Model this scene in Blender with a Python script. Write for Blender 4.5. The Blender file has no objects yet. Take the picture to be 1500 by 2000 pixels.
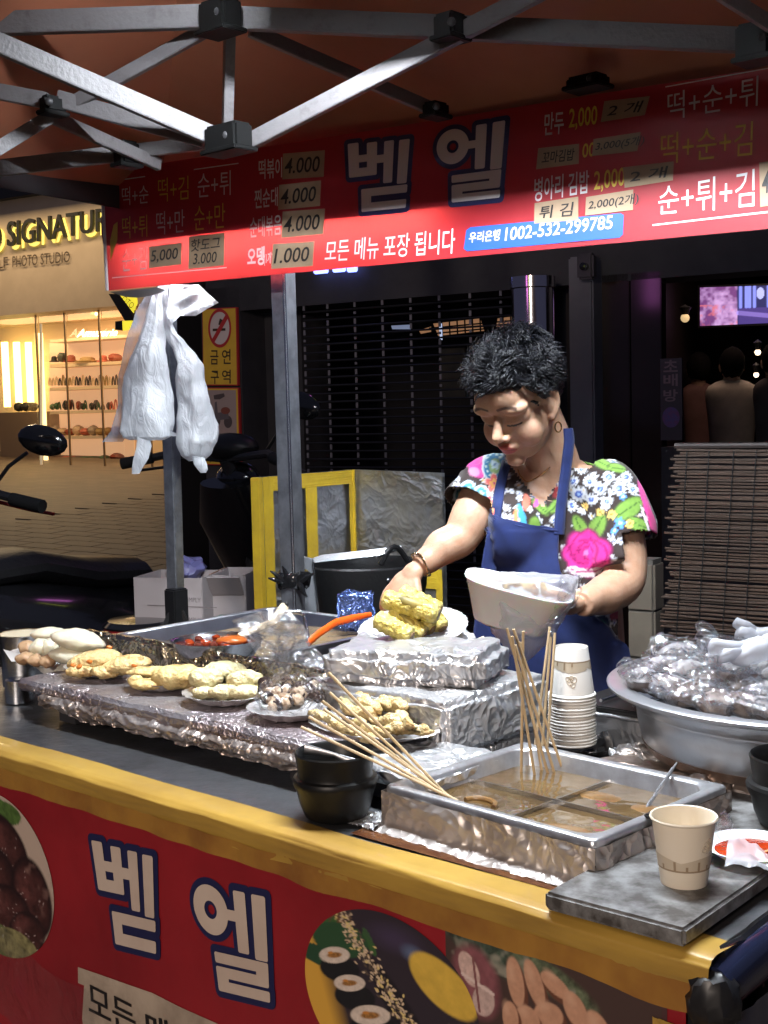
import bpy, bmesh, math, random
import numpy as np
from mathutils import Vector, Matrix, noise, Euler
from mathutils.bvhtree import BVHTree
random.seed(7)
SC = bpy.context.scene
COL = SC.collection
pi = math.pi

# ------------------------------------------------------------------ camera
LENS_F, PITCH, ROLL, CAMZ = 2500.0, .078, -.0238, 1.45
cp, sp, cr, sr = math.cos(PITCH), math.sin(PITCH), math.cos(ROLL), math.sin(ROLL)
right0, up0, fwd = Vector((1, 0, 0)), Vector((0, sp, cp)), Vector((0, cp, -sp))
R_ = cr*right0 + sr*up0
U_ = -sr*right0 + cr*up0
cam_d = bpy.data.cameras.new('camera')
cam = bpy.data.objects.new('camera', cam_d); COL.objects.link(cam)
mw = Matrix((R_, U_, -fwd)).transposed().to_4x4(); mw.translation = (0, 0, CAMZ)
cam.matrix_world = mw
cam_d.lens = LENS_F/2000*36; cam_d.sensor_width = 36; cam_d.clip_start = .05; cam_d.clip_end = 300
SC.camera = cam
SC.render.resolution_x, SC.render.resolution_y = 768, 1024

# ------------------------------------------------------------------ night sky and exposure
w = bpy.data.worlds.new('World'); SC.world = w; w.use_nodes = True
w.node_tree.nodes['Background'].inputs[0].default_value = (.055, .06, .11, 1)
w.node_tree.nodes['Background'].inputs[1].default_value = .85
SC.view_settings.view_transform = 'Standard'; SC.view_settings.look = 'None'
SC.view_settings.exposure = 0; SC.view_settings.gamma = 1; SC.view_settings.use_curve_mapping = False
SC.cycles.use_denoising = True
SC.cycles.max_bounces = 7; SC.cycles.diffuse_bounces = 3; SC.cycles.glossy_bounces = 4
SC.cycles.transparent_max_bounces = 24; SC.cycles.transmission_bounces = 6
SC.cycles.sample_clamp_indirect = 4; SC.cycles.caustics_reflective = False; SC.cycles.caustics_refractive = False

def px_ray(px, py):
    a = (px-750)/LENS_F; b = (1000-py)/LENS_F
    return fwd + a*R_ + b*U_
def Z(px, py, z):
    r = px_ray(px, py); t = (z-CAMZ)/r.z
    return Vector((r.x*t, r.y*t, z))
def D(px, py, d):
    r = px_ray(px, py); t = d/r.y
    return Vector((r.x*t, d, CAMZ+r.z*t))
def hitplane(px, py, o, n):
    r = px_ray(px, py); c = Vector((0, 0, CAMZ)); t = (Vector(o)-c).dot(n)/r.dot(n)
    return c + r*t
# counter frame: corner, axis along the front to the left, axis to the back
CC = Vector((.309, 1.238, 0)); CU = Vector((-.74, .673, 0)).normalized(); CV = Vector((.673, .74, 0)).normalized()
CANG = math.atan2(-CU.y, -CU.x)     # heading of the rightward axis
def T(u, v, z): return CC + CU*u + CV*v + Vector((0, 0, z))
def pxuv(px, py, z):
    q = Z(px, py, z) - CC; return q.dot(CU), q.dot(CV)

LAMPS = []
def area(name, loc, size, energy, col, direction, sizey=None, parent=None, spread=None):
    l = bpy.data.lights.new(name, 'AREA'); l.energy = energy; l.color = col
    l.size = size
    if sizey: l.shape = 'RECTANGLE'; l.size_y = sizey
    if spread: l.spread = spread
    o = bpy.data.objects.new(name, l); COL.objects.link(o)
    o.location = loc; o.rotation_euler = direction
    return o
# the stall's long LED tube (its fixture is built further down, around it)
BDIR = Vector((1.456, -.9, 0)).normalized(); BNOR = Vector((-.526, -.85, 0)).normalized()  # banner direction and the side it faces
TUBE_C = Vector((.13, 1.885, 2.285))
TUBE_C2 = Vector((-.235, 3.175, 1.876))     # behind the menu banner
TUBE_W = (2150., 290.)      # radiance of the two tubes

area('street_lamp_light', (-2.6, -5.0, 3.6), 1.0, 350, (1, .84, .72), (math.radians(71), 0, math.radians(-21.8)))      # warm street lamp behind the viewer

# ------------------------------------------------------------------ materials
def _n(t, k, **kw):
    n = t.nodes.new(k)
    for a, b in kw.items(): setattr(n, a, b)
    return n
def M(name, col=(.5, .5, .5), rough=.5, metal=0., col2=None, ns=20., nd=4., lo=.35, hi=.65, bump=0., bs=60., bd=3., bdist=.01,
      emit=0., ecol=None, alpha=1., trans=0., ior=1.45, sss=0., coat=0., vcol=False, aniso=None, rough2=None, crumple=0., cs=40., spec=.5, sheen=0., stretch=None, thin=0., pt=None):
    m = bpy.data.materials.new(name); m.use_nodes = True
    t = m.node_tree; b = t.nodes['Principled BSDF']; L = t.links.new
    b.inputs['Roughness'].default_value = rough; b.inputs['Metallic'].default_value = metal
    b.inputs['IOR'].default_value = ior; b.inputs['Specular IOR Level'].default_value = spec
    b.inputs['Transmission Weight'].default_value = trans; b.inputs['Alpha'].default_value = alpha
    b.inputs['Coat Weight'].default_value = coat; b.inputs['Coat Roughness'].default_value = .08
    b.inputs['Sheen Weight'].default_value = sheen
    if sss:
        b.inputs['Subsurface Weight'].default_value = sss; b.inputs['Subsurface Radius'].default_value = (.01, .004, .002); b.inputs['Subsurface Scale'].default_value = 1
    if emit:
        b.inputs['Emission Strength'].default_value = emit; b.inputs['Emission Color'].default_value = (*(ecol or col), 1)
    tc = _n(t, 'ShaderNodeTexCoord'); vec = tc.outputs['Object']
    if stretch:
        mp = _n(t, 'ShaderNodeMapping'); mp.inputs['Scale'].default_value = stretch; L(vec, mp.inputs['Vector']); vec = mp.outputs[0]
    src = None
    if vcol:
        a = _n(t, 'ShaderNodeVertexColor', layer_name='Col'); src = a.outputs['Color']
    if col2 is not None:
        nz = _n(t, 'ShaderNodeTexNoise'); nz.inputs['Scale'].default_value = ns; nz.inputs['Detail'].default_value = nd; nz.inputs['Roughness'].default_value = .6
        L(vec, nz.inputs['Vector'])
        mr = _n(t, 'ShaderNodeMapRange'); mr.inputs[1].default_value = lo; mr.inputs[2].default_value = hi; L(nz.outputs['Fac'], mr.inputs[0])
        mx = _n(t, 'ShaderNodeMix', data_type='RGBA', blend_type='MULTIPLY' if vcol else 'MIX')
        L(mr.outputs[0], mx.inputs[0])
        if vcol: L(src, mx.inputs[6])
        else: mx.inputs[6].default_value = (*col, 1)
        mx.inputs[7].default_value = (*col2, 1); src = mx.outputs[2]
        if rough2 is not None:
            m2 = _n(t, 'ShaderNodeMapRange'); m2.inputs[3].default_value = rough; m2.inputs[4].default_value = rough2
            L(mr.outputs[0], m2.inputs[0]); L(m2.outputs[0], b.inputs['Roughness'])
    if pt is not None and src is not None:      # browned high spots
        ge = _n(t, 'ShaderNodeNewGeometry'); m3 = _n(t, 'ShaderNodeMapRange'); m3.inputs[1].default_value = .505; m3.inputs[2].default_value = .60; m3.inputs[4].default_value = .85
        L(ge.outputs['Pointiness'], m3.inputs[0]); mx3 = _n(t, 'ShaderNodeMix', data_type='RGBA'); L(m3.outputs[0], mx3.inputs[0]); L(src, mx3.inputs[6]); mx3.inputs[7].default_value = (*pt, 1); src = mx3.outputs[2]
    if src is not None:
        L(src, b.inputs['Base Color'])
        if emit and ecol is None and vcol: L(src, b.inputs['Emission Color'])
    else: b.inputs['Base Color'].default_value = (*col, 1)
    last = None
    if bump:
        nb = _n(t, 'ShaderNodeTexNoise'); nb.inputs['Scale'].default_value = bs; nb.inputs['Detail'].default_value = bd
        L(vec, nb.inputs['Vector'])
        bp = _n(t, 'ShaderNodeBump'); bp.inputs['Strength'].default_value = bump; bp.inputs['Distance'].default_value = bdist
        L(nb.outputs['Fac'], bp.inputs['Height']); last = bp.outputs[0]; L(last, b.inputs['Normal'])
    if crumple:
        # faceted crumple: distorted voronoi cells + creases
        nw = _n(t, 'ShaderNodeTexNoise'); nw.inputs['Scale'].default_value = cs*.5; L(vec, nw.inputs['Vector'])
        ad = _n(t, 'ShaderNodeMix', data_type='RGBA', blend_type='LINEAR_LIGHT'); ad.inputs[0].default_value = .06
        L(vec, ad.inputs[6]); L(nw.outputs['Color'], ad.inputs[7])
        vo = _n(t, 'ShaderNodeTexVoronoi', feature='F1'); vo.inputs['Scale'].default_value = cs; L(ad.outputs[2], vo.inputs['Vector'])
        vo2 = _n(t, 'ShaderNodeTexVoronoi', feature='F1'); vo2.inputs['Scale'].default_value = cs*2.7; L(ad.outputs[2], vo2.inputs['Vector'])
        sm = _n(t, 'ShaderNodeMath', operation='MULTIPLY_ADD'); sm.inputs[1].default_value = .4
        L(vo2.outputs['Distance'], sm.inputs[0]); L(vo.outputs['Distance'], sm.inputs[2])
        bp = _n(t, 'ShaderNodeBump'); bp.inputs['Strength'].default_value = crumple; bp.inputs['Distance'].default_value = .4/cs
        L(sm.outputs[0], bp.inputs['Height'])
        nk_ = _n(t, 'ShaderNodeTexNoise'); nk_.inputs['Scale'].default_value = cs*.22; nk_.inputs['Detail'].default_value = 1; L(vec, nk_.inputs['Vector'])
        mk_ = _n(t, 'ShaderNodeMapRange'); mk_.inputs[1].default_value = .38; mk_.inputs[2].default_value = .6; mk_.inputs[3].default_value = crumple*.42; mk_.inputs[4].default_value = crumple; L(nk_.outputs['Fac'], mk_.inputs[0]); L(mk_.outputs[0], bp.inputs['Strength'])
        if last: L(last, bp.inputs['Normal'])
        L(bp.outputs[0], b.inputs['Normal'])
    return m
def film(name, tint=(1, 1, 1), gloss=.35, rough=.12, base=.04, cs=22., streak=.25, milk=0.):
    """clear wrap: mostly see-through, bright creases where it turns away"""
    m = bpy.data.materials.new(name); m.use_nodes = True; t = m.node_tree; L = t.links.new
    t.nodes.remove(t.nodes['Principled BSDF']); out = t.nodes['Material Output']
    tr = _n(t, 'ShaderNodeBsdfTransparent'); tr.inputs[0].default_value = (*tint, 1)
    gl = _n(t, 'ShaderNodeBsdfGlossy'); gl.inputs['Roughness'].default_value = rough; gl.inputs[0].default_value = (.95, .97, 1, 1)
    tc = _n(t, 'ShaderNodeTexCoord'); nw = _n(t, 'ShaderNodeTexNoise'); nw.inputs['Scale'].default_value = cs; nw.inputs['Detail'].default_value = 5; nw.inputs['Distortion'].default_value = 1.4
    L(tc.outputs['Object'], nw.inputs['Vector'])
    bp = _n(t, 'ShaderNodeBump'); bp.inputs['Strength'].default_value = .9; bp.inputs['Distance'].default_value = .3/cs; L(nw.outputs['Fac'], bp.inputs['Height'])
    L(bp.outputs[0], gl.inputs['Normal'])
    fr = _n(t, 'ShaderNodeLayerWeight'); fr.inputs['Blend'].default_value = .35; L(bp.outputs[0], fr.inputs['Normal'])
    ma = _n(t, 'ShaderNodeMath', operation='MULTIPLY_ADD', use_clamp=True); ma.inputs[1].default_value = gloss; ma.inputs[2].default_value = base
    L(fr.outputs['Facing'], ma.inputs[0])
    mx = _n(t, 'ShaderNodeMixShader'); L(ma.outputs[0], mx.inputs[0]); L(tr.outputs[0], mx.inputs[1]); L(gl.outputs[0], mx.inputs[2])
    last = mx.outputs[0]
    if milk:
        df = _n(t, 'ShaderNodeBsdfDiffuse'); df.inputs[0].default_value = (.85, .88, .95, 1)
        tl = _n(t, 'ShaderNodeBsdfTranslucent'); tl.inputs[0].default_value = (.85, .88, .95, 1)
        a1 = _n(t, 'ShaderNodeMixShader'); a1.inputs[0].default_value = .5; L(df.outputs[0], a1.inputs[1]); L(tl.outputs[0], a1.inputs[2])
        a2 = _n(t, 'ShaderNodeMixShader')
        a2.inputs[0].default_value = milk; L(last, a2.inputs[1]); L(a1.outputs[0], a2.inputs[2]); last = a2.outputs[0]
    L(last, out.inputs['Surface'])
    return m

# ------------------------------------------------------------------ object helpers
def props(o, label=None, cat=None, group=None, kind=None):
    if label: o['label'] = label
    if cat: o['category'] = cat
    if group: o['group'] = group
    if kind: o['kind'] = kind
    return o
def thing(name, label, cat, loc=(0, 0, 0), rz=0., group=None):
    o = bpy.data.objects.new(name, None); COL.objects.link(o); o.empty_display_size = .05
    o.location = loc; o.rotation_euler = (0, 0, rz)
    return props(o, label, cat, group)
def WM(o):
    m = Matrix.LocRotScale(o.location, o.rotation_euler, o.scale)
    return WM(o.parent) @ m if o.parent else m
def kids(o): return [c for c in bpy.data.objects if c.parent == o]
def dup(root, loc=None, rot=None, label=None, scale=None, group=None):
    def cc(o, par):
        c = o.copy(); COL.objects.link(c); c.parent = par
        for k in kids(o): cc(k, c)
        return c
    r = cc(root, root.parent)
    if loc is not None: r.location = loc
    if rot is not None: r.rotation_euler = rot if hasattr(rot, '__len__') else (0, 0, rot)
    if scale is not None: r.scale = scale
    if label: r['label'] = label
    if group: r['group'] = group
    return r

class G:
    def __init__(s): s.v = []; s.f = []; s.c = None
    def add(s, vs, fs):
        o = len(s.v); s.v += [Vector(p) for p in vs]; s.f += [tuple(o+i for i in f) for f in fs]; return s
    def box(s, c, d, R=None, bev=0.):
        hx, hy, hz = d[0]/2, d[1]/2, d[2]/2
        bm = bmesh.new(); bmesh.ops.create_cube(bm, size=1)
        for q in bm.verts: q.co = Vector((q.co.x*d[0], q.co.y*d[1], q.co.z*d[2]))
        if bev: bmesh.ops.bevel(bm, geom=list(bm.edges), offset=bev, segments=2, affect='EDGES')
        s.bm(bm, c, R); return s
    def bm(s, bm, c=(0, 0, 0), R=None):
        bm.verts.index_update(); R = R or Matrix.Identity(3); c = Vector(c)
        s.add([R@q.co + c for q in bm.verts], [[q.index for q in f.verts] for f in bm.faces]); bm.free(); return s
    def tube(s, pts, r, seg=10, cap=True, flat=None):
        pts = [Vector(p) for p in pts]; n = len(pts); rr = r if hasattr(r, '__len__') else [r]*n
        o = len(s.v); t0 = (pts[1]-pts[0]).normalized()
        a = t0.orthogonal().normalized() if flat is None else (Vector(flat)-t0*Vector(flat).dot(t0)).normalized()
        for i, p in enumerate(pts):
            t = (pts[min(i+1, n-1)]-pts[max(i-1, 0)]).normalized()
            a = (a - t*a.dot(t)).normalized(); b = t.cross(a)
            for k in range(seg):
                an = 2*pi*k/seg
                rk = rr[i]
                if hasattr(rk, '__len__'): s.v.append(p + a*math.cos(an)*rk[0] + b*math.sin(an)*rk[1])
                else: s.v.append(p + (a*math.cos(an)+b*math.sin(an))*rk)
        for i in range(n-1):
            for k in range(seg):
                k2 = (k+1) % seg
                s.f.append((o+i*seg+k, o+i*seg+k2, o+(i+1)*seg+k2, o+(i+1)*seg+k))
        if cap: s.f.append(tuple(o+k for k in range(seg))[::-1]); s.f.append(tuple(o+(n-1)*seg+k for k in range(seg)))
        return s
    def bar(s, a, b, wd, ht, up=(0, 0, 1), bev=.002):
        a, b = Vector(a), Vector(b); x = (b-a); Ln = x.length; x.normalize()
        up = Vector(up); y = up.cross(x).normalized(); z = x.cross(y)
        return s.box((a+b)/2, (Ln, wd, ht), Matrix((x, y, z)).transposed(), bev)
    def lathe(s, prof, c=(0, 0, 0), seg=32, R=None, sx=1, sy=1, fn=None):
        c = Vector(c); R = R or Matrix.Identity(3); o = len(s.v)
        for j, (r, z) in enumerate(prof):
            for k in range(seg):
                a = 2*pi*k/seg; p = Vector((r*math.cos(a)*sx, r*math.sin(a)*sy, z))
                if fn: p = fn(p, a, j)
                s.v.append(R@p + c)
        for j in range(len(prof)-1):
            for k in range(seg):
                k2 = (k+1) % seg; s.f.append((o+j*seg+k, o+j*seg+k2, o+(j+1)*seg+k2, o+(j+1)*seg+k))
        if prof[0][0] > 1e-5: s.f.append(tuple(o+k for k in range(seg))[::-1])
        if prof[-1][0] > 1e-5: s.f.append(tuple(o+(len(prof)-1)*seg+k for k in range(seg)))
        return s
    def grid(s, fn, nu, nv):
        o = len(s.v)
        for j in range(nv+1):
            for i in range(nu+1): s.v.append(Vector(fn(i/nu, j/nv)))
        for j in range(nv):
            for i in range(nu):
                a = o+j*(nu+1)+i; s.f.append((a, a+1, a+nu+2, a+nu+1))
        return s
    def ell(s, c, r, seg=20, R=None):
        n = max(6, seg//2)
        return s.lathe([(max(1e-6, math.sin(pi*j/n)), -math.cos(pi*j/n)) for j in range(n+1)], c, seg,
                       (R or Matrix.Identity(3)) @ Matrix.Diagonal(Vector(r)))
    def disp(s, fn):
        s.v = [fn(p) for p in s.v]; return s
    def make(s, name, mat, parent=None, origin=None, smooth=True, label=None, cat=None, group=None, kind=None, local=False, weld=False, cols=None, ang=None):
        me = bpy.data.meshes.new(name)
        if parent is not None and not local:
            inv = WM(parent).inverted(); vs = [inv@p for p in s.v]; loc = None
        elif origin is not None and not local:
            loc = Vector(origin); vs = [p-loc for p in s.v]
        else: vs = s.v; loc = Vector(origin) if origin is not None else None
        me.from_pydata([tuple(p) for p in vs], [], s.f)
        if weld or any(False for _ in ()):
            bm = bmesh.new(); bm.from_mesh(me); bmesh.ops.remove_doubles(bm, verts=bm.verts, dist=1e-5); bmesh.ops.recalc_face_normals(bm, faces=bm.faces); bm.to_mesh(me); bm.free()
        me.validate()
        if smooth: me.polygons.foreach_set('use_smooth', [True]*len(me.polygons))
        if smooth and ang is not False:
            try: me.set_sharp_from_angle(angle=math.radians(ang or 38))
            except Exception: pass
        if cols is not None:
            ca = me.color_attributes.new('Col', 'FLOAT_COLOR', 'POINT')
            ca.data.foreach_set('color', np.asarray(cols, dtype=np.float32).ravel())
        if mat is not None: me.materials.append(mat)
        o = bpy.data.objects.new(name, me); COL.objects.link(o)
        if parent is not None: o.parent = parent
        elif loc is not None: o.location = loc
        return props(o, label, cat, group, kind)

def rot(ax, deg): return Matrix.Rotation(math.radians(deg), 3, ax)
RC = Matrix.Rotation(CANG, 3, 'Z')      # orients local x along the counter front (rightwards), y to the back
def nz(p, s=1., o=0.): return noise.noise(Vector((p[0]*s+o, p[1]*s+o*.7, p[2]*s-o)))
def crump(amp, s, o=0.):
    def f(p):
        a = noise.noise(p*s+Vector((o, 0, 0))); b = noise.noise(p*s+Vector((9.3, o, 2))); c = noise.noise(p*s+Vector((1, 7.7, o)))
        a2 = noise.noise(p*s*2.6+Vector((o, 0, 0))); b2 = noise.noise(p*s*2.6+Vector((9.3, o, 2))); c2 = noise.noise(p*s*2.6+Vector((1, 7.7, o)))
        return p + Vector((abs(a)-.2+.5*a2, abs(b)-.2+.5*b2, abs(c)-.2+.5*c2))*amp
    return f
def gbox(nx, ny, nz_, d, bev=.0):
    """box made of fine grids, so that it can be crumpled; sits on z=0, centred"""
    bm = bmesh.new(); bmesh.ops.create_cube(bm, size=1)
    for q in bm.verts: q.co = Vector((q.co.x*d[0], q.co.y*d[1], (q.co.z+.5)*d[2]))
    if bev: bmesh.ops.bevel(bm, geom=list(bm.edges), offset=bev, segments=2, affect='EDGES')
    for ax, n in ((0, nx), (1, ny), (2, nz_)):
        lo = min(q.co[ax] for q in bm.verts); hi = max(q.co[ax] for q in bm.verts)
        for k in range(1, n):
            co = Vector((0, 0, 0)); co[ax] = lo+(hi-lo)*k/n; no = Vector((0, 0, 0)); no[ax] = 1
            bmesh.ops.bisect_plane(bm, geom=list(bm.verts)+list(bm.edges)+list(bm.faces), plane_co=co, plane_no=no)
    return bm

# ------------------------------------------------------------------ lettering
_tc = {}
def text_mesh(body, offset=0., shear=0., spacing=1.):
    k = (body, offset, shear, spacing)
    if k in _tc: return _tc[k]
    c = bpy.data.curves.new('lettering', 'FONT'); c.body = body; c.offset = offset; c.shear = shear; c.space_character = spacing; c.resolution_u = 3
    o = bpy.data.objects.new('lettering', c); COL.objects.link(o)
    bpy.context.view_layer.update(); dg = bpy.context.evaluated_depsgraph_get(); e = o.evaluated_get(dg); me = e.to_mesh()
    vs = [v.co.copy() for v in me.vertices]; fs = [tuple(p.vertices) for p in me.polygons]; e.to_mesh_clear()
    bpy.data.objects.remove(o); bpy.data.curves.remove(c)
    x0 = min(v.x for v in vs); x1 = max(v.x for v in vs); y0 = min(v.y for v in vs); y1 = max(v.y for v in vs)
    vs = [((v.x-x0)/(x1-x0), (v.y-y0)/(y1-y0)) for v in vs]
    _tc[k] = (vs, fs); return vs, fs
class Plane:
    """a printed sheet: origin, s axis, t axis (up), normal towards the reader, optional gentle waves"""
    def __init__(s, o, sd, td, wave=None):
        s.o = Vector(o); s.s = Vector(sd).normalized(); s.t = Vector(td).normalized(); s.n = s.s.cross(s.t).normalized(); s.wave = wave or (lambda a, b: 0.)
        if s.n.dot(Vector((0, 0, CAMZ))-s.o) < 0: s.n = -s.n
    def at(s, a, b, off=0.): return s.o + s.s*a + s.t*b + s.n*(s.wave(a, b)+off)
    def px(s, x, y, off=0.):
        h = hitplane(x, y, s.o+s.n*off, s.n)-s.o; return h.dot(s.s), h.dot(s.t)
    def text(s, body, p00, p10, p11, p01, mat, parent, off=.0012, bold=0., name='lettering', shear=0., thick=0., spacing=1.):
        """fit the line of text into four photo-corner points (lower left, lower right, upper right, upper left) of this sheet"""
        q = [s.px(*p) for p in (p00, p10, p11, p01)]; vs, fs = text_mesh(body, bold, shear, spacing); g = G(); pts = []
        for (x, y) in vs:
            a = (1-y)*((1-x)*q[0][0]+x*q[1][0]) + y*((1-x)*q[3][0]+x*q[2][0])
            b = (1-y)*((1-x)*q[0][1]+x*q[1][1]) + y*((1-x)*q[3][1]+x*q[2][1])
            pts.append((a, b))
        g.add([s.at(a, b, off) for a, b in pts], fs)
        if thick:
            n = len(pts); g.add([s.at(a, b, off-thick) for a, b in pts], [])
            ec = {}
            for f in fs:
                for i in range(len(f)):
                    e = (f[i], f[(i+1) % len(f)]); ec[tuple(sorted(e))] = None if tuple(sorted(e)) in ec else e
            g.f += [(e[0], e[1], e[1]+n, e[0]+n) for e in ec.values() if e]
        return g.make(name, mat, parent, smooth=False)
    def quad(s, pts, mat, parent, name, off=.001, label=None, n=1):
        q = [s.px(*p) for p in pts]; g = G()
        g.add([s.at(a, b, off) for a, b in q], [tuple(range(len(q)))])
        return g.make(name, mat, parent, smooth=False, label=label)
    def rect(s, a0, b0, a1, b1, mat, parent, name, off=0., nu=1, nv=1, cols=None, **k):
        g = G().grid(lambda x, y: s.at(a0+(a1-a0)*x, b0+(b1-b0)*y, off), nu, nv)
        return g.make(name, mat, parent, cols=cols, ang=False, **k)
def rrect(x0, y0, x1, y1, r, n=4):
    p = []
    for cx, cy, a0 in ((x1-r, y1-r, 0), (x0+r, y1-r, 90), (x0+r, y0+r, 180), (x1-r, y0+r, 270)):
        for k in range(n+1):
            a = math.radians(a0+90*k/n); p.append((cx+r*math.cos(a), cy+r*math.sin(a)))
    return p
# two block syllables drawn as strokes in a unit cell (x0, y0, x1, y1)
SYL = {
 'b': [(0, .50, .17, .98), (.30, .50, .46, .96), (0, .50, .46, .62), (.02, .70, .44, .80), (.40, .66, .64, .77), (.57, .37, .72, .95), (.80, .34, .96, .94), (.20, .02, .37, .32), (.20, .21, .98, .32), (.20, 0, .98, .12)],
 'e': [('o', .24, .74, .235, .085), (.42, .68, .64, .78), (.57, .40, .72, .97), (.80, .37, .97, .97), (.22, .26, .97, .36), (.80, .13, .97, .36), (.22, .13, .97, .23), (.22, 0, .39, .23), (.22, 0, .98, .10)],
}
def syllable(pl, key, corners, mw_, mo, parent):
    q = [pl.px(*p) for p in corners]
    def mp(x, y): return tuple((1-y)*((1-x)*q[0][i]+x*q[1][i]) + y*((1-x)*q[3][i]+x*q[2][i]) for i in (0, 1))
    for grow, mat, off, nm in ((.065, mo, .0012, 'letter_outline'), (0, mw_, .0026, 'letter_face')):
        g = G()
        for i, st in enumerate(SYL[key]):
            of = off + i*.00007
            if st[0] == 'o':
                _, cx, cy, r1, r0 = st; r1 += grow; r0 = max(.03, r0-grow*.6); n = 40; o = len(g.v)
                for k in range(n):
                    a = 2*pi*k/n
                    for r in (r1, r0): g.v.append(pl.at(*mp(cx+r*math.cos(a), cy+r*math.sin(a)*.98), of))
                for k in range(n):
                    k2 = (k+1) % n; g.f.append((o+2*k, o+2*k+1, o+2*k2+1, o+2*k2))
            else:
                pts = rrect(st[0]-grow, st[1]-grow, st[2]+grow, st[3]+grow, .02+grow*.7)
                g.add([pl.at(*mp(x, y), of) for x, y in pts], [tuple(range(len(pts)))])
        g.make(nm, mat, parent, smooth=False)

# ------------------------------------------------------------------ numpy paint for flat print
def hsh(i, j, k=0): 
    v = np.sin(i*127.1+j*311.7+k*74.7)*43758.5453; return v-np.floor(v)
def vnoise(x, y, s, k=0):
    x = x*s; y = y*s; xi = np.floor(x); yi = np.floor(y); fx = x-xi; fy = y-yi; fx = fx*fx*(3-2*fx); fy = fy*fy*(3-2*fy)
    return (hsh(xi, yi, k)*(1-fx)+hsh(xi+1, yi, k)*fx)*(1-fy)+(hsh(xi, yi+1, k)*(1-fx)+hsh(xi+1, yi+1, k)*fx)*fy
def fbm(x, y, s, k=0): return .5*vnoise(x, y, s, k)+.3*vnoise(x, y, s*2.1, k+1)+.2*vnoise(x, y, s*4.3, k+2)
class Paint:
    def __init__(s, x, y, base): s.x = x; s.y = y; s.c = np.ones((len(x), 4)); s.c[:, :3] = base
    def put(s, m, col, a=1.):
        m = np.clip(m, 0, 1)*a; col = np.asarray(col, float)
        s.c[:, :3] = s.c[:, :3]*(1-m[:, None]) + (col if col.ndim > 1 else col[None, :])*m[:, None]
    def el(s, cx, cy, rx, ry, col, rot=0., soft=.06, a=1., tex=0., k=0):
        c_, s_ = math.cos(rot), math.sin(rot); dx = s.x-cx; dy = s.y-cy
        X = (dx*c_+dy*s_)/rx; Y = (-dx*s_+dy*c_)/ry; d = np.sqrt(X*X+Y*Y)
        m = np.clip((1-d)/soft, 0, 1); col = np.asarray(col, float)
        if tex: col = col[None, :]*(1+tex*(fbm(s.x, s.y, 3/min(rx, ry), k)[:, None]-.5)*2)
        s.put(m, col, a); return X, Y, d
    def seg(s, x0, y0, x1, y1, w, col, soft=.3, a=1.):
        dx, dy = x1-x0, y1-y0; t = np.clip(((s.x-x0)*dx+(s.y-y0)*dy)/(dx*dx+dy*dy), 0, 1)
        d = np.hypot(s.x-x0-t*dx, s.y-y0-t*dy); s.put(np.clip((w-d)/(w*soft), 0, 1), col, a)
    def flower(s, cx, cy, r, petal, core, n=8, dep=.35, rot=0., edge=None, soft=.12):
        dx = s.x-cx; dy = s.y-cy; d = np.hypot(dx, dy)/r; th = np.arctan2(dy, dx)+rot
        R = 1-dep*(1-np.abs(np.cos(th*n/2)))
        if edge is not None: s.put(np.clip((R*1.12-d)/soft, 0, 1), edge)
        s.put(np.clip((R-d)/soft, 0, 1), petal)
        if core is not None: s.put(np.clip((.32-d)/soft, 0, 1), core)

# ================================================================== materials used widely
m_steel = M('brushed_steel', (.62, .64, .66), .22, 1., col2=(.45, .46, .48), ns=60, bump=.05, bs=200, stretch=(1, 8, 8))
m_steeld = M('dull_steel', (.42, .43, .45), .38, 1., col2=(.28, .28, .3), ns=25, bump=.08, bs=90)
m_foil = M('kitchen_foil', (.90, .91, .93), .34, .8, crumple=.8, cs=45)
m_foilw = M('wrinkled_foil', (.88, .89, .91), .30, .8, crumple=.75, cs=26)
m_foild = M('greasy_foil', (.70, .64, .61), .34, .8, col2=(.40, .32, .27), ns=9, crumple=.8, cs=26)
m_black = M('black_plastic', (.012, .012, .013), .4)
m_blackg = M('black_gloss', (.01, .01, .011), .12, coat=.5)
m_dark = M('dark_metal', (.03, .03, .034), .45, .3, col2=(.05, .048, .05), ns=6)
m_white = M('white_plastic', (.8, .8, .8), .4)
m_truss = M('painted_truss_steel', (.115, .107, .11), .5, .1, col2=(.07, .062, .062), ns=30, lo=.55, hi=.8, bump=.15, bs=120)
m_pole = M('tent_pole_steel', (.5, .52, .56), .3, .85, col2=(.33, .34, .37), ns=25, bump=.05, bs=60)
m_orange = M('orange_tarpaulin', (.34, .12, .06), .65, 0, col2=(.2, .065, .035), ns=1.6, nd=6, lo=.3, hi=.75, bump=.35, bs=2.2, bdist=.06)

# ================================================================== ground
def gz(y): return 0 if y < 6 else min(.045*(y-6), 1.0)
g = G()
ys = [-30, -2, 2, 6, 8, 10, 12, 14, 16, 18, 20, 22, 24, 28.3, 60, 200]; xs = [-160, -40, -12, -6, -3, 0, 3, 6, 12, 40, 160]
g.add([(x, y, gz(y)) for y in ys for x in xs], [(j*11+i, j*11+i+1, (j+1)*11+i+1, (j+1)*11+i) for j in range(len(ys)-1) for i in range(10)])
m_pave = M('paving', (.2, .16, .125), .62, 0, col2=(.12, .1, .085), ns=1.2, bump=.15, bs=30)
t = m_pave.node_tree; bk = _n(t, 'ShaderNodeTexBrick'); bk.inputs['Scale'].default_value = 1.6; bk.inputs['Mortar Size'].default_value = .012
bk.inputs['Color1'].default_value = (.12, .09, .068, 1); bk.inputs['Color2'].default_value = (.085, .066, .05, 1); bk.inputs['Mortar'].default_value = (.05, .04, .035, 1)
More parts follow.
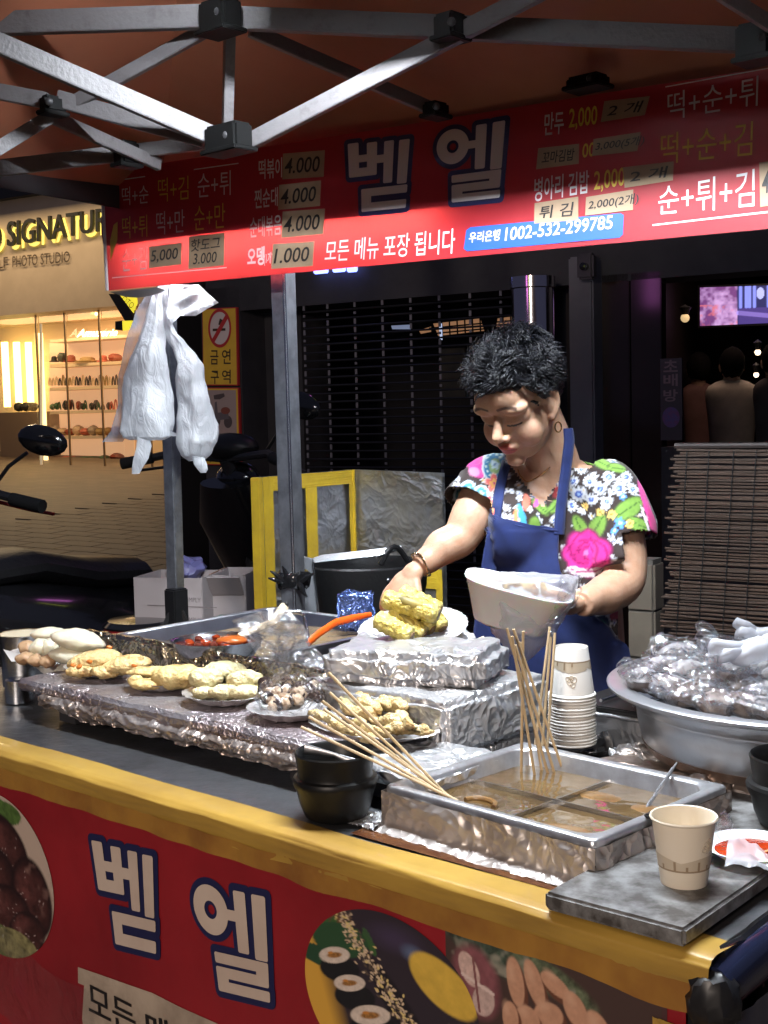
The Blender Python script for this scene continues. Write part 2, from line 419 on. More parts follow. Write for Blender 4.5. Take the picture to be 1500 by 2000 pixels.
tc = _n(t, 'ShaderNodeTexCoord'); mp = _n(t, 'ShaderNodeMapping'); mp.inputs['Rotation'].default_value = (0, 0, math.radians(32)); t.links.new(tc.outputs['Object'], mp.inputs[0]); t.links.new(mp.outputs[0], bk.inputs['Vector'])
t.links.new(bk.outputs['Color'], t.nodes['Principled BSDF'].inputs['Base Color'])
g.make('ground', m_pave, kind='structure', smooth=False)

m_paver = M('paver_stone', (.12, .09, .068), .65, 0, col2=(.08, .062, .048), ns=5, bump=.2, bs=30)
GROUND = bpy.data.objects['ground']; pv = G().box((0, 0, 0), (.49, .24, .012), None, .003); pvo = None; sl_ = math.atan(.045)
for j in range(46):
    for i in range(-9, 9):
        p = Vector((-2.2, 7.2, 0)) - BNOR*(.25*j) + BDIR*(.5*i + .25*(j % 2)) - BDIR*.02*j*1.2
        x0_ = -.30*p.y-.3; x1_ = -.165*p.y+.15
        if not (x0_ < p.x < x1_ and 7 < p.y < 17.5): continue
        if pvo is None: pvo = o = pv.make('paver', m_paver, GROUND, local=True, smooth=False)
        else: o = pvo.copy(); COL.objects.link(o)
        o.location = (p.x, p.y, gz(p.y)+.004+random.uniform(0, .002)); o.rotation_euler = (Matrix.Rotation(sl_, 3, 'X') @ Matrix.Rotation(math.atan2(BDIR.y, BDIR.x), 3, 'Z')).to_euler()

# ================================================================== photo studio shop (far left)
SH = Plane(D(20, 480, 22), BDIR, (0, 0, 1))
def sh(x, y, off=0.): a, b = SH.px(x, y, off); return SH.at(a, b, off)
def shrect(x0, y0, x1, y1, dep, mat, parent, name, off=0., **k):
    """a block whose front face fills the photo box on the shop plane, dep deep"""
    a0 = SH.px(x0, (y0+y1)/2, off)[0]; a1 = SH.px(x1, (y0+y1)/2, off)[0]; b0 = SH.px((x0+x1)/2, y1, off)[1]; b1 = SH.px((x0+x1)/2, y0, off)[1]; c = SH.at((a0+a1)/2, (b0+b1)/2, off-dep/2)
    X = SH.s; Y = SH.n.cross(SH.s)
    R = Matrix((SH.s, -SH.n, SH.t)).transposed()
    return G().box(c, (abs(a1-a0), dep, abs(b1-b0)), R).make(name, mat, parent, smooth=False, **k)
shop = thing('photo_studio_shop', 'warmly lit photo studio shopfront with cream sign fascia and glass front, far left', 'shop', sh(120, 930))
m_cream = M('cream_fascia', (.62, .5, .36), .55, col2=(.56, .45, .32), ns=3)
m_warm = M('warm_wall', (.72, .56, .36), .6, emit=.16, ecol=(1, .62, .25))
m_warmd = M('warm_floor', (.45, .34, .22), .5)
m_cove = M('cove_light', (1, .75, .3), .5, emit=6.0, ecol=(1, .7, .22))
m_pink = M('shelf_back_light', (.8, .6, .42), .6, emit=.5, ecol=(1, .55, .28))
shrect(-260, 362, 560, 604, .5, m_cream, shop, 'sign_fascia', off=.35)
shrect(-260, 330, 560, 366, .9, M('fascia_cap', (.03, .03, .03), .6), shop, 'roof_edge', off=.5)
shrect(-260, -200, 560, 330, .3, M('upper_wall', (.05, .045, .04), .8), shop, 'upper_wall', off=-.1)
# room behind the glass
a0, b0 = SH.px(-400, 935); a1, b1 = SH.px(330, 590); dep = 2.0
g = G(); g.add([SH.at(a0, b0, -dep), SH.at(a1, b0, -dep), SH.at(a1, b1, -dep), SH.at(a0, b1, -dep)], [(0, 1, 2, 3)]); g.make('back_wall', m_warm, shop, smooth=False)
g = G(); g.add([SH.at(a0, b0, 0), SH.at(a1, b0, 0), SH.at(a1, b0, -dep), SH.at(a0, b0, -dep)], [(0, 1, 2, 3)]); g.make('shop_floor', m_warmd, shop, smooth=False)
g = G(); g.add([SH.at(a0, b1, .3), SH.at(a1, b1, .3), SH.at(a1, b1, -dep), SH.at(a0, b1, -dep)], [(3, 2, 1, 0)]); g.make('shop_ceiling', m_cream, shop, smooth=False)
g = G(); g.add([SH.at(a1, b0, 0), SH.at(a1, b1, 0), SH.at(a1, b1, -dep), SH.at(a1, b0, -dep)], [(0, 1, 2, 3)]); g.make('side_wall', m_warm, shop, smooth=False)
shrect(-260, 936, 345, 968, 1.0, M('stone_step', (.3, .24, .18), .6, col2=(.22, .18, .14), ns=5), shop, 'doorstep', off=.7)
shrect(-100, 604, 262, 622, .05, m_cove, shop, 'cove_light_strip', off=-.9)
for x in (5, 28, 51): shrect(x, 668, x+9, 795, .06, m_cove, shop, 'light_column', off=-1.7)
shrect(80, 650, 85, 905, .05, M('soft_light', (1, .85, .5), .5, emit=2.2, ecol=(1, .75, .32)), shop, 'light_column', off=-.6)
shrect(0, 805, 78, 925, .5, M('counter_front', (.3, .22, .14), .6), shop, 'display_counter', off=-1.0)
for x, y in ((143, 594), (188, 607), (60, 612)):
    G().ell(sh(x, y+6, -.6), (.03, .03, .03), 10).make('ceiling_spot', m_cove, shop)
# shelves: niches with back light, and wares that can be told apart as parts of the display
m_shelf = M('shelf_board', (.72, .58, .42), .5)
for k, y in enumerate((662, 712, 758, 805, 855, 905)):
    shrect(97, y-4, 262, y+2, .4, m_shelf, shop, 'shelf', off=-1.2)
    if k < 5: shrect(97, y+2, 262, y+44, .02, m_pink, shop, 'shelf_back', off=-1.62)
rnd = random.Random(3)
warecol = [(.02, .02, .02), (.03, .06, .05), (.25, .04, .02), (.3, .2, .08), (.5, .12, .08), (.6, .45, .3), (.05, .12, .06), (.35, .28, .22)]
wm = [M('ware_%s' % n, c, .6) for n, c in zip('abcdefgh', warecol)]
def ware(x0, x1, yb, h, k, nm):
    a, b = SH.px((x0+x1)/2, yb, -1.35); a2, _ = SH.px(x1, yb, -1.35); ww = abs(a2-a); hh = h*22/2500
    g = G()
    if nm == 'hat': g.lathe([(1.0*ww, 0), (1.0*ww, .02), (.62*ww, .03), (.55*ww, hh*.8), (.3*ww, hh), (0.001, hh)], SH.at(a, b, -1.35), 12)
    elif nm == 'headband':
        g.tube([SH.at(a+ww*.7*math.cos(t), b+hh*math.sin(t), -1.3) for t in [pi*i/8 for i in range(9)]], .014, 5)
    else: g.ell(SH.at(a, b+hh*.5, -1.35), (ww, .12, hh*.55), 10); g.disp(crump(.02, 14, x0))
    g.make(nm, wm[k], shop)
for x0, x1, h, k, nm in ((99, 113, 12, 0, 'hat'), (115, 128, 19, 1, 'bag'), (128, 150, 14, 2, 'hat'), (152, 190, 10, 3, 'hat'), (192, 212, 13, 4, 'hat'), (214, 236, 16, 2, 'bag')): ware(x0, x1, 707, h, k, nm)
x = 99
while x < 240: ware(x, x+6, 753, rnd.uniform(14, 22), rnd.choice((0, 0, 7, 3, 5)), 'headband'); x += 6.5
x = 99
while x < 240: ware(x, x+8, 800, rnd.uniform(10, 20), rnd.choice((0, 2, 4, 6, 0)), rnd.choice(('headband', 'toy'))); x += 8.5
x = 99
while x < 235: ware(x, x+18, 850, rnd.uniform(12, 20), rnd.choice((2, 4, 5, 7, 3)), 'plush_toy'); x += 15
for x0, x1, h, k in ((120, 150, 9, 4), (158, 195, 8, 6), (196, 214, 10, 6), (218, 240, 14, 2)): ware(x0, x1, 899, h, k, 'plush_toy')
for x0, x1 in ((30, 45), (44, 60), (58, 72)): ware(x0, x1, 803, 18, 0, 'bag')
# glass front with mullions and handle
m_glass = M('shop_glass', (1, 1, 1), .02, trans=1., alpha=.10, ior=1.1)
m_fr = M('mullion', (.25, .2, .14), .4, .6)
for x0, x1 in ((-100, 74), (76, 130), (132, 197), (199, 290)):
    g = G(); g.add([sh(x0, 934), sh(x1, 934), sh(x1, 604), sh(x0, 604)], [(0, 1, 2, 3)]); g.make('glass_pane', m_glass, shop, smooth=False)
for x in (75, 131, 198, 291): shrect(x-1, 604, x+1, 934, .03, m_fr, shop, 'mullion', off=.01)
shrect(-100, 930, 292, 937, .06, m_fr, shop, 'bottom_rail', off=.02)
g = G().tube([sh(80, 632, .1), sh(81, 920, .1)], .022, 8).make('door_handle', M('pale_handle', (.8, .75, .6), .3, emit=.25, ecol=(1, .8, .5)), shop)
# fascia lettering: dark letters with yellow glowing returns
F2 = Plane(sh(20, 480, .352), BDIR, (0, 0, 1))
m_ylw = M('letter_glow', (1, .85, .2), .5, emit=1.25, ecol=(1, .8, .16)); m_ldk = M('letter_face_dark', (.015, .015, .012), .5)
# "O SIGNATURE" (the O half out of frame, the last letter behind the banner)
for w_, cs_ in (('SIGNATURE', ((21, 483), (238, 447), (238, 403), (21, 434))), ('O', ((-24, 492), (8, 486), (8, 437), (-24, 442)))):
    F2.text(w_, *[(x+5, y+6) for x, y in cs_], m_ylw, shop, off=.03, bold=.014)
    F2.text(w_, *cs_, m_ldk, shop, off=.09, bold=.008, thick=.05)
m_sl = M('small_letters', (.1, .07, .045), .6)
for w_, x0, x1 in (('SELF', -24, 17), ('PHOTO', 26, 75), ('STUDIO', 81, 138)): F2.text(w_, (x0, 525-x0*.092), (x1, 525-x1*.092), (x1, 503-x1*.092), (x0, 503-x0*.092), m_sl, shop, off=.02, bold=.006)
if 0: F2.text('', *cs_, M('small_letters', (.1, .07, .045), .6), shop, off=.02, bold=.004)
N2 = Plane(sh(190, 655, -1.1), BDIR, (0, 0, 1))
N2.text('Amuserie', (151, 659), (231, 656), (232, 642), (152, 643), M('neon_script', (1, .9, .6), .5, emit=5, ecol=(1, .85, .5)), shop, off=.02, bold=.02, shear=.4)
# projecting yellow and black sign
ps = thing('projecting_sign', 'small yellow and black projecting sign at the shop corner, half behind the hanging bag', 'sign', sh(252, 610, 1.0))
P3 = Plane(sh(252, 610, 1.0), BDIR, (0, 0, 1)); m_yb = M('yellow_lightbox', (.9, .8, .05), .5, emit=.9, ecol=(1, .85, .05))
g = G(); q = [(212, 574), (240, 574), (262, 625), (252, 640)]; 
g.add([P3.at(*P3.px(*p), 0) for p in q]+[P3.at(*P3.px(*p), -.12) for p in q], [(0, 1, 2, 3), (4, 5, 6, 7), (0, 1, 5, 4), (1, 2, 6, 5), (2, 3, 7, 6), (3, 0, 4, 7)]); g.make('sign_body', m_black, ps, smooth=False)
P3.quad([(234, 575), (268, 577), (270, 592), (262, 612)], m_yb, ps, 'sign_face', .01)
P3.text('OTO S', (238, 586), (266, 610), (272, 600), (246, 577), m_ldk, ps, off=.02)
P3.quad([(226, 628), (240, 626), (241, 646), (226, 644)], m_black, ps, 'sign_bracket', .012)
P3.quad([(240, 627), (262, 626), (256, 644), (241, 646)], m_yb, ps, 'sign_face', .013)
# light inside the shop and over its sign
area('shop_ceiling_light', SH.at(SH.px(130, 640)[0], SH.px(130, 612)[1], -.8), 5, 110, (1, .66, .32), (0, 0, math.atan2(BDIR.y, BDIR.x)), 1.2)
area('fascia_wash_light', SH.at(SH.px(60, 370)[0], SH.px(60, 372)[1], 1.1), 6, 190, (1, .74, .44), (math.radians(28), 0, math.atan2(BDIR.y, BDIR.x)+pi), .3)
area('street_glow', (-9, 13, 6.0), 4, 28, (1, .66, .36), (0, 0, 0), 4)

# ================================================================== dark building behind the stall
BP = Plane(D(700, 800, 7.5), BDIR, (0, 0, 1))
BR = Matrix((BP.s, -BP.n, BP.t)).transposed()
def bp(x, y, off=0.): a, b = BP.px(x, y, off); return BP.at(a, b, off)
def bprect(x0, y0, x1, y1, dep, mat, parent, name, off=0., bev=0., b_=None, t_=None, **k):
    a0 = BP.px(x0, (y0+y1)/2, off)[0]; a1 = BP.px(x1, (y0+y1)/2, off)[0]; b0 = BP.px((x0+x1)/2, y1, off)[1]; b1 = BP.px((x0+x1)/2, y0, off)[1]
    if b_ is not None: b0 = b_-BP.o.z
    if t_ is not None: b1 = t_-BP.o.z
    c = BP.at((a0+a1)/2, (b0+b1)/2, off-dep/2)
    return G().box(c, (abs(a1-a0), dep, abs(b1-b0)), BR, bev).make(name, mat, parent, smooth=False, **k)
m_wall = M('dark_render_wall', (.035, .033, .038), .7, col2=(.022, .021, .026), ns=4, bump=.1, bs=30)
m_pillar = M('grey_painted_pillar', (.12, .12, .135), .55, col2=(.08, .08, .09), ns=3, bump=.05, bs=40)
bld = thing('dark_shop_building', 'dark unlit building behind the stall with a shuttered front and a bar window', 'building', bp(700, 1300))
bprect(392, 0, 1700, 562, .3, m_wall, bld, 'upper_wall', t_=6)
bprect(398, 562, 474, 1000, .4, m_wall, bld, 'wall_pier', b_=0)
bprect(474, 562, 592, 1000, .3, m_wall, bld, 'wall', off=-.25, b_=0)
bprect(1022, 562, 1108, 1000, .3, m_wall, bld, 'wall', off=-.2, b_=0)
bprect(1112, 500, 1160, 1000, .3, m_pillar, bld, 'pillar', off=.12, b_=0, bev=.01)
m_brn = M('smoked_glass_panel', (.03, .017, .014), .12, col2=(.02, .012, .01), ns=2)
bprect(1166, 535, 1230, 1000, .08, m_brn, bld, 'door_panel', off=.0, b_=0, bev=.004)
bprect(1233, 530, 1292, 1000, .08, m_brn, bld, 'door_panel', off=.0, b_=0, bev=.004)
bprect(1292, 872, 1800, 1000, .2, m_wall, bld, 'window_sill_wall', b_=0)
# rooms behind the shutter and the window
a0 = BP.px(590, 800)[0]; a1 = BP.px(1024, 800)[0]; a2 = BP.px(1290, 800)[0]; a3 = BP.px(1900, 800)[0]
m_room = M('dark_room', (.018, .016, .02), .7); m_roomb = M('dim_bar_room', (.022, .013, .016), .6)
for s0, s1, mm, dp in ((a0-1.2, a1, m_room, 2.5), (a1+.05, a3, m_roomb, 5.0)):
    g = G(); zb, zt = -BP.o.z, 1.3
    g.add([BP.at(s0, zb, -dp), BP.at(s1, zb, -dp), BP.at(s1, zt, -dp), BP.at(s0, zt, -dp), BP.at(s0, zb, -.1), BP.at(s1, zb, -.1), BP.at(s1, zt, -.1), BP.at(s0, zt, -.1)],
          [(0, 1, 2, 3), (0, 4, 7, 3), (1, 5, 6, 2), (3, 2, 6, 7), (0, 1, 5, 4)]); g.make('room', mm, bld, smooth=False)
# glowing panels painted in for ceiling light reflections behind the shutter
m_lgr = M('dim_reflected_light', (.5, .3, .18), .5, emit=.26, ecol=(1, .5, .25))
B9 = Plane(bp(800, 640, -1.5), BDIR, (0, 0, 1))
for q in ([(846, 632), (938, 622), (946, 646), (856, 656)], [(972, 622), (1018, 616), (1020, 640), (968, 645)], [(818, 645), (842, 638), (842, 648), (822, 652)]):
    B9.quad(q, m_lgr, bld, 'reflected_light_panel', 0)
for x in range(862, 1020, 15): B9.quad([(x, 616), (x+3, 616), (x+5, 660), (x+2, 660)], m_black, bld, 'light_grid_bar', .01)
for y in (634, 645): B9.quad([(840, y+6), (1022, y-11), (1022, y-8), (840, y+9)], m_black, bld, 'light_grid_bar', .016)
B9.quad([(764, 636), (800, 634), (802, 643), (766, 643)], M('pale_reflected_light', (.5, .6, .9), .5, emit=.3), bld, 'reflected_light_panel', 0)
B9.quad([(860, 632), (866, 632), (867, 664), (862, 664)], M('blue_lamp', (.6, .7, 1), .5, emit=.8), bld, 'lamp_tube', .02)
bprect(860, 680, 908, 775, .02, M('poster_dim', (.05, .042, .036), .7, col2=(.03, .03, .03), ns=12), bld, 'poster', off=-1.2)
# roller grille: link strips and rods
gr = thing('roller_grille', 'closed see-through roller grille with link strips, left of the woman', 'shutter', bp(800, 1100))
m_rod = M('grille_rod', (.03, .03, .036), .5, .5); m_link = M('grille_link', (.2, .19, .21), .5, .4)
a0 = BP.px(590, 700)[0]; a1 = BP.px(1024, 700)[0]; zt = BP.px(800, 560)[1]; zb = .25-BP.o.z; 
rod = None; nrod = 40
for k in range(nrod):
    z = zb+(zt-zb)*k/(nrod-1)
    if rod is None: rod = G().tube([BP.s*0, BP.s*(a1-a0)], .006, 5).make('rod', m_rod, gr, local=True); rod.location = WM(gr).inverted()@BP.at(a0, z, -.03)
    else: r2 = rod.copy(); COL.objects.link(r2); r2.location = WM(gr).inverted()@BP.at(a0, z, -.03)
for x in (594, 640, 693, 747, 802, 858, 918, 978, 1016):
    g = G(); a = BP.px(x, 700)[0]; st = (zt-zb)/(nrod-1)
    for k in range(nrod-1):
        z = zb+st*(k+.5); g.box(BP.at(a, z, -.012), (.014, .006, st*.62 if k % 3 else st*.3), BR)
    g.make('link_strip', m_link, gr, smooth=False, kind='stuff')
# no-smoking and no-parking signs on the pier
def sign_yellow(y0, y1, label):
    t_ = thing('notice_sign', label, 'sign', bp(434, y1, .03)); return t_
m_yel = M('sign_yellow', (.72, .45, .045), .5, col2=(.6, .36, .04), ns=6); m_redp = M('sign_red', (.42, .03, .03), .5); m_sw = M('sign_white', (.6, .52, .5), .5); m_txt = M('sign_brown_text', (.05, .03, .015), .6)
BS = Plane(bp(434, 700, .03), BDIR, (0, 0, 1))
def backer(pts, par, mat, nm='sign_board'):
    g = G(); g.add([BS.at(*BS.px(*p), 0) for p in pts]+[BS.at(*BS.px(*p), -.02) for p in pts], [(0, 1, 2, 3), (4, 5, 6, 7), (0, 1, 5, 4), (1, 2, 6, 5), (2, 3, 7, 6), (3, 0, 4, 7)]); return g.make(nm, mat, par, smooth=False)
s1 = sign_yellow(603, 752, 'yellow no smoking sign with red circle above a scooter notice')
backer([(397, 753), (465, 753), (462, 600), (395, 603)], s1, m_redp); BS.quad([(398, 751), (463, 751), (460, 602), (396, 605)], m_yel, s1, 'sign_face', .001)
def disc(pl, cx, cy, rx, ry, mat, par, off, r0=0, nm='disc', n=40):
    g = G(); o = 0
    for k in range(n):
        an = 2*pi*k/n; g.v.append(pl.at(*pl.px(cx+rx*math.cos(an), cy+ry*math.sin(an)), off))
        if r0: g.v.append(pl.at(*pl.px(cx+rx*r0*math.cos(an), cy+ry*r0*math.sin(an)), off))
    if r0: g.f = [(2*k, 2*k+1, 2*((k+1) % n)+1, 2*((k+1) % n)) for k in range(n)]
    else: g.f = [tuple(range(n))]
    return g.make(nm, mat, par, smooth=False)
disc(BS, 430, 641, 20, 34, m_sw, s1, .002); 
BS.quad([(416, 647), (441, 646), (441, 641), (416, 642)], m_txt, s1, 'cigarette', .0032)
BS.quad([(427, 634), (433, 636), (438, 626), (430, 622)], m_txt, s1, 'smoke_mark', .0034)
BS.quad([(414, 664), (420, 668), (447, 620), (441, 615)], m_redp, s1, 'bar', .004)
disc(BS, 430, 641, 22.5, 38, m_redp, s1, .005, .84, 'ring')
for tx, x0, x1, y0, y1 in (('금', 411, 427, 684, 712), ('연', 434, 451, 682, 711), ('구', 412, 428, 724, 750), ('역', 434, 451, 722, 749)):
    BS.text(tx, (x0, y1), (x1, y1), (x1, y0), (x0, y0), m_txt, s1, off=.002, bold=.012)
s2 = sign_yellow(756, 906, 'yellow no parking notice with a scooter picture, below the no smoking sign')
backer([(398, 908), (470, 909), (466, 757), (397, 757)], s2, m_redp); BS.quad([(399, 906), (468, 907), (464, 759), (398, 759)], m_yel, s2, 'sign_face', .001)
BS.quad([(402, 858), (463, 858), (461, 762), (401, 762)], M('sign_pale', (.34, .26, .24), .6), s2, 'picture_panel', .002)
m_sil = M('scooter_print', (.08, .06, .06), .6); m_sil2 = M('scooter_print_red', (.2, .06, .04), .6)
disc(BS, 446, 824, 8, 12, m_sil, s2, .003, nm='scooter_picture'); disc(BS, 424, 822, 7, 10, m_sil, s2, .0031, nm='scooter_picture')
BS.quad([(420, 822), (448, 818), (446, 804), (426, 806), (424, 784), (420, 786)], M('scooter_print_b', (.12, .1, .11), .6), s2, 'scooter_picture', .0034)
disc(BS, 441, 802, 9, 7, m_sil2, s2, .0038, nm='scooter_picture')
BS.quad([(418, 772), (438, 768), (440, 774), (430, 780), (419, 780)], m_sil, s2, 'scooter_picture', .004)
BS.text('오토바이', (404, 874), (463, 872), (462, 856), (404, 858), m_txt, s2, off=.0045, bold=.01)
BS.text('주차금지', (404, 903), (466, 903), (465, 882), (404, 882), m_txt, s2, off=.0045, bold=.01)
# steel duct, camera on the pillar, blue neon fragment
m_duct = M('duct_steel', (.55, .5, .5), .14, 1.)
duct = thing('steel_duct', 'round shiny steel flue pipe beside the grey pillar, reflecting purple light', 'pipe', bp(1075, 700, .25))
a, _ = BP.px(1075, 600); zt = BP.px(1075, 548)[1]+BP.o.z; c = BP.at(a, 0, .22)
G().lathe([(.11, zt-.75), (.11, zt-.06), (.118, zt-.055), (.118, zt), (.1, zt)], (c.x, c.y, 0), 28).make('pipe', m_duct, duct)
m_mag = M('magenta_glow', (1, .2, .9), .5, emit=4, ecol=(.9, .25, .9)); m_grn = M('yellow_glow', (.8, 1, .2), .5, emit=2.5, ecol=(.8, .9, .1))
nl = thing('reflected_glow', 'purple and yellow neon tubes reflected in the flue pipe, across the passage', 'sign', (c.x-.9, c.y-1.3, 2.25))  # unseen tubes added for the purple streaks reflected in the pipe
nb = Vector((c.x-.9, c.y-1.3, 0))
G().tube([nb+Vector((0, 0, 2.1)), nb+Vector((0, 0, 2.6))], .05, 8).make('glow_tube', m_mag, nl)
G().tube([nb+Vector((.25, -.2, 2.1)), nb+Vector((.25, -.2, 2.6))], .03, 8).make('glow_tube', m_grn, nl)
cc = thing('security_camera', 'small dark camera on the grey pillar just under the banner', 'camera', bp(1145, 520, .14))
G().box(bp(1146, 521, .17), (.09, .06, .13), BR, .012).make('housing', m_dark, cc); G().lathe([(.02, 0), (.02, .03), (.001, .035)], bp(1143, 521, .2), 12, BR@rot('X', 90)).make('lens', m_blackg, cc)
blu = thing('blue_neon_letters', 'bottom edge of blue neon letters peeking out below the menu banner', 'sign', bp(650, 530, .05))
m_blue = M('blue_neon', (.3, .35, 1), .5, emit=3.2, ecol=(.25, .32, 1))
for x0, x1 in ((611, 637), (648, 671), (676, 694)): bprect(x0, 505, x1, 534 if x0 < 640 else 531, .03, m_blue, blu, 'neon_letter', off=.06, bev=.006)
# television and customers inside the bar
tv = thing('television', 'lit television screen on the bar wall at the upper right edge', 'television', bp(1440, 600, -2.4))
B8 = Plane(bp(1440, 600, -2.4), BDIR, (0, 0, 1)); 
nx, ny = 90, 60; q = [B8.px(*p) for p in ((1369, 637), (1530, 630), (1530, 557), (1369, 562))]
xs_ = np.tile(np.linspace(0, 1, nx+1), ny+1); ys_ = np.repeat(np.linspace(0, 1, ny+1), nx+1)
P = Paint(xs_*2.1, ys_, (.03, .03, .12)); 
P.put(np.clip((.98-P.x)*20, 0, 1), (.18, .06, .22)); P.put(np.clip(fbm(P.x, P.y, 4)*3-1.1, 0, 1)*(P.x < .98), (.62, .38, .75)); P.put(np.clip(fbm(P.x+5, P.y, 5)*4-2, 0, 1)*(P.y < .55)*(P.x < .98), (.75, .18, .22))
for x in (1.05, 1.2, 1.28, 1.4, 1.75): P.seg(x, .98, x, .45, .05, (.25, .3, .95))
P.el(1.55, .8, .1, .16, (.45, .5, 1)); P.seg(1, .3, 2.1, .15, .07, (.4, .3, .9)); P.put((P.y < .42)*(P.x > 1)*.6, (.1, .06, .3))
m_tv = M('tv_picture', (1, 1, 1), .4, emit=1.0, vcol=True)
def tvf(x, y): 
    a = (1-y)*((1-x)*q[0][0]+x*q[1][0])+y*((1-x)*q[3][0]+x*q[2][0]); b = (1-y)*((1-x)*q[0][1]+x*q[1][1])+y*((1-x)*q[3][1]+x*q[2][1]); return B8.at(a, b, .02)
G().grid(tvf, nx, ny).make('screen', m_tv, tv, cols=P.c, ang=False)
g = G(); qq = [B8.at(*B8.px(*p), o_) for o_ in (.015, -.05) for p in ((1364, 641), (1536, 634), (1536, 553), (1364, 558))]
g.add(qq, [(0, 1, 2, 3), (4, 5, 6, 7), (0, 1, 5, 4), (1, 2, 6, 5), (2, 3, 7, 6), (3, 0, 4, 7)]).make('bezel', m_black, tv, smooth=False)
m_skin2 = M('skin_dim', (.4, .24, .17), .55); m_hair2 = M('hair_dim', (.006, .005, .005), .9, spec=.1)
def patron(x, ys, wpx, col, label, dd=-1.9):
    """a seated guest seen from behind: shoulders, neck and head"""
    c = bp(x, ys, dd); s_ = c.y/2500; wd = wpx*s_/2*1.12
    p = thing('person', label, 'person', (c.x, c.y, c.z-.55)); h = wd*.62
    g = G(); n = 24
    prof = [(.80, -.55), (.84, -.3), (.92, -.12), (1.0, -.02), (.98, .03), (.88, .06), (.62, .085), (.34, .10), (.27, .13)]
    for r, z in prof: pass
    g.lathe([(r*wd, z) for r, z in prof], c, n, sy=.55); g.make('shirt', M('shirt_'+label.split()[0], col, .8, col2=tuple(k*.7 for k in col), ns=6), p)
    g = G().ell(c+Vector((0, 0, .19)), (.07, .085, .10), 20).tube([c+Vector((0, 0, .05)), c+Vector((0, 0, .16))], .05, 12); g.make('head', m_skin2, p)
    G().ell(c+Vector((0, -.012, .205)), (.082, .095, .105), 20).disp(crump(.012, 25)).make('hair', m_hair2, p)
    for s in (-1, 1): G().ell(c+Vector((s*.072, 0, .18)), (.012, .02, .03), 8).make('ear', m_skin2, p)
patron(1429, 772, 92, (.75, .66, .55), 'white shirted guest seen from behind, seated inside the bar')
patron(1364, 775, 60, (.2, .1, .09), 'dim guest in dark red top beside the white shirted guest', -2.4)
patron(1512, 768, 74, (.12, .1, .1), 'half hidden guest at the right edge of the picture inside the bar', -1.7)
for nm, x, y, r, col, e, lb in (('wall_lamp', 1480, 688, .02, (1, .75, .5), 4, 'tiny warm lamp above the seated guests'), ('wall_lamp', 1477, 732, .018, (1, .75, .55), 3, 'tiny warm lamp just over the white shirted guest'), ('spot_lamp', 1338, 621, .03, (1, .7, .35), .7, 'small dim amber spotlight between the door and the television')):
    o = thing(nm, lb, 'lamp', bp(x, y, -2)); G().ell(bp(x, y, -2), (r, r, r), 10).make('bulb', M(nm+'_glow%d' % y, col, .5, emit=e, ecol=col), o); G().lathe([(r*.6, .0), (r*1.4, .05), (.001, .07)], bp(x, y, -2)+Vector((0, 0, r*.6)), 10).make('fitting', m_dark, o)
area('bar_room_light', bp(1440, 560, -2.0)+Vector((0, -.2, .25)), .6, 3.5, (1, .7, .55), (0, 0, 0), .6)
nm_ = thing('vertical_bar_sign', 'faint vertical Korean sign on dark panel by the bar window', 'sign', bp(1310, 800, .02))
bprect(1290, 700, 1332, 860, .02, M('sign_dark', (.03, .02, .03), .4), nm_, 'sign_board', off=.04)
B10 = Plane(bp(1310, 760, .045), BDIR, (0, 0, 1)); m_fnt = M('faint_letter', (.16, .1, .12), .5)
for tx, y0 in (('초', 702), ('배', 730), ('방', 760)): B10.text(tx, (1296, y0+25), (1324, y0+24), (1324, y0), (1296, y0+1), m_fnt, nm_, off=.002, bold=.02)
disc(B10, 1311, 815, 17, 20, M('purple_print', (.12, .03, .12), .5, col2=(.05, .05, .2), ns=30), nm_, .003, nm='emblem')

# ================================================================== tent
m_joint = M('joint_black', (.004, .004, .004), .6, spec=.15)
def pxbar(g, x0, y0, d0, x1, y1, d1, th, dp=None):
    a, b = D(x0, y0, d0), D(x1, y1, d1); t_ = th*(d0+d1)/2/2500
    return g.bar(a, b, (dp or .55)*t_, t_, up=(0, 0, 1), bev=.0015)
leg1_t, leg1_b = D(322, 400, 3.5), D(345, 1215, 3.5)
def ext(a, b, z): t = (z-a.z)/(b.z-a.z); return a+(b-a)*t
tent = thing('canopy_tent', 'orange canopy tent on steel trusses over the food stall', 'tent', ext(leg1_t, leg1_b, 0))
P0 = Vector((-.58, 3.5, 2.04)); Q = [P0, P0+BDIR*3.2, P0+BDIR*3.2+BNOR*3.2, P0+BNOR*3.2]; pk = (Q[0]+Q[2])/2+Vector((0, 0, 1.05))
g = G()
for i in range(4):
    a, b = Q[i], Q[(i+1) % 4]
    def f(x, y, a=a, b=b):
        p = (a*(1-x)+b*x)*(1-y)+pk*y
        return p - Vector((0, 0, .10*math.sin(pi*y)*(1-.5*abs(2*x-1)) - .012*math.sin(14*x+5*y)*(1-y)))
    g.grid(f, 24, 18)
g.make('canopy', m_orange, tent, weld=True)
m_val = M('dark_valance', (.012, .01, .012), .8)
for i in range(4):
    a, b = Q[i], Q[(i+1) % 4]
    g = G().grid(lambda x, y: a*(1-x)+b*x+Vector((0, 0, .035-.085*y))+Vector((nz((x*9, y, i))*.012*y, nz((x*9, y, i+4))*.012*y, 0)), 40, 3); g.make('valance', m_val, tent)
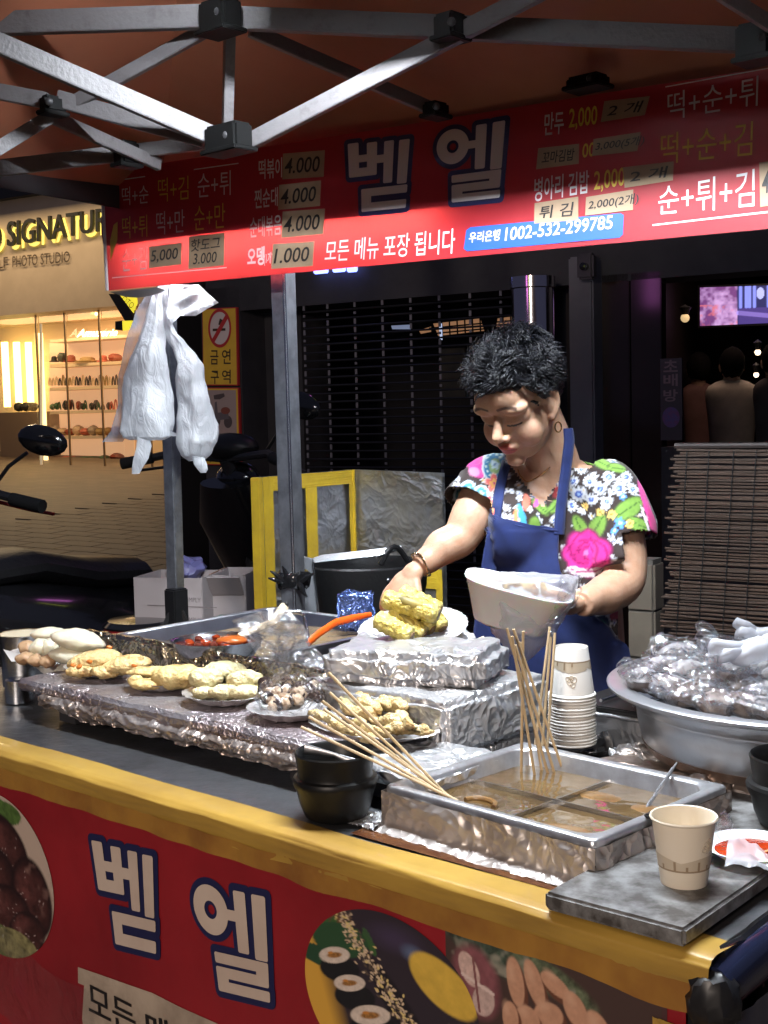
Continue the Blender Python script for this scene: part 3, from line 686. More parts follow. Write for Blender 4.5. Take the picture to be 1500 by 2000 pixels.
for (x0, y0, d0, x1, y1, d1, th) in [(-60, 48, 2.6, 400, 33, 2.5, 42), (462, 36, 2.5, 1450, 79, 2.3, 43), (-60, 60, 2.42, 412, 265, 2.6, 37), (490, 276, 2.6, 1090, -35, 2.28, 33),
        (418, 50, 2.52, 140, 203, 2.66, 26), (488, 58, 2.52, 842, 212, 2.74, 25), (449, 55, 2.56, 444, 250, 2.64, 34), (112, 193, 2.66, 400, 272, 2.63, 32), (-40, 172, 2.68, 92, 197, 2.66, 30),
        (-20, 300, 2.62, 98, 228, 2.68, 26), (92, 224, 2.69, 312, 322, 2.92, 24), (-30, 332, 2.85, 236, 300, 2.9, 30), (258, 296, 2.9, 420, 276, 2.88, 26), (1405, -15, 2.15, 1560, 82, 2.2, 28), (1488, 66, 2.3, 1640, 40, 2.3, 43),
        (0, 205, 3.15, 60, 232, 3.2, 16), (1210, 5, 2.9, 1440, 70, 2.6, 20) if False else (860, 215, 2.95, 905, 236, 3.0, 22)]:
    pxbar(G(), x0, y0, d0, x1, y1, d1, th).make('truss_bar', m_truss, tent, smooth=False)
eb0 = Q[0]+Vector((0, 0, .035))+BNOR*.05; eb1 = Q[1]+Vector((0, 0, .035))+BNOR*.05
G().bar(eb0, eb1, .02, .035).make('truss_bar', m_truss, tent, smooth=False)
for (x, y, d, w_, h_) in [(430, 32, 2.47, 76, 58), (446, 270, 2.57, 92, 50), (880, 52, 2.37, 50, 46), (1480, 82, 2.27, 72, 68), (103, 205, 2.65, 28, 32), (247, 300, 2.88, 34, 46), (851, 214, 2.72, 36, 26), (1148, 160, 2.6, 74, 22)]:
    c = D(x, y, d); s_ = d/2500
    g = G().box(c, (w_*s_, .05, h_*s_), RC, .006); g.box(c-Vector((0, 0, h_*s_*.5)), (w_*s_*1.12, .062, .009), RC, .002)
    j = g.make('joint', m_joint, tent)
    g = G().lathe([(.008, 0), (.008, .004), (.005, .007), (.0001, .008)], c+Vector((0, -.0275, 0)), 10, rot('X', 90)).make('bolt', m_dark, j)
g = G().bar(ext(leg1_t, leg1_b, .0), ext(leg1_t, leg1_b, 2.06), .036, .036, up=BNOR, bev=.003); g.make('leg', m_pole, tent, smooth=False)
for c in (Q[1], Q[2], Q[3]): G().box((c.x, c.y, c.z/2), (.036, .036, c.z), RC, .003).make('leg', m_pole, tent, smooth=False)
q = D(345, 1188, 3.47); g = G().box(q, (.046, .05, .11), RC, .004)
for s in (-1, 1): g.bar(q+Vector((0, -.01, .02)), q+Vector((s*.07, -.02, -.12)), .008, .014)
g.make('foot_bracket', m_black, tent)
# LED tube fixture inside the tent
FR = Matrix.Rotation(math.atan2(BDIR.y, BDIR.x), 3, 'Z')
m_fxw = M('fixture_white', (.7, .7, .7), .5); 
for tn_, (tcn, lb, hw, hl, drop) in enumerate(((TUBE_C, 'shaded LED tube light hung under the canopy straight above the counter', .12, .47, .075), (TUBE_C2, 'LED tube light hung close behind the red menu banner', .045, .46, .004))):
    fx = thing('tube_light_fixture', lb, 'light', tcn, 0, 'LED tube lights under the canopy')
    g = G().box(tcn+Vector((0, 0, .02)), (2*hl+.08, hw*2, .006), FR)
    if drop > .01:
        for s in (-1, 1): g.box(tcn+FR@Vector((0, s*hw, .020-drop/2)), (2*hl+.08, .004, drop), FR)
    g.make('shade', m_fxw, fx, smooth=False)
    G().tube([tcn+FR@Vector((-hl, 0, .002)), tcn+FR@Vector((hl, 0, .002))], .0055, 6).make('tube', M('led_tube_glow%d' % tn_, (.86, .93, 1), .5, emit=TUBE_W[tn_]), fx)
    for s in (-.4, .4): G().tube([tcn+FR@Vector((s, 0, .02)), tcn+FR@Vector((s, 0, .26 if tn_ else .5))], .002, 5).make('wire', m_black, fx)
# second steel post with its tape tie
po = thing('steel_post', 'grey steel post with black plastic tied round it, standing before the foil windscreen', 'post', ext(D(553, 545, 3.2), D(574, 1195, 3.2), 0))
pa, pb = D(553, 545, 3.2), D(574, 1195, 3.2)
G().bar(ext(pa, pb, 0), ext(pa, pb, 2.1), .044, .05, up=BNOR, bev=.004).make('shaft', m_pole, po, smooth=False)
G().bar(ext(pa, pb, .01)+Vector((.004, -.029, 0)), ext(pa, pb, 2.1)+Vector((.004, -.029, 0)), .008, .008, up=BNOR, bev=.002).make('rib', M('pole_highlight', (.75, .77, .8), .25, 1.), po, smooth=False)
c = D(573, 1132, 3.2); g = G().lathe([(.034, -.022), (.041, -.014), (.042, .012), (.035, .022)], c, 24).disp(crump(.012, 40))
for k, (dx, dz) in enumerate(((-.045, .028), (-.05, .01), (.046, .02), (.03, -.04), (-.02, .04))): g.tube([c+Vector((dx*.5, -.03, 0)), c+Vector((dx*.9, -.04, dz*.7)), c+Vector((dx*1.2, -.038, dz))], [.009, .006, .002], 6)
g.make('plastic_tie', m_blackg, po)

# ================================================================== menu banner
bo = D(212, 568, 3.4)
def bwave(a, b): return .007*math.sin(2.1*a+.6) + .004*math.sin(4.3*a+1.2)*(b/.3)
BN = Plane(bo, BDIR, (0, 0, 1), bwave)
ban = thing('menu_banner', 'long red vinyl menu banner with white and yellow Korean lettering and taped price tags', 'banner', bo)
m_red = M('red_vinyl', (.34, .018, .026), .42, col2=(.28, .014, .022), ns=5, bump=.12, bs=6, bdist=.02)
def lucent(m, col, k=.35):
    t = m.node_tree; b = t.nodes['Principled BSDF']; tl = _n(t, 'ShaderNodeBsdfTranslucent'); tl.inputs[0].default_value = (*col, 1); mx = _n(t, 'ShaderNodeMixShader'); mx.inputs[0].default_value = k
    t.links.new(b.outputs[0], mx.inputs[1]); t.links.new(tl.outputs[0], mx.inputs[2]); t.links.new(mx.outputs[0], t.nodes['Material Output'].inputs[0])
lucent(m_red, (.75, .05, .04), .14)
m_bw = M('banner_white', (.62, .56, .56), .5); m_by = M('banner_yellow', (.62, .42, .05), .5); m_navy = M('banner_navy', (.012, .014, .06), .45); m_blu = M('banner_blue', (.02, .085, .42), .45)
m_tag = M('cardboard_tag', (.36, .25, .16), .7, col2=(.28, .19, .12), ns=10); m_ink = M('marker_ink', (.012, .01, .01), .5); m_tape = M('clear_tape', (.45, .38, .3), .15, alpha=.35)
top = BN.px(212, 337)[1]
def bshape(x, y):
    a = 2.4*x; b = top*y; a += -.008*(1-abs(2*y-1))*(x < .02) + .004*math.sin(9*y)*(x < .02)
    return BN.at(a, b)
G().grid(bshape, 120, 16).make('vinyl_sheet', m_red, ban)
g = G().grid(lambda x, y: BN.at(-.006+.17*x, -.002-.018*y*math.sin(pi*(.04+.9*x))**.7, -.012-.03*y), 16, 4); g.make('curled_hem', M('vinyl_back_white', (.8, .82, .85), .4), ban)
g = G().grid(lambda x, y: BN.at(-.006+.012*x, top*y, .001+.004*math.sin(pi*x)), 3, 12); g.make('edge_hem', M('vinyl_edge', (.55, .5, .5), .4), ban)
def bt(body, ll, lr, ur, ul, mat=None, bold=.012, sh_=0., off=.0014): return BN.text(body, ll, lr, ur, ul, mat or m_bw, ban, off=off, bold=bold, shear=sh_)
for body, x0, x1, yt, yb, mat in (('떡+순', 243, 295, 367, 403, m_bw), ('떡+김', 314, 373, 350, 396, m_by), ('순+튀', 391, 455, 340, 388, m_bw), ('떡+튀', 243, 292, 425, 468, m_by), ('떡+만', 310, 365, 415, 460, m_bw), ('순+만', 384, 444, 403, 451, m_by), ('순+김', 242, 290, 486, 531, m_bw)):
    w_ = x1-x0; bt(body, (x0, yb), (x1, yb-w_*.10), (x1, yt-w_*.10), (x0, yt), mat, bold=-.004)
for q in ([(222, 356), (470, 321), (470, 319), (222, 354)], [(222, 544), (447, 524), (447, 522), (222, 542)], [(1300, 171), (1520, 130), (1520, 128), (1300, 169)], [(1274, 441), (1520, 413), (1520, 409), (1274, 438)]): BN.quad(q, m_bw, ban, 'printed_line', .0014)
bt('떡볶이', (509, 352), (554, 347), (554, 308), (509, 313)); bt('찐순대', (501, 409), (546, 403), (546, 366), (501, 371)); bt('순대볶음', (492, 466), (553, 459), (553, 419), (492, 426)); bt('오뎅', (487, 521), (520, 518), (521, 481), (487, 485), bold=.03); bt('(1개)', (519, 520), (536, 519), (537, 492), (520, 494))
def tag(pts, body, tp=None, bold=.006, rows=None):
    t_ = BN.quad(pts, m_tag, ban, 'price_tag', .0022)
    pts_t = [(pts[0][0]+2, pts[0][1]-3)]+[(pts[1][0]-2, pts[1][1]-3)]+list(pts[2:])
    if rows is None: rows = [(body, tp)]
    for b_, q in rows: BN.text(b_, *q, m_ink, t_, off=.0036, bold=bold, shear=.12, name='handwriting')
    return t_
def inq(pts, l=.1, r=.1, b=.2, t=.2):
    ul, ur, lr, ll = pts
    def m(x, y): return tuple((1-y)*((1-x)*ll[i]+x*lr[i])+y*((1-x)*ul[i]+x*ur[i]) for i in (0, 1))
    return [m(l, b), m(1-r, b), m(1-r, 1-t), m(l, 1-t)]
for pts, body in (([(556, 301), (637, 294), (635, 346), (555, 351)], '4.000'), ([(549, 362), (630, 353), (628, 403), (547, 411)], '4.000'), ([(556, 414), (638, 408), (635, 458), (553, 466)], '4.000'), ([(537, 477), (618, 472), (615, 520), (534, 526)], '1.000'), ([(296, 482), (360, 475), (359, 517), (295, 525)], '5,000'),
        ([(1181, 198), (1270, 188), (1260, 225), (1174, 239)], '2 개'), ([(1052, 290), (1132, 281), (1131, 320), (1048, 331)], '꼬마김밥'), ([(1160, 272), (1252, 258), (1245, 295), (1157, 305)], '3,000(5개)'), ([(1217, 327), (1316, 315), (1314, 352), (1220, 367)], '2 개'), ([(1045, 397), (1130, 384), (1130, 430), (1044, 437)], '튀 김'), ([(1145, 385), (1237, 370), (1236, 410), (1143, 421)], '2,000(2개)'), ([(1482, 317), (1560, 308), (1560, 392), (1484, 404)], '4,000')):
    r_ = -.12 if '(' in body else .1
    tag(pts, body, inq(pts, .06 if len(body) > 4 else .12, r_, .2, .2), bold=.01)
pts = [(374, 463), (444, 455), (442, 519), (372, 526)]
tag(pts, '', rows=[('핫도그', inq(pts, .08, .12, .52, .1)), ('3.000', inq(pts, .14, .2, .12, .55))])
syllable(BN, 'b', [(688, 417), (797, 406), (808, 262), (681, 279)], m_bw, m_navy, ban)
syllable(BN, 'e', [(858, 399), (980, 386), (993, 230), (852, 254)], m_bw, m_navy, ban)
bt('모든 메뉴 포장 됩니다', (637, 513), (889, 495), (891, 446), (640, 471), M('banner_lit_white', (.8, .78, .78), .5), bold=.006)  # lighter white: the light on the lower strip is put into this line
BN.quad([BNp for BNp in ((907, 486), (912, 450), (920, 444), (1211, 416), (1218, 420), (1216, 458), (1209, 464), (914, 491))], m_blu, ban, 'blue_badge', .0014)
bt('우리은행', (917, 475), (977, 470), (979, 448), (919, 454), off=.003, bold=.02); bt('1002-532-299785', (987, 471), (1196, 447), (1198, 420), (990, 445), off=.003)
bt('만두', (1063, 266), (1101, 261), (1103, 216), (1065, 221)); bt('2,000', (1111, 256), (1166, 249), (1168, 206), (1113, 213), m_by); bt('00', (1137, 309), (1161, 305), (1163, 277), (1139, 281), m_by)
bt('병아리 김밥', (1043, 395), (1150, 377), (1151, 332), (1045, 348)); bt('2,000', (1160, 377), (1219, 368), (1221, 326), (1161, 335), m_by)
bt('떡+순+튀', (1304, 235), (1479, 206), (1481, 147), (1304, 182), bold=-.004); bt('떡+순+김', (1290, 321), (1468, 303), (1470, 236), (1291, 262), m_by, bold=-.004); bt('순+튀+김', (1285, 420), (1472, 403), (1473, 329), (1286, 365), bold=0)
BN.quad([(219, 510), (233, 470), (234, 434), (226, 440), (219, 470)], m_by, ban, 'printed_corn', .0014)

# ================================================================== plastic bags tied to the tent leg
def plastic(name, milk, col=(.92, .94, .98), rough=.28):
    m = bpy.data.materials.new(name); m.use_nodes = True; t = m.node_tree; L = t.links.new; b = t.nodes['Principled BSDF']; out = t.nodes['Material Output']
    b.inputs['Base Color'].default_value = (*col, 1); b.inputs['Roughness'].default_value = rough
    tl = _n(t, 'ShaderNodeBsdfTranslucent'); tl.inputs[0].default_value = (*col, 1)
    m1 = _n(t, 'ShaderNodeMixShader'); m1.inputs[0].default_value = .5; L(b.outputs[0], m1.inputs[1]); L(tl.outputs[0], m1.inputs[2])
    tr = _n(t, 'ShaderNodeBsdfTransparent'); m2 = _n(t, 'ShaderNodeMixShader'); m2.inputs[0].default_value = milk; L(tr.outputs[0], m2.inputs[1]); L(m1.outputs[0], m2.inputs[2]); L(m2.outputs[0], out.inputs[0])
    tc = _n(t, 'ShaderNodeTexCoord'); mp = _n(t, 'ShaderNodeMapping'); mp.inputs['Scale'].default_value = (1, 1, .35); L(tc.outputs['Object'], mp.inputs[0])
    nw = _n(t, 'ShaderNodeTexNoise'); nw.inputs['Scale'].default_value = 38; nw.inputs['Detail'].default_value = 4; nw.inputs['Distortion'].default_value = 1.2; L(mp.outputs[0], nw.inputs[0])
    bp_ = _n(t, 'ShaderNodeBump'); bp_.inputs['Strength'].default_value = .7; bp_.inputs['Distance'].default_value = .012; L(nw.outputs['Fac'], bp_.inputs['Height']); L(bp_.outputs[0], b.inputs['Normal']); L(bp_.outputs[0], tl.inputs['Normal'])
    return m
m_bag = plastic('white_bag_plastic', .93); m_bagt = plastic('thin_bag_plastic', .45, (.6, .64, .74))
def bagloft(rows, d, seed, nf=7, amp=.010, seg=72, thick=.5, sub=6):
    """rows: (y, left x, right x) in the photo; a closed soft bag whose folds gather towards its neck"""
    rr = []
    for i in range(len(rows)-1):
        for k in range(sub):
            t = k/sub; rr.append(tuple(rows[i][j]*(1-t)+rows[i+1][j]*t for j in range(3)))
    rr.append(rows[-1]); g = G(); n = len(rr)
    for j, (y, xl, xr) in enumerate(rr):
        a, b = D(xl, y, d), D(xr, y, d); c = (a+b)/2; w_ = max((b-a).length/2, .003); v = j/(n-1)
        for k in range(seg):
            th = 2*pi*k/seg; rip = 1+.10*math.cos(nf*th+seed+3*v)*(1-.75*v)+.05*math.cos(2*nf*th+seed*2+6*v)*(1-v)
            p = c+Vector((math.cos(th)*w_*(.97+.03*rip), math.sin(th)*w_*thick*rip, 0))
            q = p*13; p += Vector((0, 1, 0))*noise.noise(q+Vector((seed, 0, 0)))*amp*1.6 + Vector((nz(p, 9, seed), 0, nz(p, 9, seed+5)))*amp*.7
            g.v.append(p)
    for j in range(n-1):
        for k in range(seg):
            k2 = (k+1) % seg; g.f.append((j*seg+k, j*seg+k2, (j+1)*seg+k2, (j+1)*seg+k))
    g.f.append(tuple(range(seg))); g.f.append(tuple((n-1)*seg+k for k in range(seg))[::-1])
    return g
tie = D(322, 640, 3.46)
b1 = thing('plastic_bag', 'full white plastic bag with knotted tail, left one of two on the tent leg', 'bag', tie, group='white plastic bags tied to the tent leg')
bagloft([(572, 300, 318), (600, 288, 318), (640, 276, 322), (690, 258, 326), (735, 240, 332), (780, 238, 338), (815, 236, 340), (840, 232, 338), (852, 238, 334), (858, 252, 322)], 3.38, 1.3, 6).disp(crump(.005, 16)).make('bag', m_bag, b1, ang=False)
bagloft([(580, 286, 306), (610, 264, 300), (650, 250, 296), (700, 238, 280), (730, 229, 268), (790, 232, 262), (840, 216, 252), (862, 198, 240)], 3.42, 4.3, 4, thick=.2).make('outer_film', m_bagt, b1, ang=False)
bagloft([(848, 268, 292), (872, 266, 296), (895, 260, 290), (915, 257, 278), (926, 257, 272)], 3.36, 2.2, 3, thick=.35, amp=.006).make('knot_tail', m_bag, b1, ang=False)
g = G().grid(lambda x, y: D(320+24*x, 838+14*y+8*x*(1-y), 3.345+.02*math.sin(4*x)), 6, 4); g.make('corner_tip', m_bag, b1, ang=False)
b2 = thing('plastic_bag', 'twisted white plastic bag bulging low down, right one of two on the tent leg', 'bag', tie+Vector((.05, 0, 0)), group='white plastic bags tied to the tent leg')
bagloft([(556, 312, 334), (580, 306, 332), (610, 304, 334), (636, 310, 336), (656, 320, 346), (680, 332, 366), (712, 343, 396), (745, 344, 402), (790, 345, 408), (830, 344, 424), (865, 345, 424), (888, 353, 412), (900, 366, 402)], 3.41, 5.1, 5, amp=.012, thick=.62).disp(crump(.006, 16, 3)).make('bag', m_bag, b2, ang=False)
bagloft([(893, 374, 398), (908, 378, 404), (918, 386, 406), (924, 392, 402)], 3.37, 2.9, 4, amp=.004).make('knot_tail', m_bag, b2, ang=False)
fl = [(333, 556), (388, 556), (408, 575), (427, 591), (404, 604), (382, 617), (352, 617), (334, 634), (326, 610)]
cx_, cy_ = 365, 590
def flap(x, y):
    t = x*len(fl); i = int(t) % len(fl); f_ = t-int(t); a, b = fl[i], fl[(i+1) % len(fl)]; X = a[0]*(1-f_)+b[0]*f_; Y = a[1]*(1-f_)+b[1]*f_
    X = cx_+(X-cx_)*y; Y = cy_+(Y-cy_)*y; return D(X, Y, 3.38+.022*math.sin(X*.11)+.018*math.cos(Y*.13+X*.05)+.03*(1-y))
G().grid(flap, 54, 10).make('loose_flap', m_bag, b2, ang=False)

# ================================================================== bamboo blind, side cabinet
bl = thing('bamboo_blind', 'brown split bamboo blind hanging at the right edge behind the basin', 'blind', (D(1420, 880, 3.3).x, 3.3, .25))
BB = Plane(D(1400, 880, 3.3), BDIR, (0, 0, 1)); a0 = BB.px(1326, 900)[0]; a1 = BB.px(1600, 900)[0]
m_bam = M('bamboo_slat', (.065, .036, .021), .7, col2=(.03, .016, .010), ns=9, stretch=(1, 1, 30)); m_bam2 = M('bamboo_slat_dark', (.04, .024, .016), .7)
rnd = random.Random(5); z = .0; sl = None; protos = []
for m_ in (m_bam, m_bam2):
    for k in range(2):
        o = G().tube([BB.s*(a1-a0)*t+Vector((0, 0, .0015*math.sin(5*t+k*2))) for t in (0, .3, .6, 1)], [(.0034, .0022)]*4, 6, flat=(0, 0, 1)).make('slat', m_, bl, local=True); protos.append(o)
inv = WM(bl).inverted(); n = 138; used = set()
for k in range(n):
    zz = -k*.0078
    jit = rnd.uniform(-.026, .012)
    p_ = inv@BB.at(a0+jit-.075*(k/n)*1.0, zz+rnd.uniform(-.0018, .0018), .004 if k % 2 else .008)
    i = rnd.choice((0, 0, 0, 1, 1, 2, 3))
    o = protos[i]
    if i in used: o = protos[i].copy(); COL.objects.link(o)
    used.add(i); o.location = p_; o.rotation_euler = (0, rnd.uniform(-.012, .012), 0)
for i in range(4):
    if i not in used: bpy.data.objects.remove(protos[i])
for x in (1345, 1388, 1436, 1480):
    a = BB.px(x, 950)[0]; G().tube([BB.at(a-.07*t, -1.08*t, .012+.002*math.sin(40*t)) for t in [i/12 for i in range(13)]], .0016, 5).make('cord', m_black, bl)
G().tube([BB.at(a0-.01, .012, 0), BB.at(a1, .012, 0)], .009, 8).make('top_rail', M('rail_dark', (.03, .022, .02), .5), bl)
cb = thing('tiled_post', 'pale beige tiled post in shade between the woman and the bamboo blind', 'post', (D(1265, 1270, 3.4).x, 3.4, 0))
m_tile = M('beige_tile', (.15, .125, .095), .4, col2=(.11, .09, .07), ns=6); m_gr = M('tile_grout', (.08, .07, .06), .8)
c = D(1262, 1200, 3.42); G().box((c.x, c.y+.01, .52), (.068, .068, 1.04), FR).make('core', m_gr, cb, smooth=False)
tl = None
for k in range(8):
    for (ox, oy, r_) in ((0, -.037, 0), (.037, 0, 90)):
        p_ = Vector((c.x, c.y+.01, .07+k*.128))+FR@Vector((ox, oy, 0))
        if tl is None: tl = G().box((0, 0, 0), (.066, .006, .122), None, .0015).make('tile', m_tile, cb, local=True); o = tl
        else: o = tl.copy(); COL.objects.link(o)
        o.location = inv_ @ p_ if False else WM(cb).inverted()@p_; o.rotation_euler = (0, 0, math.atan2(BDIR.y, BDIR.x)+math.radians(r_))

# ================================================================== cooking corner behind the counter: windscreen, pot, rack, cartons
m_ytape = M('yellow_cloth_tape', (.62, .42, .03), .42, col2=(.5, .33, .03), ns=14, bump=.2, bs=30); m_sfoil = M('insulation_foil', (.5, .51, .53), .42, 1., crumple=.35, cs=22, col2=(.38, .38, .4), ns=5); m_grey = M('grey_board', (.25, .26, .28), .6)
ct = thing('cooking_table', 'low dark table behind the counter carrying the pot and foil windscreen', 'table', (-.1, 3.5, 0))
g = G().box((-.05, 3.55, .66), (1.15, .8, .03), FR).make('tabletop', m_dark, ct, smooth=False)
for sx in (-1, 1):
    for sy in (-1, 1): G().box(Vector((-.05, 3.55, .32))+FR@Vector((sx*.5, sy*.34, 0)), (.03, .03, .64), FR).make('leg', m_dark, ct, smooth=False)
ws = thing('foil_windscreen', 'folding foil windscreen edged with yellow tape behind the cooking pot', 'windscreen', (-.15, 3.7, .675))
A0 = D(507, 932, 3.62); A1 = D(687, 917, 3.95); A2 = D(864, 924, 3.75); zb_ = .675
def wpanel(a, b, nm):
    g = G(); x_ = (b-a); n_ = Vector((x_.y, -x_.x, 0)).normalized()
    def f(x, y): p = a*(1-x)+b*x; return Vector((p.x, p.y, zb_+(p.z-zb_)*y))
    g.grid(f, 20, 30); vs = g.v[:]
    g.disp(lambda p: p + n_*(.007*noise.noise(p*7)+.006*abs(noise.noise(p*22))))
    bk_ = G().grid(lambda x, y: f(x, y)-n_*.012, 1, 1)
    g.add(bk_.v, bk_.f); g.make(nm, m_sfoil, ws, ang=False); return n_, f
for a, b, strips in ((A0, A1, [(0, 0, .10, 1), (.1, .93, 1, 1), (.44, 0, .56, .93), (.93, 0, 1, .93)]), (A1, A2, [(0, 0, .05, 1), (.05, .42, .95, .52), (.93, .3, 1, .52)])):
    n_, f = wpanel(a, b, 'foil_panel')
    for x0, y0, x1, y1 in strips:
        G().grid(lambda x, y: f(x0+(x1-x0)*x, y0+(y1-y0)*y)+n_*(.012+.002*noise.noise(f(x, y)*30)), 6, 24).make('tape_strip', m_ytape, ws)
le = G().box((A0+Vector((0, 0, 0))) .lerp(Vector((A0.x, A0.y, zb_)), .5)+Vector((-.008, -.012, 0)), (.03, .02, A0.z-zb_), FR, .002).make('tape_edge', m_ytape, ws)
pot = thing('black_pot', 'large black iron cooking pot with a looped handle inside the foil windscreen', 'pot', (D(715, 1100, 3.5).x, 3.5, .675))
m_iron = M('black_iron', (.02, .02, .021), .35, .4, bump=.1, bs=90); pc = pot.location
G().lathe([(.10, 0), (.135, .03), (.152, .12), (.158, .27), (.166, .30), (.17, .36), (.165, .365), (.155, .30), (.145, .12), (.1, .04), (.001, .035)], (pc.x, pc.y, pc.z), 40).make('body', m_iron, pot)
for s in (1,):
    c_ = Vector((pc.x, pc.y, pc.z+.365)); G().tube([c_+Vector((.04+.075*i/8, -.07+.05*i/8, .045*math.sin(pi*i/8))) for i in range(9)], .008, 8).make('handle', m_iron, pot)
    G().ell(c_+Vector((.06, -.165, -.03)), (.006, .004, .006), 10).make('rivet', m_steel, pot); G().ell(c_+Vector((.11, -.14, -.03)), (.006, .004, .006), 10).make('rivet', m_steel, pot)
bn = thing('gas_burner', 'dark gas burner stand under the black pot', 'burner', (pc.x+.001, pc.y, .675)); 
rk = thing('wire_rack', 'steel wire draining rack lying across the rim of the black pot', 'rack', (pc.x-.08, pc.y, pc.z+.375))
m_wire = M('bright_wire', (.6, .62, .65), .25, 1.)
for k in range(11):
    o_ = Vector((pc.x-.19+.0, pc.y-.10+.02*k, pc.z+.374)); G().tube([o_+Vector((.02*k*.3, 0, 0)), o_+Vector((.23+.02*k*.3, -.02, .022))], .0022, 5).make('wire', m_wire, rk)
G().tube([Vector((pc.x-.19, pc.y-.11, pc.z+.370)), Vector((pc.x-.12, pc.y+.11, pc.z+.370))], .003, 6).make('wire', m_wire, rk); G().tube([Vector((pc.x+.03, pc.y-.13, pc.z+.392)), Vector((pc.x+.10, pc.y+.09, pc.z+.392))], .003, 6).make('wire', m_wire, rk)
bpy.data.objects.remove(bn)
pn = thing('grey_panel', 'grey sheet metal panel beside the pot, behind the steel post', 'panel', (D(600, 1200, 3.36).x, 3.36, .675))
q = [D(578, 1235, 3.34), D(628, 1235, 3.3), D(611, 1092, 3.3), D(580, 1085, 3.34)]; q[0].z = q[1].z = .676
g = G(); g.add(q+[p+Vector((.002, .012, 0)) for p in q], [(0, 1, 2, 3), (4, 5, 6, 7), (0, 1, 5, 4), (1, 2, 6, 5), (2, 3, 7, 6), (3, 0, 4, 7)]).make('sheet', m_grey, pn, smooth=False)
G().tube([D(611, 1095, 3.292), D(628, 1240, 3.292)], .003, 5).make('bright_edge', m_wire, pn)
# cartons on a crate
def carton(x0, y0, x1, y1, d, depth, label, ang, flaps=True, zb=None):
    a, b = D(x0, y1, d), D(x1, y1, d); t_ = D(x0, y0, d).z; zb = a.z; w_ = (b-a).length
    c = thing('carton', label, 'box', ((a.x+b.x)/2, d, zb), ang); m_ = WM(c); h = t_-zb
    mc = m_cart
    for nm, ctr, dm in (('side', (0, -depth/2, h/2), (w_, .004, h)), ('side', (0, depth/2, h/2), (w_, .004, h)), ('side', (-w_/2, 0, h/2), (.004, depth-.004, h)), ('side', (w_/2, 0, h/2), (.004, depth-.004, h)), ('base', (0, 0, .003), (w_, depth, .004))):
        G().box(ctr, dm).make(nm, mc, c, local=True, smooth=False)
    if flaps:
        G().box((0, -depth/2-.03, h-.03), (w_*.96, .004, .08), rot('X', 40)).make('flap', mc, c, local=True, smooth=False)
        G().box((-w_/2-.028, 0, h-.025), (.003, depth*.9, .07), rot('Y', 40)).make('flap', m_cartb, c, local=True, smooth=False)
    return c
m_cart = M('white_carton', (.42, .37, .37), .7, col2=(.44, .39, .39), ns=5); m_cartb = M('brown_carton', (.3, .18, .12), .75)
c1 = carton(287, 1122, 425, 1232, 4.0, .2, 'white carton with torn edge standing behind the tent leg', -.25, False)
PC_ = Plane(WM(c1)@Vector((0, -.1025, 0)), WM(c1).to_3x3()@Vector((1, 0, 0)), (0, 0, 1))
m_cpr = M('carton_print', (.2, .17, .17), .7)
for y in (1168, 1207): PC_.text('SIMPLY', (362, y+7), (392, y+9), (392, y), (362, y-2), m_cpr, c1, off=.001); disc(PC_, 352, y+2, 4, 6, m_cpr, c1, .001, .6, nm='printed_mark')
PC_.quad([(288, 1181), (424, 1186), (424, 1187.5), (288, 1182.5)], m_cpr, c1, 'seam', .0012)
c2 = carton(432, 1116, 498, 1232, 4.05, .2, 'open pale carton with brown inner flap, right of the torn white carton', -.15, True)
bk = thing('purple_bag', 'crumpled violet plastic bag stuffed in the open carton', 'bag', D(365, 1110, 4.05)); G().ell(D(365, 1113, 4.08), (.06, .05, .035), 20).disp(crump(.03, 18, 2)).make('bag', M('violet_plastic', (.18, .18, .4), .3, alpha=.9), bk)
cr_ = thing('crate', 'dark plastic crate carrying the cartons behind the stall', 'crate', (-.55, 4.12, 0)); zt_ = D(350, 1232, 4.0).z-.004
G().box((-.58, 4.1, zt_/2), (.62, .4, zt_), rot('Z', -12), .01).make('body', m_dark, cr_)
for k in range(5): G().box(Vector((-.58, 4.1, .1+k*.13))+rot('Z', -12)@Vector((0, -.204, 0)), (.6, .01, .02), rot('Z', -12)).make('rib', m_black, cr_)
rc = thing('red_tub', 'dark red plastic tub behind the counter, left of the cartons', 'tub', (D(275, 1230, 3.9).x, 3.9, 0))
zz = D(275, 1222, 3.9).z; G().lathe([(.09, 0), (.105, zz-.02), (.112, zz-.015), (.112, zz), (.1, zz), (.095, zz-.05), (.001, zz-.05)], (rc.location.x, 3.9, 0), 28).make('tub', M('red_plastic', (.25, .015, .02), .3), rc)
G().lathe([(.114, zz), (.116, zz+.006), (.10, zz+.02), (.001, zz+.024)], (rc.location.x, 3.9, 0), 28).make('lid', m_blackg, rc)
tg = thing('teal_bag', 'teal plastic sheet lying behind the steel sauce pan, below the cartons', 'bag', D(440, 1218, 3.2)); G().ell(D(442, 1216, 3.2), (.05, .03, .018), 20).disp(crump(.008, 30)).make('sheet', M('teal_plastic', (.01, .12, .1), .4), tg)
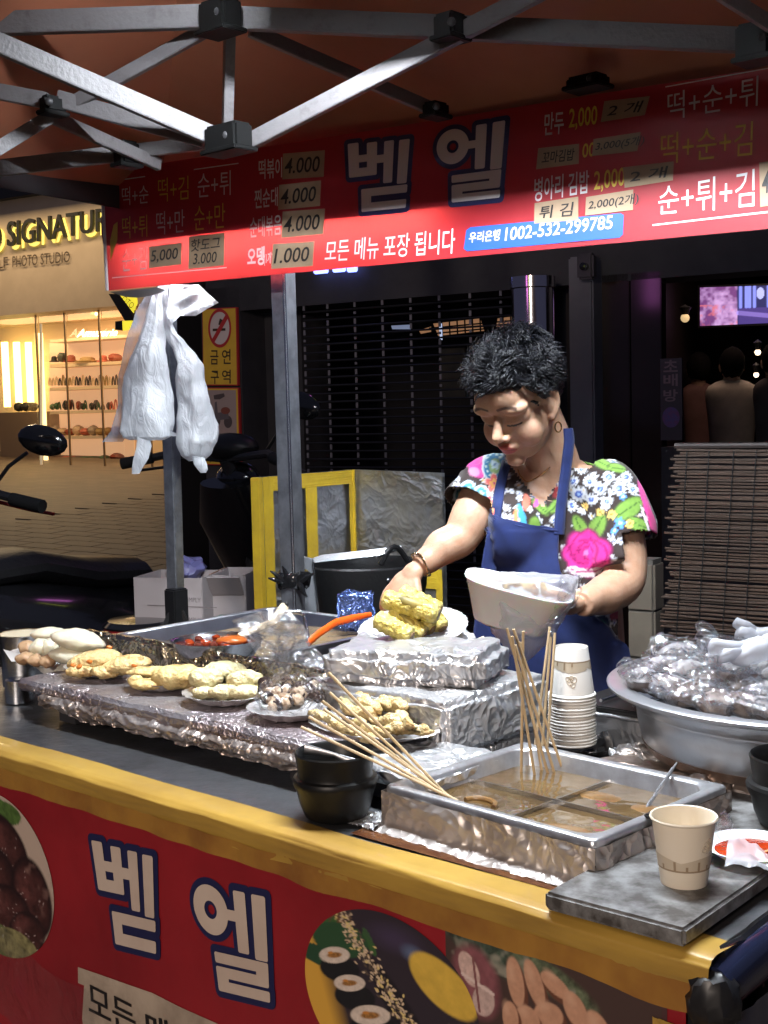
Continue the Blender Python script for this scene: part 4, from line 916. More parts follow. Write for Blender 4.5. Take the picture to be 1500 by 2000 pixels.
# ================================================================== scooters
m_tyre = M('tyre_rubber', (.012, .012, .012), .8); m_body = M('scooter_black_paint', (.01, .01, .012), .18, coat=.6); m_seat = M('seat_vinyl', (.012, .012, .013), .45, bump=.2, bs=60)
def scooter(loc, rz, label, tilt=0):
    s = thing('scooter', label, 'scooter', loc, rz, 'scooters parked behind the stall')
    def wheel(x):
        wv = G().lathe([(.16, -.045), (.215, -.05), (.24, -.02), (.24, .02), (.215, .05), (.16, .045)], (x, 0, .24), 28, rot('X', 90)).make('wheel', m_tyre, s, local=True)
        G().lathe([(.03, -.05), (.16, -.03), (.165, 0), (.16, .03), (.03, .05)], (x, 0, .24), 24, rot('X', 90)).make('rim', m_dark, wv, local=True)
    wheel(-.62); wheel(.62)
    G().tube([(-.50, 0, .34), (-.30, 0, .28), (0, 0, .26), (.25, 0, .34), (.5, 0, .5), (.82, 0, .66)], [(.06, .10), (.09, .14), (.08, .17), (.14, .17), (.17, .15), (.05, .05)], 14, flat=(0, 0, 1)).make('body', m_body, s, local=True)
    G().tube([(-.02, 0, .42), (.15, 0, .50), (.45, 0, .56), (.75, 0, .66), (.92, 0, .72)], [(.05, .10), (.20, .19), (.20, .20), (.13, .17), (.03, .06)], 18, flat=(0, 0, 1)).make('side_panel', m_body, s, local=True)
    G().tube([(-.70, 0, .46), (-.60, 0, .62), (-.46, 0, .84), (-.38, 0, .98)], [(.03, .07), (.06, .19), (.06, .2), (.04, .12)], 14, flat=(1, 0, 0)).make('front_shield', m_body, s, local=True)
    G().tube([(-.86, 0, .44), (-.74, 0, .54), (-.58, 0, .55), (-.42, 0, .46)], [(.01, .04), (.02, .08), (.02, .08), (.01, .05)], 10, flat=(0, 0, 1)).make('front_fender', m_body, s, local=True)
    G().tube([(.02, 0, .70), (.12, 0, .73), (.35, 0, .75), (.55, 0, .80), (.80, 0, .79), (.86, 0, .77)], [(.01, .04), (.05, .12), (.055, .14), (.05, .14), (.045, .11), (.01, .04)], 14, flat=(0, 0, 1)).make('seat', m_seat, s, local=True)
    G().tube([(-.62, 0, .28), (-.42, 0, .98), (-.38, 0, 1.06)], .025, 8).make('steering_column', m_dark, s, local=True)
    hb = G().tube([(-.26, -.36, 1.05), (-.34, -.22, 1.08), (-.38, 0, 1.06), (-.34, .22, 1.08), (-.26, .36, 1.05)], .014, 8).make('handlebar', m_dark, s, local=True)
    for y in (-1, 1):
        G().tube([(-.25, y*.37, 1.048), (-.30, y*.27, 1.068)], .02, 10).make('grip', m_tyre, hb, local=True)
        G().tube([(-.36, y*.20, 1.06), (-.38, y*.30, 1.03), (-.33, y*.38, 1.02)], .006, 6).make('brake_lever', M('lever_red', (.2, .01, .01), .3) if 'handlebar' in label else m_dark, hb, local=True)
        G().tube([(-.37, y*.18, 1.08), (-.38, y*.24, 1.16), (-.37, y*.30, 1.20)], .006, 6).make('mirror_stem', m_black, s, local=True)
        G().ell((-.36, y*.35, 1.235), (.022, .075, .045), 16, rot('X', -y*15)).make('mirror', m_blackg, s, local=True)
    G().ell((-.44, 0, .99), (.06, .09, .06), 16).make('headlight', m_blackg, s, local=True)
    G().ell((-.40, 0, 1.10), (.07, .12, .05), 16).make('dashboard', m_black, s, local=True)
    G().tube([(.88, 0, .62), (.92, 0, .6), (.97, 0, .52)], [(.02, .06), (.02, .05), (.01, .04)], 8, flat=(0, 0, 1)).make('tail_light', M('tail_red', (.2, .01, .01), .3), s, local=True)
    return s
s1 = scooter((D(60, 1000, 5.2).x-.32, 5.0, 0), math.radians(35), 'black scooter whose seat and front show dark between the bags and the paving')
s1.location = (-.90, 4.9, 0.0); s1.rotation_euler = (0, 0, math.radians(236)); s1.scale = (1.2,)*3
s2 = scooter((0, 0, 0), 0, 'black scooter at the left edge of which only handlebar, mirror and phone mount show')
s2.location = (-1.51, 3.82, 0); s2.rotation_euler = (0, 0, math.radians(-90)); s2.scale = (1.12,)*3

# ================================================================== counter
m_ctop = M('worn_steel_top', (.24, .25, .27), .34, .9, col2=(.06, .055, .055), ns=7, nd=6, lo=.3, hi=.75, bump=.12, bs=60, rough2=.5)
m_tape = M('yellow_vinyl_tape', (.40, .245, .045), .38, 0, col2=(.25, .14, .03), ns=6, nd=6, lo=.35, hi=.8, bump=.16, bs=9, bdist=.01, coat=.35, stretch=(1, 1, 3.5))
m_cred = M('counter_red_vinyl', (.28, .014, .020), .4, col2=(.17, .008, .012), ns=5, nd=5, lo=.35, hi=.8, bump=.25, bs=5, bdist=.03)
m_lgt = M('warm_lit_white', (.56, .46, .38), .5, col2=(.48, .38, .31), ns=8)  # beige of the warm light is put into the white print
cnt = thing('stall_counter', 'food stall counter with yellow taped edge and printed red front banner', 'counter', (CC.x, CC.y, 0))
KR = Matrix((-CU, CV, Vector((0, 0, 1)))).transposed()     # x rightwards, y back
def cbox(u0, v0, z0, u1, v1, z1, bev=0.): return G().box(T((u0+u1)/2, (v0+v1)/2, (z0+z1)/2), (abs(u1-u0), abs(v1-v0), abs(z1-z0)), KR, bev)
cbox(0, .001, .87, 1.95, .76, .90, .002).make('countertop', m_ctop, cnt, smooth=False)
cbox(1.12, .763, .87, 1.95, 1.02, .898).make('countertop', m_ctop, cnt, smooth=False)
cbox(-.12, .763, .87, .52, 1.05, .898).make('countertop', m_ctop, cnt, smooth=False)
cbox(.015, .02, .05, 1.93, .74, .869).make('cabinet', m_dark, cnt, smooth=False)
for (u, v) in ((.012, .012), (.012, .745), (1.93, .012), (1.93, .745), (-.1, 1.03), (1.93, 1.0)): cbox(u-.014, v-.014, 0, u+.014, v+.014, .868).make('leg', m_black, cnt, smooth=False)
def tapef(x, y):
    u = -.012+1.96*x; prof = [(.046, .9022), (.030, .9035), (.006, .9045), (-.006, .9025), (-.0125, .896), (-.013, .888), (-.0125, .878), (-.012, .866)]
    t = y*(len(prof)-1); i = min(int(t), len(prof)-2); f = t-i; v = prof[i][0]*(1-f)+prof[i+1][0]*f; z = prof[i][1]*(1-f)+prof[i+1][1]*f
    wv = .8*noise.noise(Vector((u*3, y*2, 0))); w2 = .35*noise.noise(Vector((u*9, y*5, 3))); w3 = .8*abs(noise.noise(Vector((u*7+y*6, y*14, 5))))
    if y > .5: v -= .004*wv+.003*w2+.003*w3; z += (y-.5)*.014*wv+(y-.5)*.012*noise.noise(Vector((u*7, 0, 9)))
    elif y < .2: v += .010*wv+.006*w2; z += .0006*w2
    else: z += .002*w2+.0014*w3; v -= .002*w3
    return T(u, v, z)
G().grid(tapef, 420, 24).make('yellow_tape', m_tape, cnt, ang=False)
G().grid(lambda x, y: T(-.012+1.96*x, -.0135-.003*noise.noise(Vector((x*40, 2, 1)))-.0015*abs(noise.noise(Vector((x*130, 2, 1)))), .875-.028*y-.008*noise.noise(Vector((x*16, y, 4)))*y), 300, 4).make('tape_lower_layer', M('orange_tape_layer', (.34, .17, .03), .35, 0, col2=(.22, .09, .02), ns=9, bump=.3, bs=20, coat=.5), cnt, ang=False)
# printed front banner
def fwave(a, b): return .0012*math.sin(7*a+3*b)+.0008*math.sin(17*a-9*b)
FB = Plane(T(1.94, -.009, .85), -CU, (0, 0, 1), fwave)
FB.rect(0, -.78, 1.93, .02, m_cred, None, 'x', nu=1, nv=1) if False else None
fb = G().grid(lambda x, y: FB.at(1.925*x, -.78+.8*y), 160, 60).make('front_banner', m_cred, cnt, ang=False)
def fpx(x, y): return FB.px(x, y)
syllable(FB, 'b', [(208, 1838), (312, 1862), (307, 1660), (180, 1636)], m_lgt, m_navy, fb)
syllable(FB, 'e', [(405, 1926), (534, 1958), (525, 1745), (375, 1712)], m_lgt, m_navy, fb)
m_print = M('printed_picture', (1, 1, 1), .45, vcol=True, bump=.2, bs=5, bdist=.02)
def printdisc(cx, cy, r, fn, name, off=.0014, nr=70, na=200, sx=1.):
    a0, b0 = fpx(cx, cy); g = G(); xs = []; ys = []
    for j in range(nr+1):
        for k in range(na):
            x_ = math.cos(2*pi*k/na)*j/nr; y_ = math.sin(2*pi*k/na)*j/nr; xs.append(x_); ys.append(y_); g.v.append(FB.at(a0+x_*r*sx, b0+y_*r, off))
    for j in range(nr):
        for k in range(na): k2 = (k+1) % na; g.f.append((j*na+k, (j+1)*na+k, (j+1)*na+k2, j*na+k2))
    P = Paint(np.array(xs), np.array(ys), (.3, .3, .3)); fn(P); return g.make(name, m_print, fb, cols=P.c, ang=False)
def pic_meat(P):
    P.c[:, :3] = (.46, .36, .29); rnd = random.Random(4)
    P.el(-.1, .75, .45, .24, (.05, .10, .03), tex=.6, k=3); P.el(.2, .8, .3, .14, (.07, .13, .03), tex=.6, k=5)
    for (x, y, rx, ry, rt) in ((-.6, .35, .5, .38, .3), (.12, .38, .5, .36, -.5), (-.25, -.05, .6, .4, .2), (.62, -.12, .34, .48, .15), (.1, -.45, .5, .34, .3), (-.6, -.45, .5, .35, 0), (.5, -.6, .34, .26, .6)):
        P.el(x, y, rx*1.06, ry*1.06, (.012, .005, .006), rt, .1)
        P.el(x, y, rx, ry, (.055, .018, .016), rt, .35, tex=.7, k=int(x*9+20)); P.el(x-.1, y+.1, rx*.6, ry*.5, (.14, .045, .04), rt, .9, .6, tex=.8, k=7)
        for i in range(16): P.el(x+rnd.uniform(-.3, .3)*rx*2, y+rnd.uniform(-.3, .3)*ry*2, .012, .01, (.4, .3, .28), 0, .5)
    P.put(np.clip((fbm(P.x, P.y, 5, 3)-.62)*6, 0, 1)*(P.y < .3), (.22, .12, .10), .7)
    P.el(-.2, -.85, .8, .25, (.10, .12, .04), tex=.7); P.el(.3, -.8, .4, .2, (.2, .18, .08), tex=.8, k=4)
printdisc(-6, 1706, .140, pic_meat, 'meat_picture', sx=1.22)
def pic_dish(P): P.c[:, :3] = (.42, .36, .32); P.el(0, 0, .8, .8, (.3, .25, .22), soft=.1); P.el(-.1, 0, .5, .5, (.45, .4, .36), soft=.3)
printdisc(-40, 1950, .055, pic_dish, 'dish_picture', off=.0012, nr=16, na=60)
def pic_roll(P):
    P.c[:, :3] = (.03, .022, .03)
    P.put(np.clip((P.x*-.5-P.y*.15-.28)*8, 0, 1), (.62, .34, .05)); P.put(np.clip(fbm(P.x, P.y, 3)*2-1, 0, 1)*(P.x < -.4), (.5, .25, .05), .6)
    for k in range(7): P.el(-.85+.11*k, .62-.05*(k % 2), .05, .16, (.04, .1, .03), .5*(k-3)*.3)
    P.el(-.55, .52, .36, .2, (.025, .07, .03), .2); P.el(-.85, .25, .2, .12, (.02, .06, .03))
    P.el(.1, .75, .4, .2, (.05, .035, .07), soft=.8); P.el(.3, .66, .16, .12, (.1, .13, .22), soft=.8)
    P.el(.62, .42, .42, .25, (.62, .40, .06), -.6, .1, tex=.15); P.el(.62, .40, .44, .29, (.02, .015, .02), -.6, .1, a=0)
    P.el(.30, -.25, .95, .17, (.015, .012, .016), -.95, .2)
    rnd = random.Random(2)
    for i in range(420):
        t = rnd.uniform(-.95, .95); n_ = rnd.gauss(0, .055); x = -.02+t*.62+n_*.8; y = .16-t*.80+n_*.6
        P.el(x, y, .026, .015, rnd.choice(((.62, .46, .3), (.5, .38, .26), (.66, .5, .2), (.1, .07, .05))), rnd.uniform(0, 3), .4)
    for (x, y, s) in ((-.62, .30, .9), (-.44, .04, .9), (-.20, -.24, 1.1), (.06, -.56, 1.2), (.28, -.86, 1.2)):
        P.el(x+.06, y-.12, .30*s, .17*s, (.012, .012, .014), .35, .1); P.el(x, y+.02, .24*s, .105*s, (.60, .5, .42), .42, .1, tex=.2, k=2)
        P.el(x+.0, y+.02, .13*s, .04*s, (.3, .14, .04), .42, .3, tex=.8, k=6); P.el(x-.05, y+.03, .05*s, .02*s, (.5, .2, .04), .42, .4)
printdisc(757, 1958, .112, pic_roll, 'gimbap_picture', nr=90, na=260, sx=1.28)
# square picture of spring rolls
a0, b1 = fpx(870, 1806); a1, b0 = fpx(1306, 2030)
nx, ny = 260, 130; X = np.tile(np.linspace(0, 1, nx+1), ny+1); Y = np.repeat(np.linspace(0, 1, ny+1), nx+1); asp = (a1-a0)/(b1-b0)
b0 = b1-.20; asp = (a1-a0)/.20
P = Paint(X*asp, Y, (.06, .035, .03))
P.el(.35, .92, .45, .12, (.05, .07, .05), -.25, .3, tex=.9); P.el(.75, .88, .35, .10, (.10, .12, .07), -.3, .3, tex=.9, k=3); P.put(np.clip(fbm(P.x, P.y, 9)*4-2.1, 0, 1)*(P.y > .80)*(P.x < .9), (.3, .28, .22), .8)
P.el(.22, .72, .19, .24, (.20, .07, .08), .3, .25, tex=.4); P.el(.17, .78, .07, .11, (.55, .38, .33), .5, .1, tex=.3, k=2); P.el(.27, .62, .08, .10, (.5, .36, .32), -.4, .1, tex=.3, k=5); P.seg(.12, .74, .34, .68, .012, (.65, .5, .45)); P.seg(.2, .86, .24, .55, .01, (.2, .08, .08))
for (x, y, rx, ry, rt) in ((.50, .80, .062, .15, .15), (.63, .83, .062, .14, .35), (.77, .86, .11, .055, -.4), (.90, .76, .075, .11, .55), (1.05, .68, .085, .13, .5), (.72, .67, .11, .08, .4), (.58, .60, .09, .09, .2), (.88, .56, .12, .09, .3), (1.2, .58, .1, .11, .4), (.46, .58, .06, .1, 0), (.7, .46, .12, .08, .2), (1.0, .44, .12, .09, .1), (.5, .4, .1, .08, .3)):
    P.el(x+.02, y-.03, rx*1.08, ry*1.08, (.13, .05, .03), rt, .15); P.el(x, y, rx, ry, (.50, .27, .17), rt, .12, tex=.16, k=int(x*7)); P.el(x-.03, y+.05, rx*.6, ry*.6, (.60, .36, .24), rt, .9, .8)
P.put((P.x > asp-.03)*1., (.07, .03, .03))
G().grid(lambda x, y: FB.at(a0+(a1-a0)*x, b0+.20*y, .0012), nx, ny).make('spring_roll_picture', m_print, fb, cols=P.c, ang=False)
# torn paper note at the bottom
m_note = M('torn_paper', (.42, .34, .26), .7, col2=(.2, .15, .11), ns=12, nd=8, lo=.4, hi=.8)
FB.quad([(152, 1889), (200, 1905), (260, 1925), (300, 1938), (360, 1968), (440, 2004), (452, 2070), (170, 2060), (160, 1990), (164, 1925), (152, 1920)], m_note, fb, 'paper_note', .0016)
FB.text('모든 메뉴', (176, 1982), (395, 2085), (388, 2020), (172, 1914), m_ink, fb, off=.0036, bold=.006)
m_film = film('stretch_film', gloss=.3, rough=.2, base=.02, cs=9)
G().grid(lambda x, y: FB.at(.0+.9*x, -.16-.16*y-.14*x+.01*math.sin(20*x), .006+.004*noise.noise(Vector((x*9, y*4, 0)))), 60, 10).make('film_wrap', m_film, cnt)
m_grime = M('grime', (.05, .04, .03), .8, alpha=.55, col2=(.12, .08, .05), ns=20)
# right side of the counter: black tube, side banner, taped corner
cbox(-.004, .02, .2, -.002, .76, .80).make('side_banner', M('maroon_side_banner', (.10, .012, .02), .5), cnt, smooth=False)
SBP = Plane(T(-.0045, 0, .8), CV, (0, 0, 1)); SBP.text('떡볶이', (1462, 1945), (1560, 1880), (1560, 1820), (1465, 1868), M('faded_side_letter', (.32, .2, .22), .5), cnt, off=.001)
m_vinb = M('dark_blue_vinyl', (.012, .016, .04), .18, coat=.6)
G().tube([T(-.012, .0+.8*t, .868+.006*math.sin(9*t)) for t in [i/16 for i in range(17)]], [(.026+.003*math.sin(7*i), .018) for i in range(17)], 16, flat=(0, 0, 1)).make('rolled_vinyl', m_vinb, cnt)
G().grid(lambda x, y: T(-.03+.004*noise.noise(Vector((x*30, y*9, 0))), .0+.8*x, .845-.10*y), 60, 6).make('vinyl_skirt', m_vinb, cnt)
G().tube([T(-.006, .02+.78*i/30, .8985+.004*noise.noise(Vector((i*.7, 0, 0)))) for i in range(31)], [.007+.003*noise.noise(Vector((i*1.3, 4, 0))) for i in range(31)], 8).disp(crump(.004, 60)).make('twisted_film', m_blackg, cnt)
def cornerf(x, y):
    u = .05-.075*x; z = .83-.075*y*(.6+.4*math.sin(pi*x)) ; w_ = noise.noise(Vector((x*7, y*3, 1)))
    return T(u, -.016-.005*w_-.004*abs(noise.noise(Vector((x*19, y*2, 1)))), z+.006*w_)
G().grid(cornerf, 40, 16).make('tape_corner', m_tape, cnt, ang=False)
G().ell(T(-.012, -.004, .862), (.026, .024, .03), 18).disp(crump(.010, 50)).make('black_tape_wrap', m_black, cnt)

# ================================================================== stone slab, paper cups, sauce plate
m_stone = M('mottled_stone', (.20, .20, .20), .3, 0, col2=(.05, .045, .042), ns=32, nd=8, lo=.38, hi=.62, bump=.06, bs=60, rough2=.42)
s0 = Z(1337, 1815, .926); s1_ = Z(1062, 1742, .926); SX = (s1_-s0); sw = SX.length; SX.normalize(); SY = Vector((-SX.y, SX.x, 0)); SY = SY if SY.y > 0 else -SY
slab = thing('stone_slab', 'grey mottled stone slab lying on the right corner of the counter', 'slab', (s0.x, s0.y, .9055))
SR = Matrix((-SX, SY, Vector((0, 0, 1)))).transposed()
bm = bmesh.new(); bmesh.ops.create_cube(bm, size=1)
for q in bm.verts: q.co = Vector((q.co.x*sw, q.co.y*.46, q.co.z*.020))
bmesh.ops.bevel(bm, geom=list(bm.edges), offset=.0035, segments=3, affect='EDGES')
o = G().bm(bm, s0+SX*sw/2+SY*.23+Vector((0, 0, -.0100)), SR).make('slab', m_stone, slab, smooth=True, ang=30)
STOP = .926
m_paper = M('paper_cup', (.74, .66, .53), .5, bump=.02, bs=200, sss=0); m_paperw = M('paper_cup_white', (.78, .76, .72), .5)
m_pp = M('cup_print_brown', (.30, .22, .14), .6); m_ppl = M('cup_print_pale', (.52, .44, .33), .6)
def cup_parts(par, m_, prints=True, inverted=False):
    """origin at the lower end of the cup as it stands"""
    H, r0, r1 = .075, .0255, .035
    def zz(z): return H-z if inverted else z
    def rr(z): return r0+(r1-r0)*z/H
    prof = [(r0-.001, .004), (r0-.0002, 0), (r0, .0005), (r1-.0006, H-.004), (r1+.0014, H-.003), (r1+.0022, H-.0012), (r1+.0014, H+.0004), (r1, H-.0002), (r1-.0012, H-.004), (r0-.001, .0062), (.0005, .006)]
    G().lathe([(r, zz(z)) for r, z in prof], (0, 0, 0), 48).make('cup_wall', m_, par, local=True)
    if not prints: return
    def band(z0, z1, a0, a1, mat, nm, n=24, off=.0004, wob=None):
        g = G().grid(lambda x, y: (lambda a, z: (math.cos(a)*(rr(z)+off), math.sin(a)*(rr(z)+off), zz(z)))(a0+(a1-a0)*x, (z0+(z1-z0)*y) if not wob else z0+(z1-z0)*y+wob(x)*y), n, 1); g.make(nm, mat, par, local=True)
    band(.0195, .0215, 0, 2*pi, m_pp, 'printed_band', 48)
    band(.0215, .030, 0, 2*pi, m_ppl, 'printed_hills', 60, .0003, lambda x: .006*abs(math.sin(x*9)))
    for k, a in enumerate((3.6, 4.1, 4.55, 5.0, 5.4, 2.0, 1.2, .4)):
        band(.0215, .0215+(.010 if k % 2 else .005), a, a+.09, m_pp, 'printed_tree', 2, .0007)
    def ring(a, z, s, w_=.0005):
        g = G().tube([((rr(z+s*math.sin(t))+.0002)*math.cos(a+s*math.cos(t)/.031), (rr(z+s*math.sin(t))+.0002)*math.sin(a+s*math.cos(t)/.031), zz(z+s*math.sin(t))) for t in [2*pi*i/16 for i in range(17)]], w_, 4); g.make('printed_cloud', m_pp if False else m_ppl, par, local=True)
    for (a, z, s) in ((5.35, .049, .0045), (5.47, .053, .0035), (5.52, .046, .0045), (5.25, .045, .0035), (5.40, .043, .003)): ring(a, z, s)
c_ = Z(1336, 1722, STOP); 
cup = thing('paper_cup', 'cream printed paper cup standing open on the stone slab', 'cup', (c_.x, c_.y, STOP)); cup_parts(cup, m_paper)
# stack of upturned cups on a black ring
c_ = Z(1118, 1447, .936); st0 = thing('paper_cup', 'lowest cup of the upturned stack of paper cups', 'cup', (c_.x, c_.y, .934), 0, 'stack of upturned paper cups'); cup_parts(st0, m_paperw, False, True)
NCUP = 17
ordn = ['second', 'third', 'fourth', 'fifth', 'sixth', 'seventh', 'eighth', 'ninth', 'tenth', 'eleventh', 'twelfth', 'thirteenth', 'fourteenth', 'fifteenth', 'sixteenth']
for k in range(1, NCUP-1): dup(st0, (c_.x+random.uniform(-.0006, .0006), c_.y+random.uniform(-.0006, .0006), .934+.0047*k), 0, ordn[k-1]+' cup from the bottom of the upturned paper cup stack')
stt = thing('paper_cup', 'topmost upturned cup of the stack, its printed side fully in view', 'cup', (c_.x, c_.y, .934+.0047*(NCUP-1)), -.85, 'stack of upturned paper cups'); cup_parts(stt, m_paperw, True, True)
q = Z(1140, 1462, .91); br = thing('black_stand_bowl', 'shallow black earthen stand under the stack of paper cups', 'bowl', (q.x, q.y, .9012))
G().lathe([(.034, 0), (.040, .004), (.047, .014), (.044, .030), (.041, .034), (.037, .031), (.034, .0225), (.001, .022)], (q.x, q.y, .9012), 40).make('bowl', m_blackg, br)
st_ = G().lathe([(.036, .0), (.037, .003), (.001, .0032)], (c_.x, c_.y, .9302), 24).make('inner_dish', m_black, br)
# sauce plate
q = Z(1468, 1662, STOP+.008); sp_ = thing('sauce_plate', 'small white foam plate smeared with red chili sauce at the right edge', 'plate', (q.x, q.y, STOP))
m_foam = M('foam_plate', (.9, .9, .92), .45, sss=.25); m_chili = M('chili_sauce', (.42, .045, .008), .12, 0, col2=(.28, .02, .004), ns=30, bump=.5, bs=40, coat=.5)
G().lathe([(.030, 0), (.034, .001), (.054, .014), (.0555, .0155), (.053, .0155), (.033, .004), (.001, .003)], (q.x, q.y, STOP), 48).make('plate', m_foam, sp_)
G().lathe([(.001, .0062), (.02, .0064), (.035, .0065), (.044, .0086), (.046, .0089)][::-1], (q.x, q.y, STOP), 40, fn=lambda p, a, j: p*(1+.06*math.sin(5*a)*(j < 2))+Vector((0, 0, .0014*noise.noise(p*90)))).make('sauce', m_chili, sp_)
rnd = random.Random(9); gs = G()
for k in range(70):
    a, r = rnd.uniform(.3, 2.9), rnd.uniform(.018, .042); gs.ell((q.x+r*math.cos(a), q.y+r*math.sin(a), STOP+.0085), (.0013, .0008, .0006), 6, rot('Z', rnd.uniform(0, 180)))
gs.make('sesame_seeds', M('sesame', (.75, .6, .38), .5), sp_, kind='stuff')
m_clear = film('clear_plastic', gloss=.8, rough=.13, base=.02, cs=28, milk=0); m_loose = film('loose_clear_film', gloss=1.1, rough=.2, base=.05, cs=16, milk=.09); m_milky = film('milky_plastic', gloss=.3, rough=.25, base=.05, cs=16, milk=.5)
pb = thing('dumpling_bag', 'small torn milky plastic bag lying on the chili sauce plate', 'bag', (q.x, q.y, STOP+.012))
tri = [Z(1425, 1622, .952), Z(1500, 1668, .944), Z(1505, 1700, .937), Z(1416, 1692, .939)]
G().grid(lambda x, y: (tri[0]*(1-x)+tri[1]*x)*(1-y)+(tri[3]*(1-x)+tri[2]*x)*y+Vector((0, 0, .008*noise.noise(Vector((x*3, y*3, 0)))+.004*math.sin(pi*x))), 16, 12).make('film', m_milky, pb)
G().ell(Z(1415, 1618, .948), (.010, .010, .02), 14).disp(crump(.008, 60)).make('pouch', m_clear, pb)
tp = thing('toothpick', 'wooden toothpick in the chili sauce plate at the right edge', 'toothpick', D(1495, 1660, 1.45)); G().tube([Z(1484, 1668, .938), Z(1530, 1648, .95)], .0011, 6).make('stick', M('toothpick_wood', (.6, .42, .22), .6), tp)

# ================================================================== broth pan in its foil box
pf = [Z(*p, .958) for p in ((759, 1534), (1160, 1642), (1402, 1534), (1045, 1452))]
pxx = (pf[0]-pf[1]); pw = pxx.length; pxx.normalize(); pyy = Vector((-pxx.y, pxx.x, 0)); pyy = pyy if pyy.y > 0 else -pyy; pd = .282
po_ = pf[1]; PR = Matrix((-pxx, pyy, Vector((0, 0, 1)))).transposed()
def pp(a, b, z): return po_ + pxx*a + pyy*b + Vector((0, 0, z-.958))      # a: left, b: back
bp_ = thing('broth_pan', 'square steel pan of brown fish cake broth set in a foil wrapped box', 'pan', pp(pw/2, pd/2, .9))
def rr_loop(x0, y0, x1, y1, r, n=6): return rrect(x0, y0, x1, y1, r, n)
loops = [((-.004, -.004, pw+.004, pd+.004), .008, .950), ((-.004, -.004, pw+.004, pd+.004), .008, .9565), ((-.002, -.002, pw+.002, pd+.002), .008, .959), ((.004, .004, pw-.004, pd-.004), .012, .9592), ((.010, .010, pw-.010, pd-.010), .028, .9585), ((.0135, .0135, pw-.0135, pd-.0135), .03, .955), ((.017, .017, pw-.017, pd-.017), .03, .915), ((.022, .022, pw-.022, pd-.022), .026, .905)]
g = G(); n = 28
for (bx0, r, z) in loops: g.v += [pp(x, y, z) for x, y in rr_loop(*bx0, r)]
for j in range(len(loops)-1):
    for k in range(n): k2 = (k+1) % n; g.f.append((j*n+k, j*n+k2, (j+1)*n+k2, (j+1)*n+k))
g.f.append(tuple((len(loops)-1)*n+k for k in range(n)))
g.make('pan', M('pan_steel', (.68, .70, .73), .33, .85, col2=(.5, .5, .52), ns=30, bump=.05, bs=120), bp_, ang=50)
m_broth = M('broth', (.085, .05, .018), .03, 0, col2=(.16, .10, .04), ns=10, nd=5, lo=.45, hi=.75, bump=.07, bs=35, coat=1.)
BZ = .934
G().grid(lambda x, y: pp(.0155+(pw-.031)*x, .0155+(pd-.031)*y, BZ+.0005*noise.noise(Vector((x*20, y*20, 0)))), 60, 60).make('broth', m_broth, bp_, ang=False)
cx0, cy0 = pw*.5, pd*.5
g = G().bar(pp(.016, cy0, .9345), pp(pw-.016, cy0, .9345), .0016, .012); g.bar(pp(cx0, .016, .9335), pp(cx0, pd-.016, .9335), .0016, .012)
g.make('divider', m_steel, bp_, smooth=False)
m_fish = M('fish_cake', (.24, .13, .045), .3, col2=(.13, .07, .025), ns=18, coat=.6)
def fish(a, b, ra, rb, label):
    t_ = thing('fish_cake', label, 'fish cake', pp(a, b, BZ)); G().ell(pp(a, b, BZ-.0015), (ra, rb, .0038), 24, PR).disp(crump(.0012, 60, a*9)).make('cake', m_fish, t_)
fish(.085, .06, .05, .028, 'orange fish cake sheet floating in the right front part of the broth'); fish(.06, .20, .028, .018, 'small fish cake floating at the back right of the broth')
t_ = thing('fish_cake', 'curled fish cake ring breaking the broth at the left front', 'fish cake', pp(pw*.72, .075, BZ)); G().tube([pp(pw*.72+.024*math.cos(t), .075+.017*math.sin(t), BZ+.0005+.0015*math.sin(t)) for t in [pi*i/12 for i in range(13)]], .004, 8).make('cake', m_fish, t_)
fish(pw*.42, .205, .035, .02, 'pale fish cake under the upright skewers in the broth')
# foil box round the pan
m_bfoil = M('broth_box_foil', (.60, .57, .55), .42, .6, col2=(.34, .28, .25), ns=6, crumple=.8, cs=20)
g = G(); segs = [((-.007, -.007), (pw+.007, -.007)), ((pw+.007, -.007), (pw+.007, pd+.007)), ((pw+.007, pd+.007), (-.007, pd+.007)), ((-.007, pd+.007), (-.007, -.007))]
for i, (a, b) in enumerate(segs):
    dx, dy = b[0]-a[0], b[1]-a[1]; L_ = math.hypot(dx, dy); nxn, nyn = dy/L_, -dx/L_
    def f(x, y):
        X, Y = a[0]+dx*x, a[1]+dy*x; fold = abs(noise.noise(Vector((x*L_*24+y*1.5, y*1.4, i*5))))*.013 + abs(noise.noise(Vector((x*L_*60-y*2, y*3, i*5+2))))*.005
        e = min(x, 1-x)*L_; fold *= min(1, e/.012+.2)
        out = fold*(.3+.7*y) + (.018*max(0, y-.85)/.15 if y > .85 else 0)
        return pp(X+nxn*out, Y+nyn*out, .9515-.049*y)
    g.grid(f, 150, 16)
g.make('foil_box', m_bfoil, bp_, ang=False)
g = G().grid(lambda x, y: pp(-.02+(pw+.10)*x, -.026-.045*(1-x)*0-.0+.05*y, .9035+.0018*abs(noise.noise(Vector((x*26, y*6, 0))))+.001*y), 140, 10); g.make('foil_skirt', m_foild, bp_, ang=False)
g = G().grid(lambda x, y: pp(pw+.0+.05*x, -.03+.10*y, .9035+.010*(1-x)*abs(noise.noise(Vector((x*5, y*9, 2))))+.006*abs(noise.noise(Vector((x*20, y*20, 2))))), 30, 40); g.make('foil_scrap', m_foilw, bp_, ang=False)
g = G().grid(lambda x, y: T(.135+.40*x, .048+.045*y, .9030+.0004*noise.noise(Vector((x*30, y*9, 0)))), 60, 6); g.make('brown_strip', M('brown_strip', (.07, .025, .012), .12, 0, col2=(.12, .05, .02), ns=30, bump=.2, bs=40), bp_, ang=False)  # glossy brown strip on the counter along the front of the pan
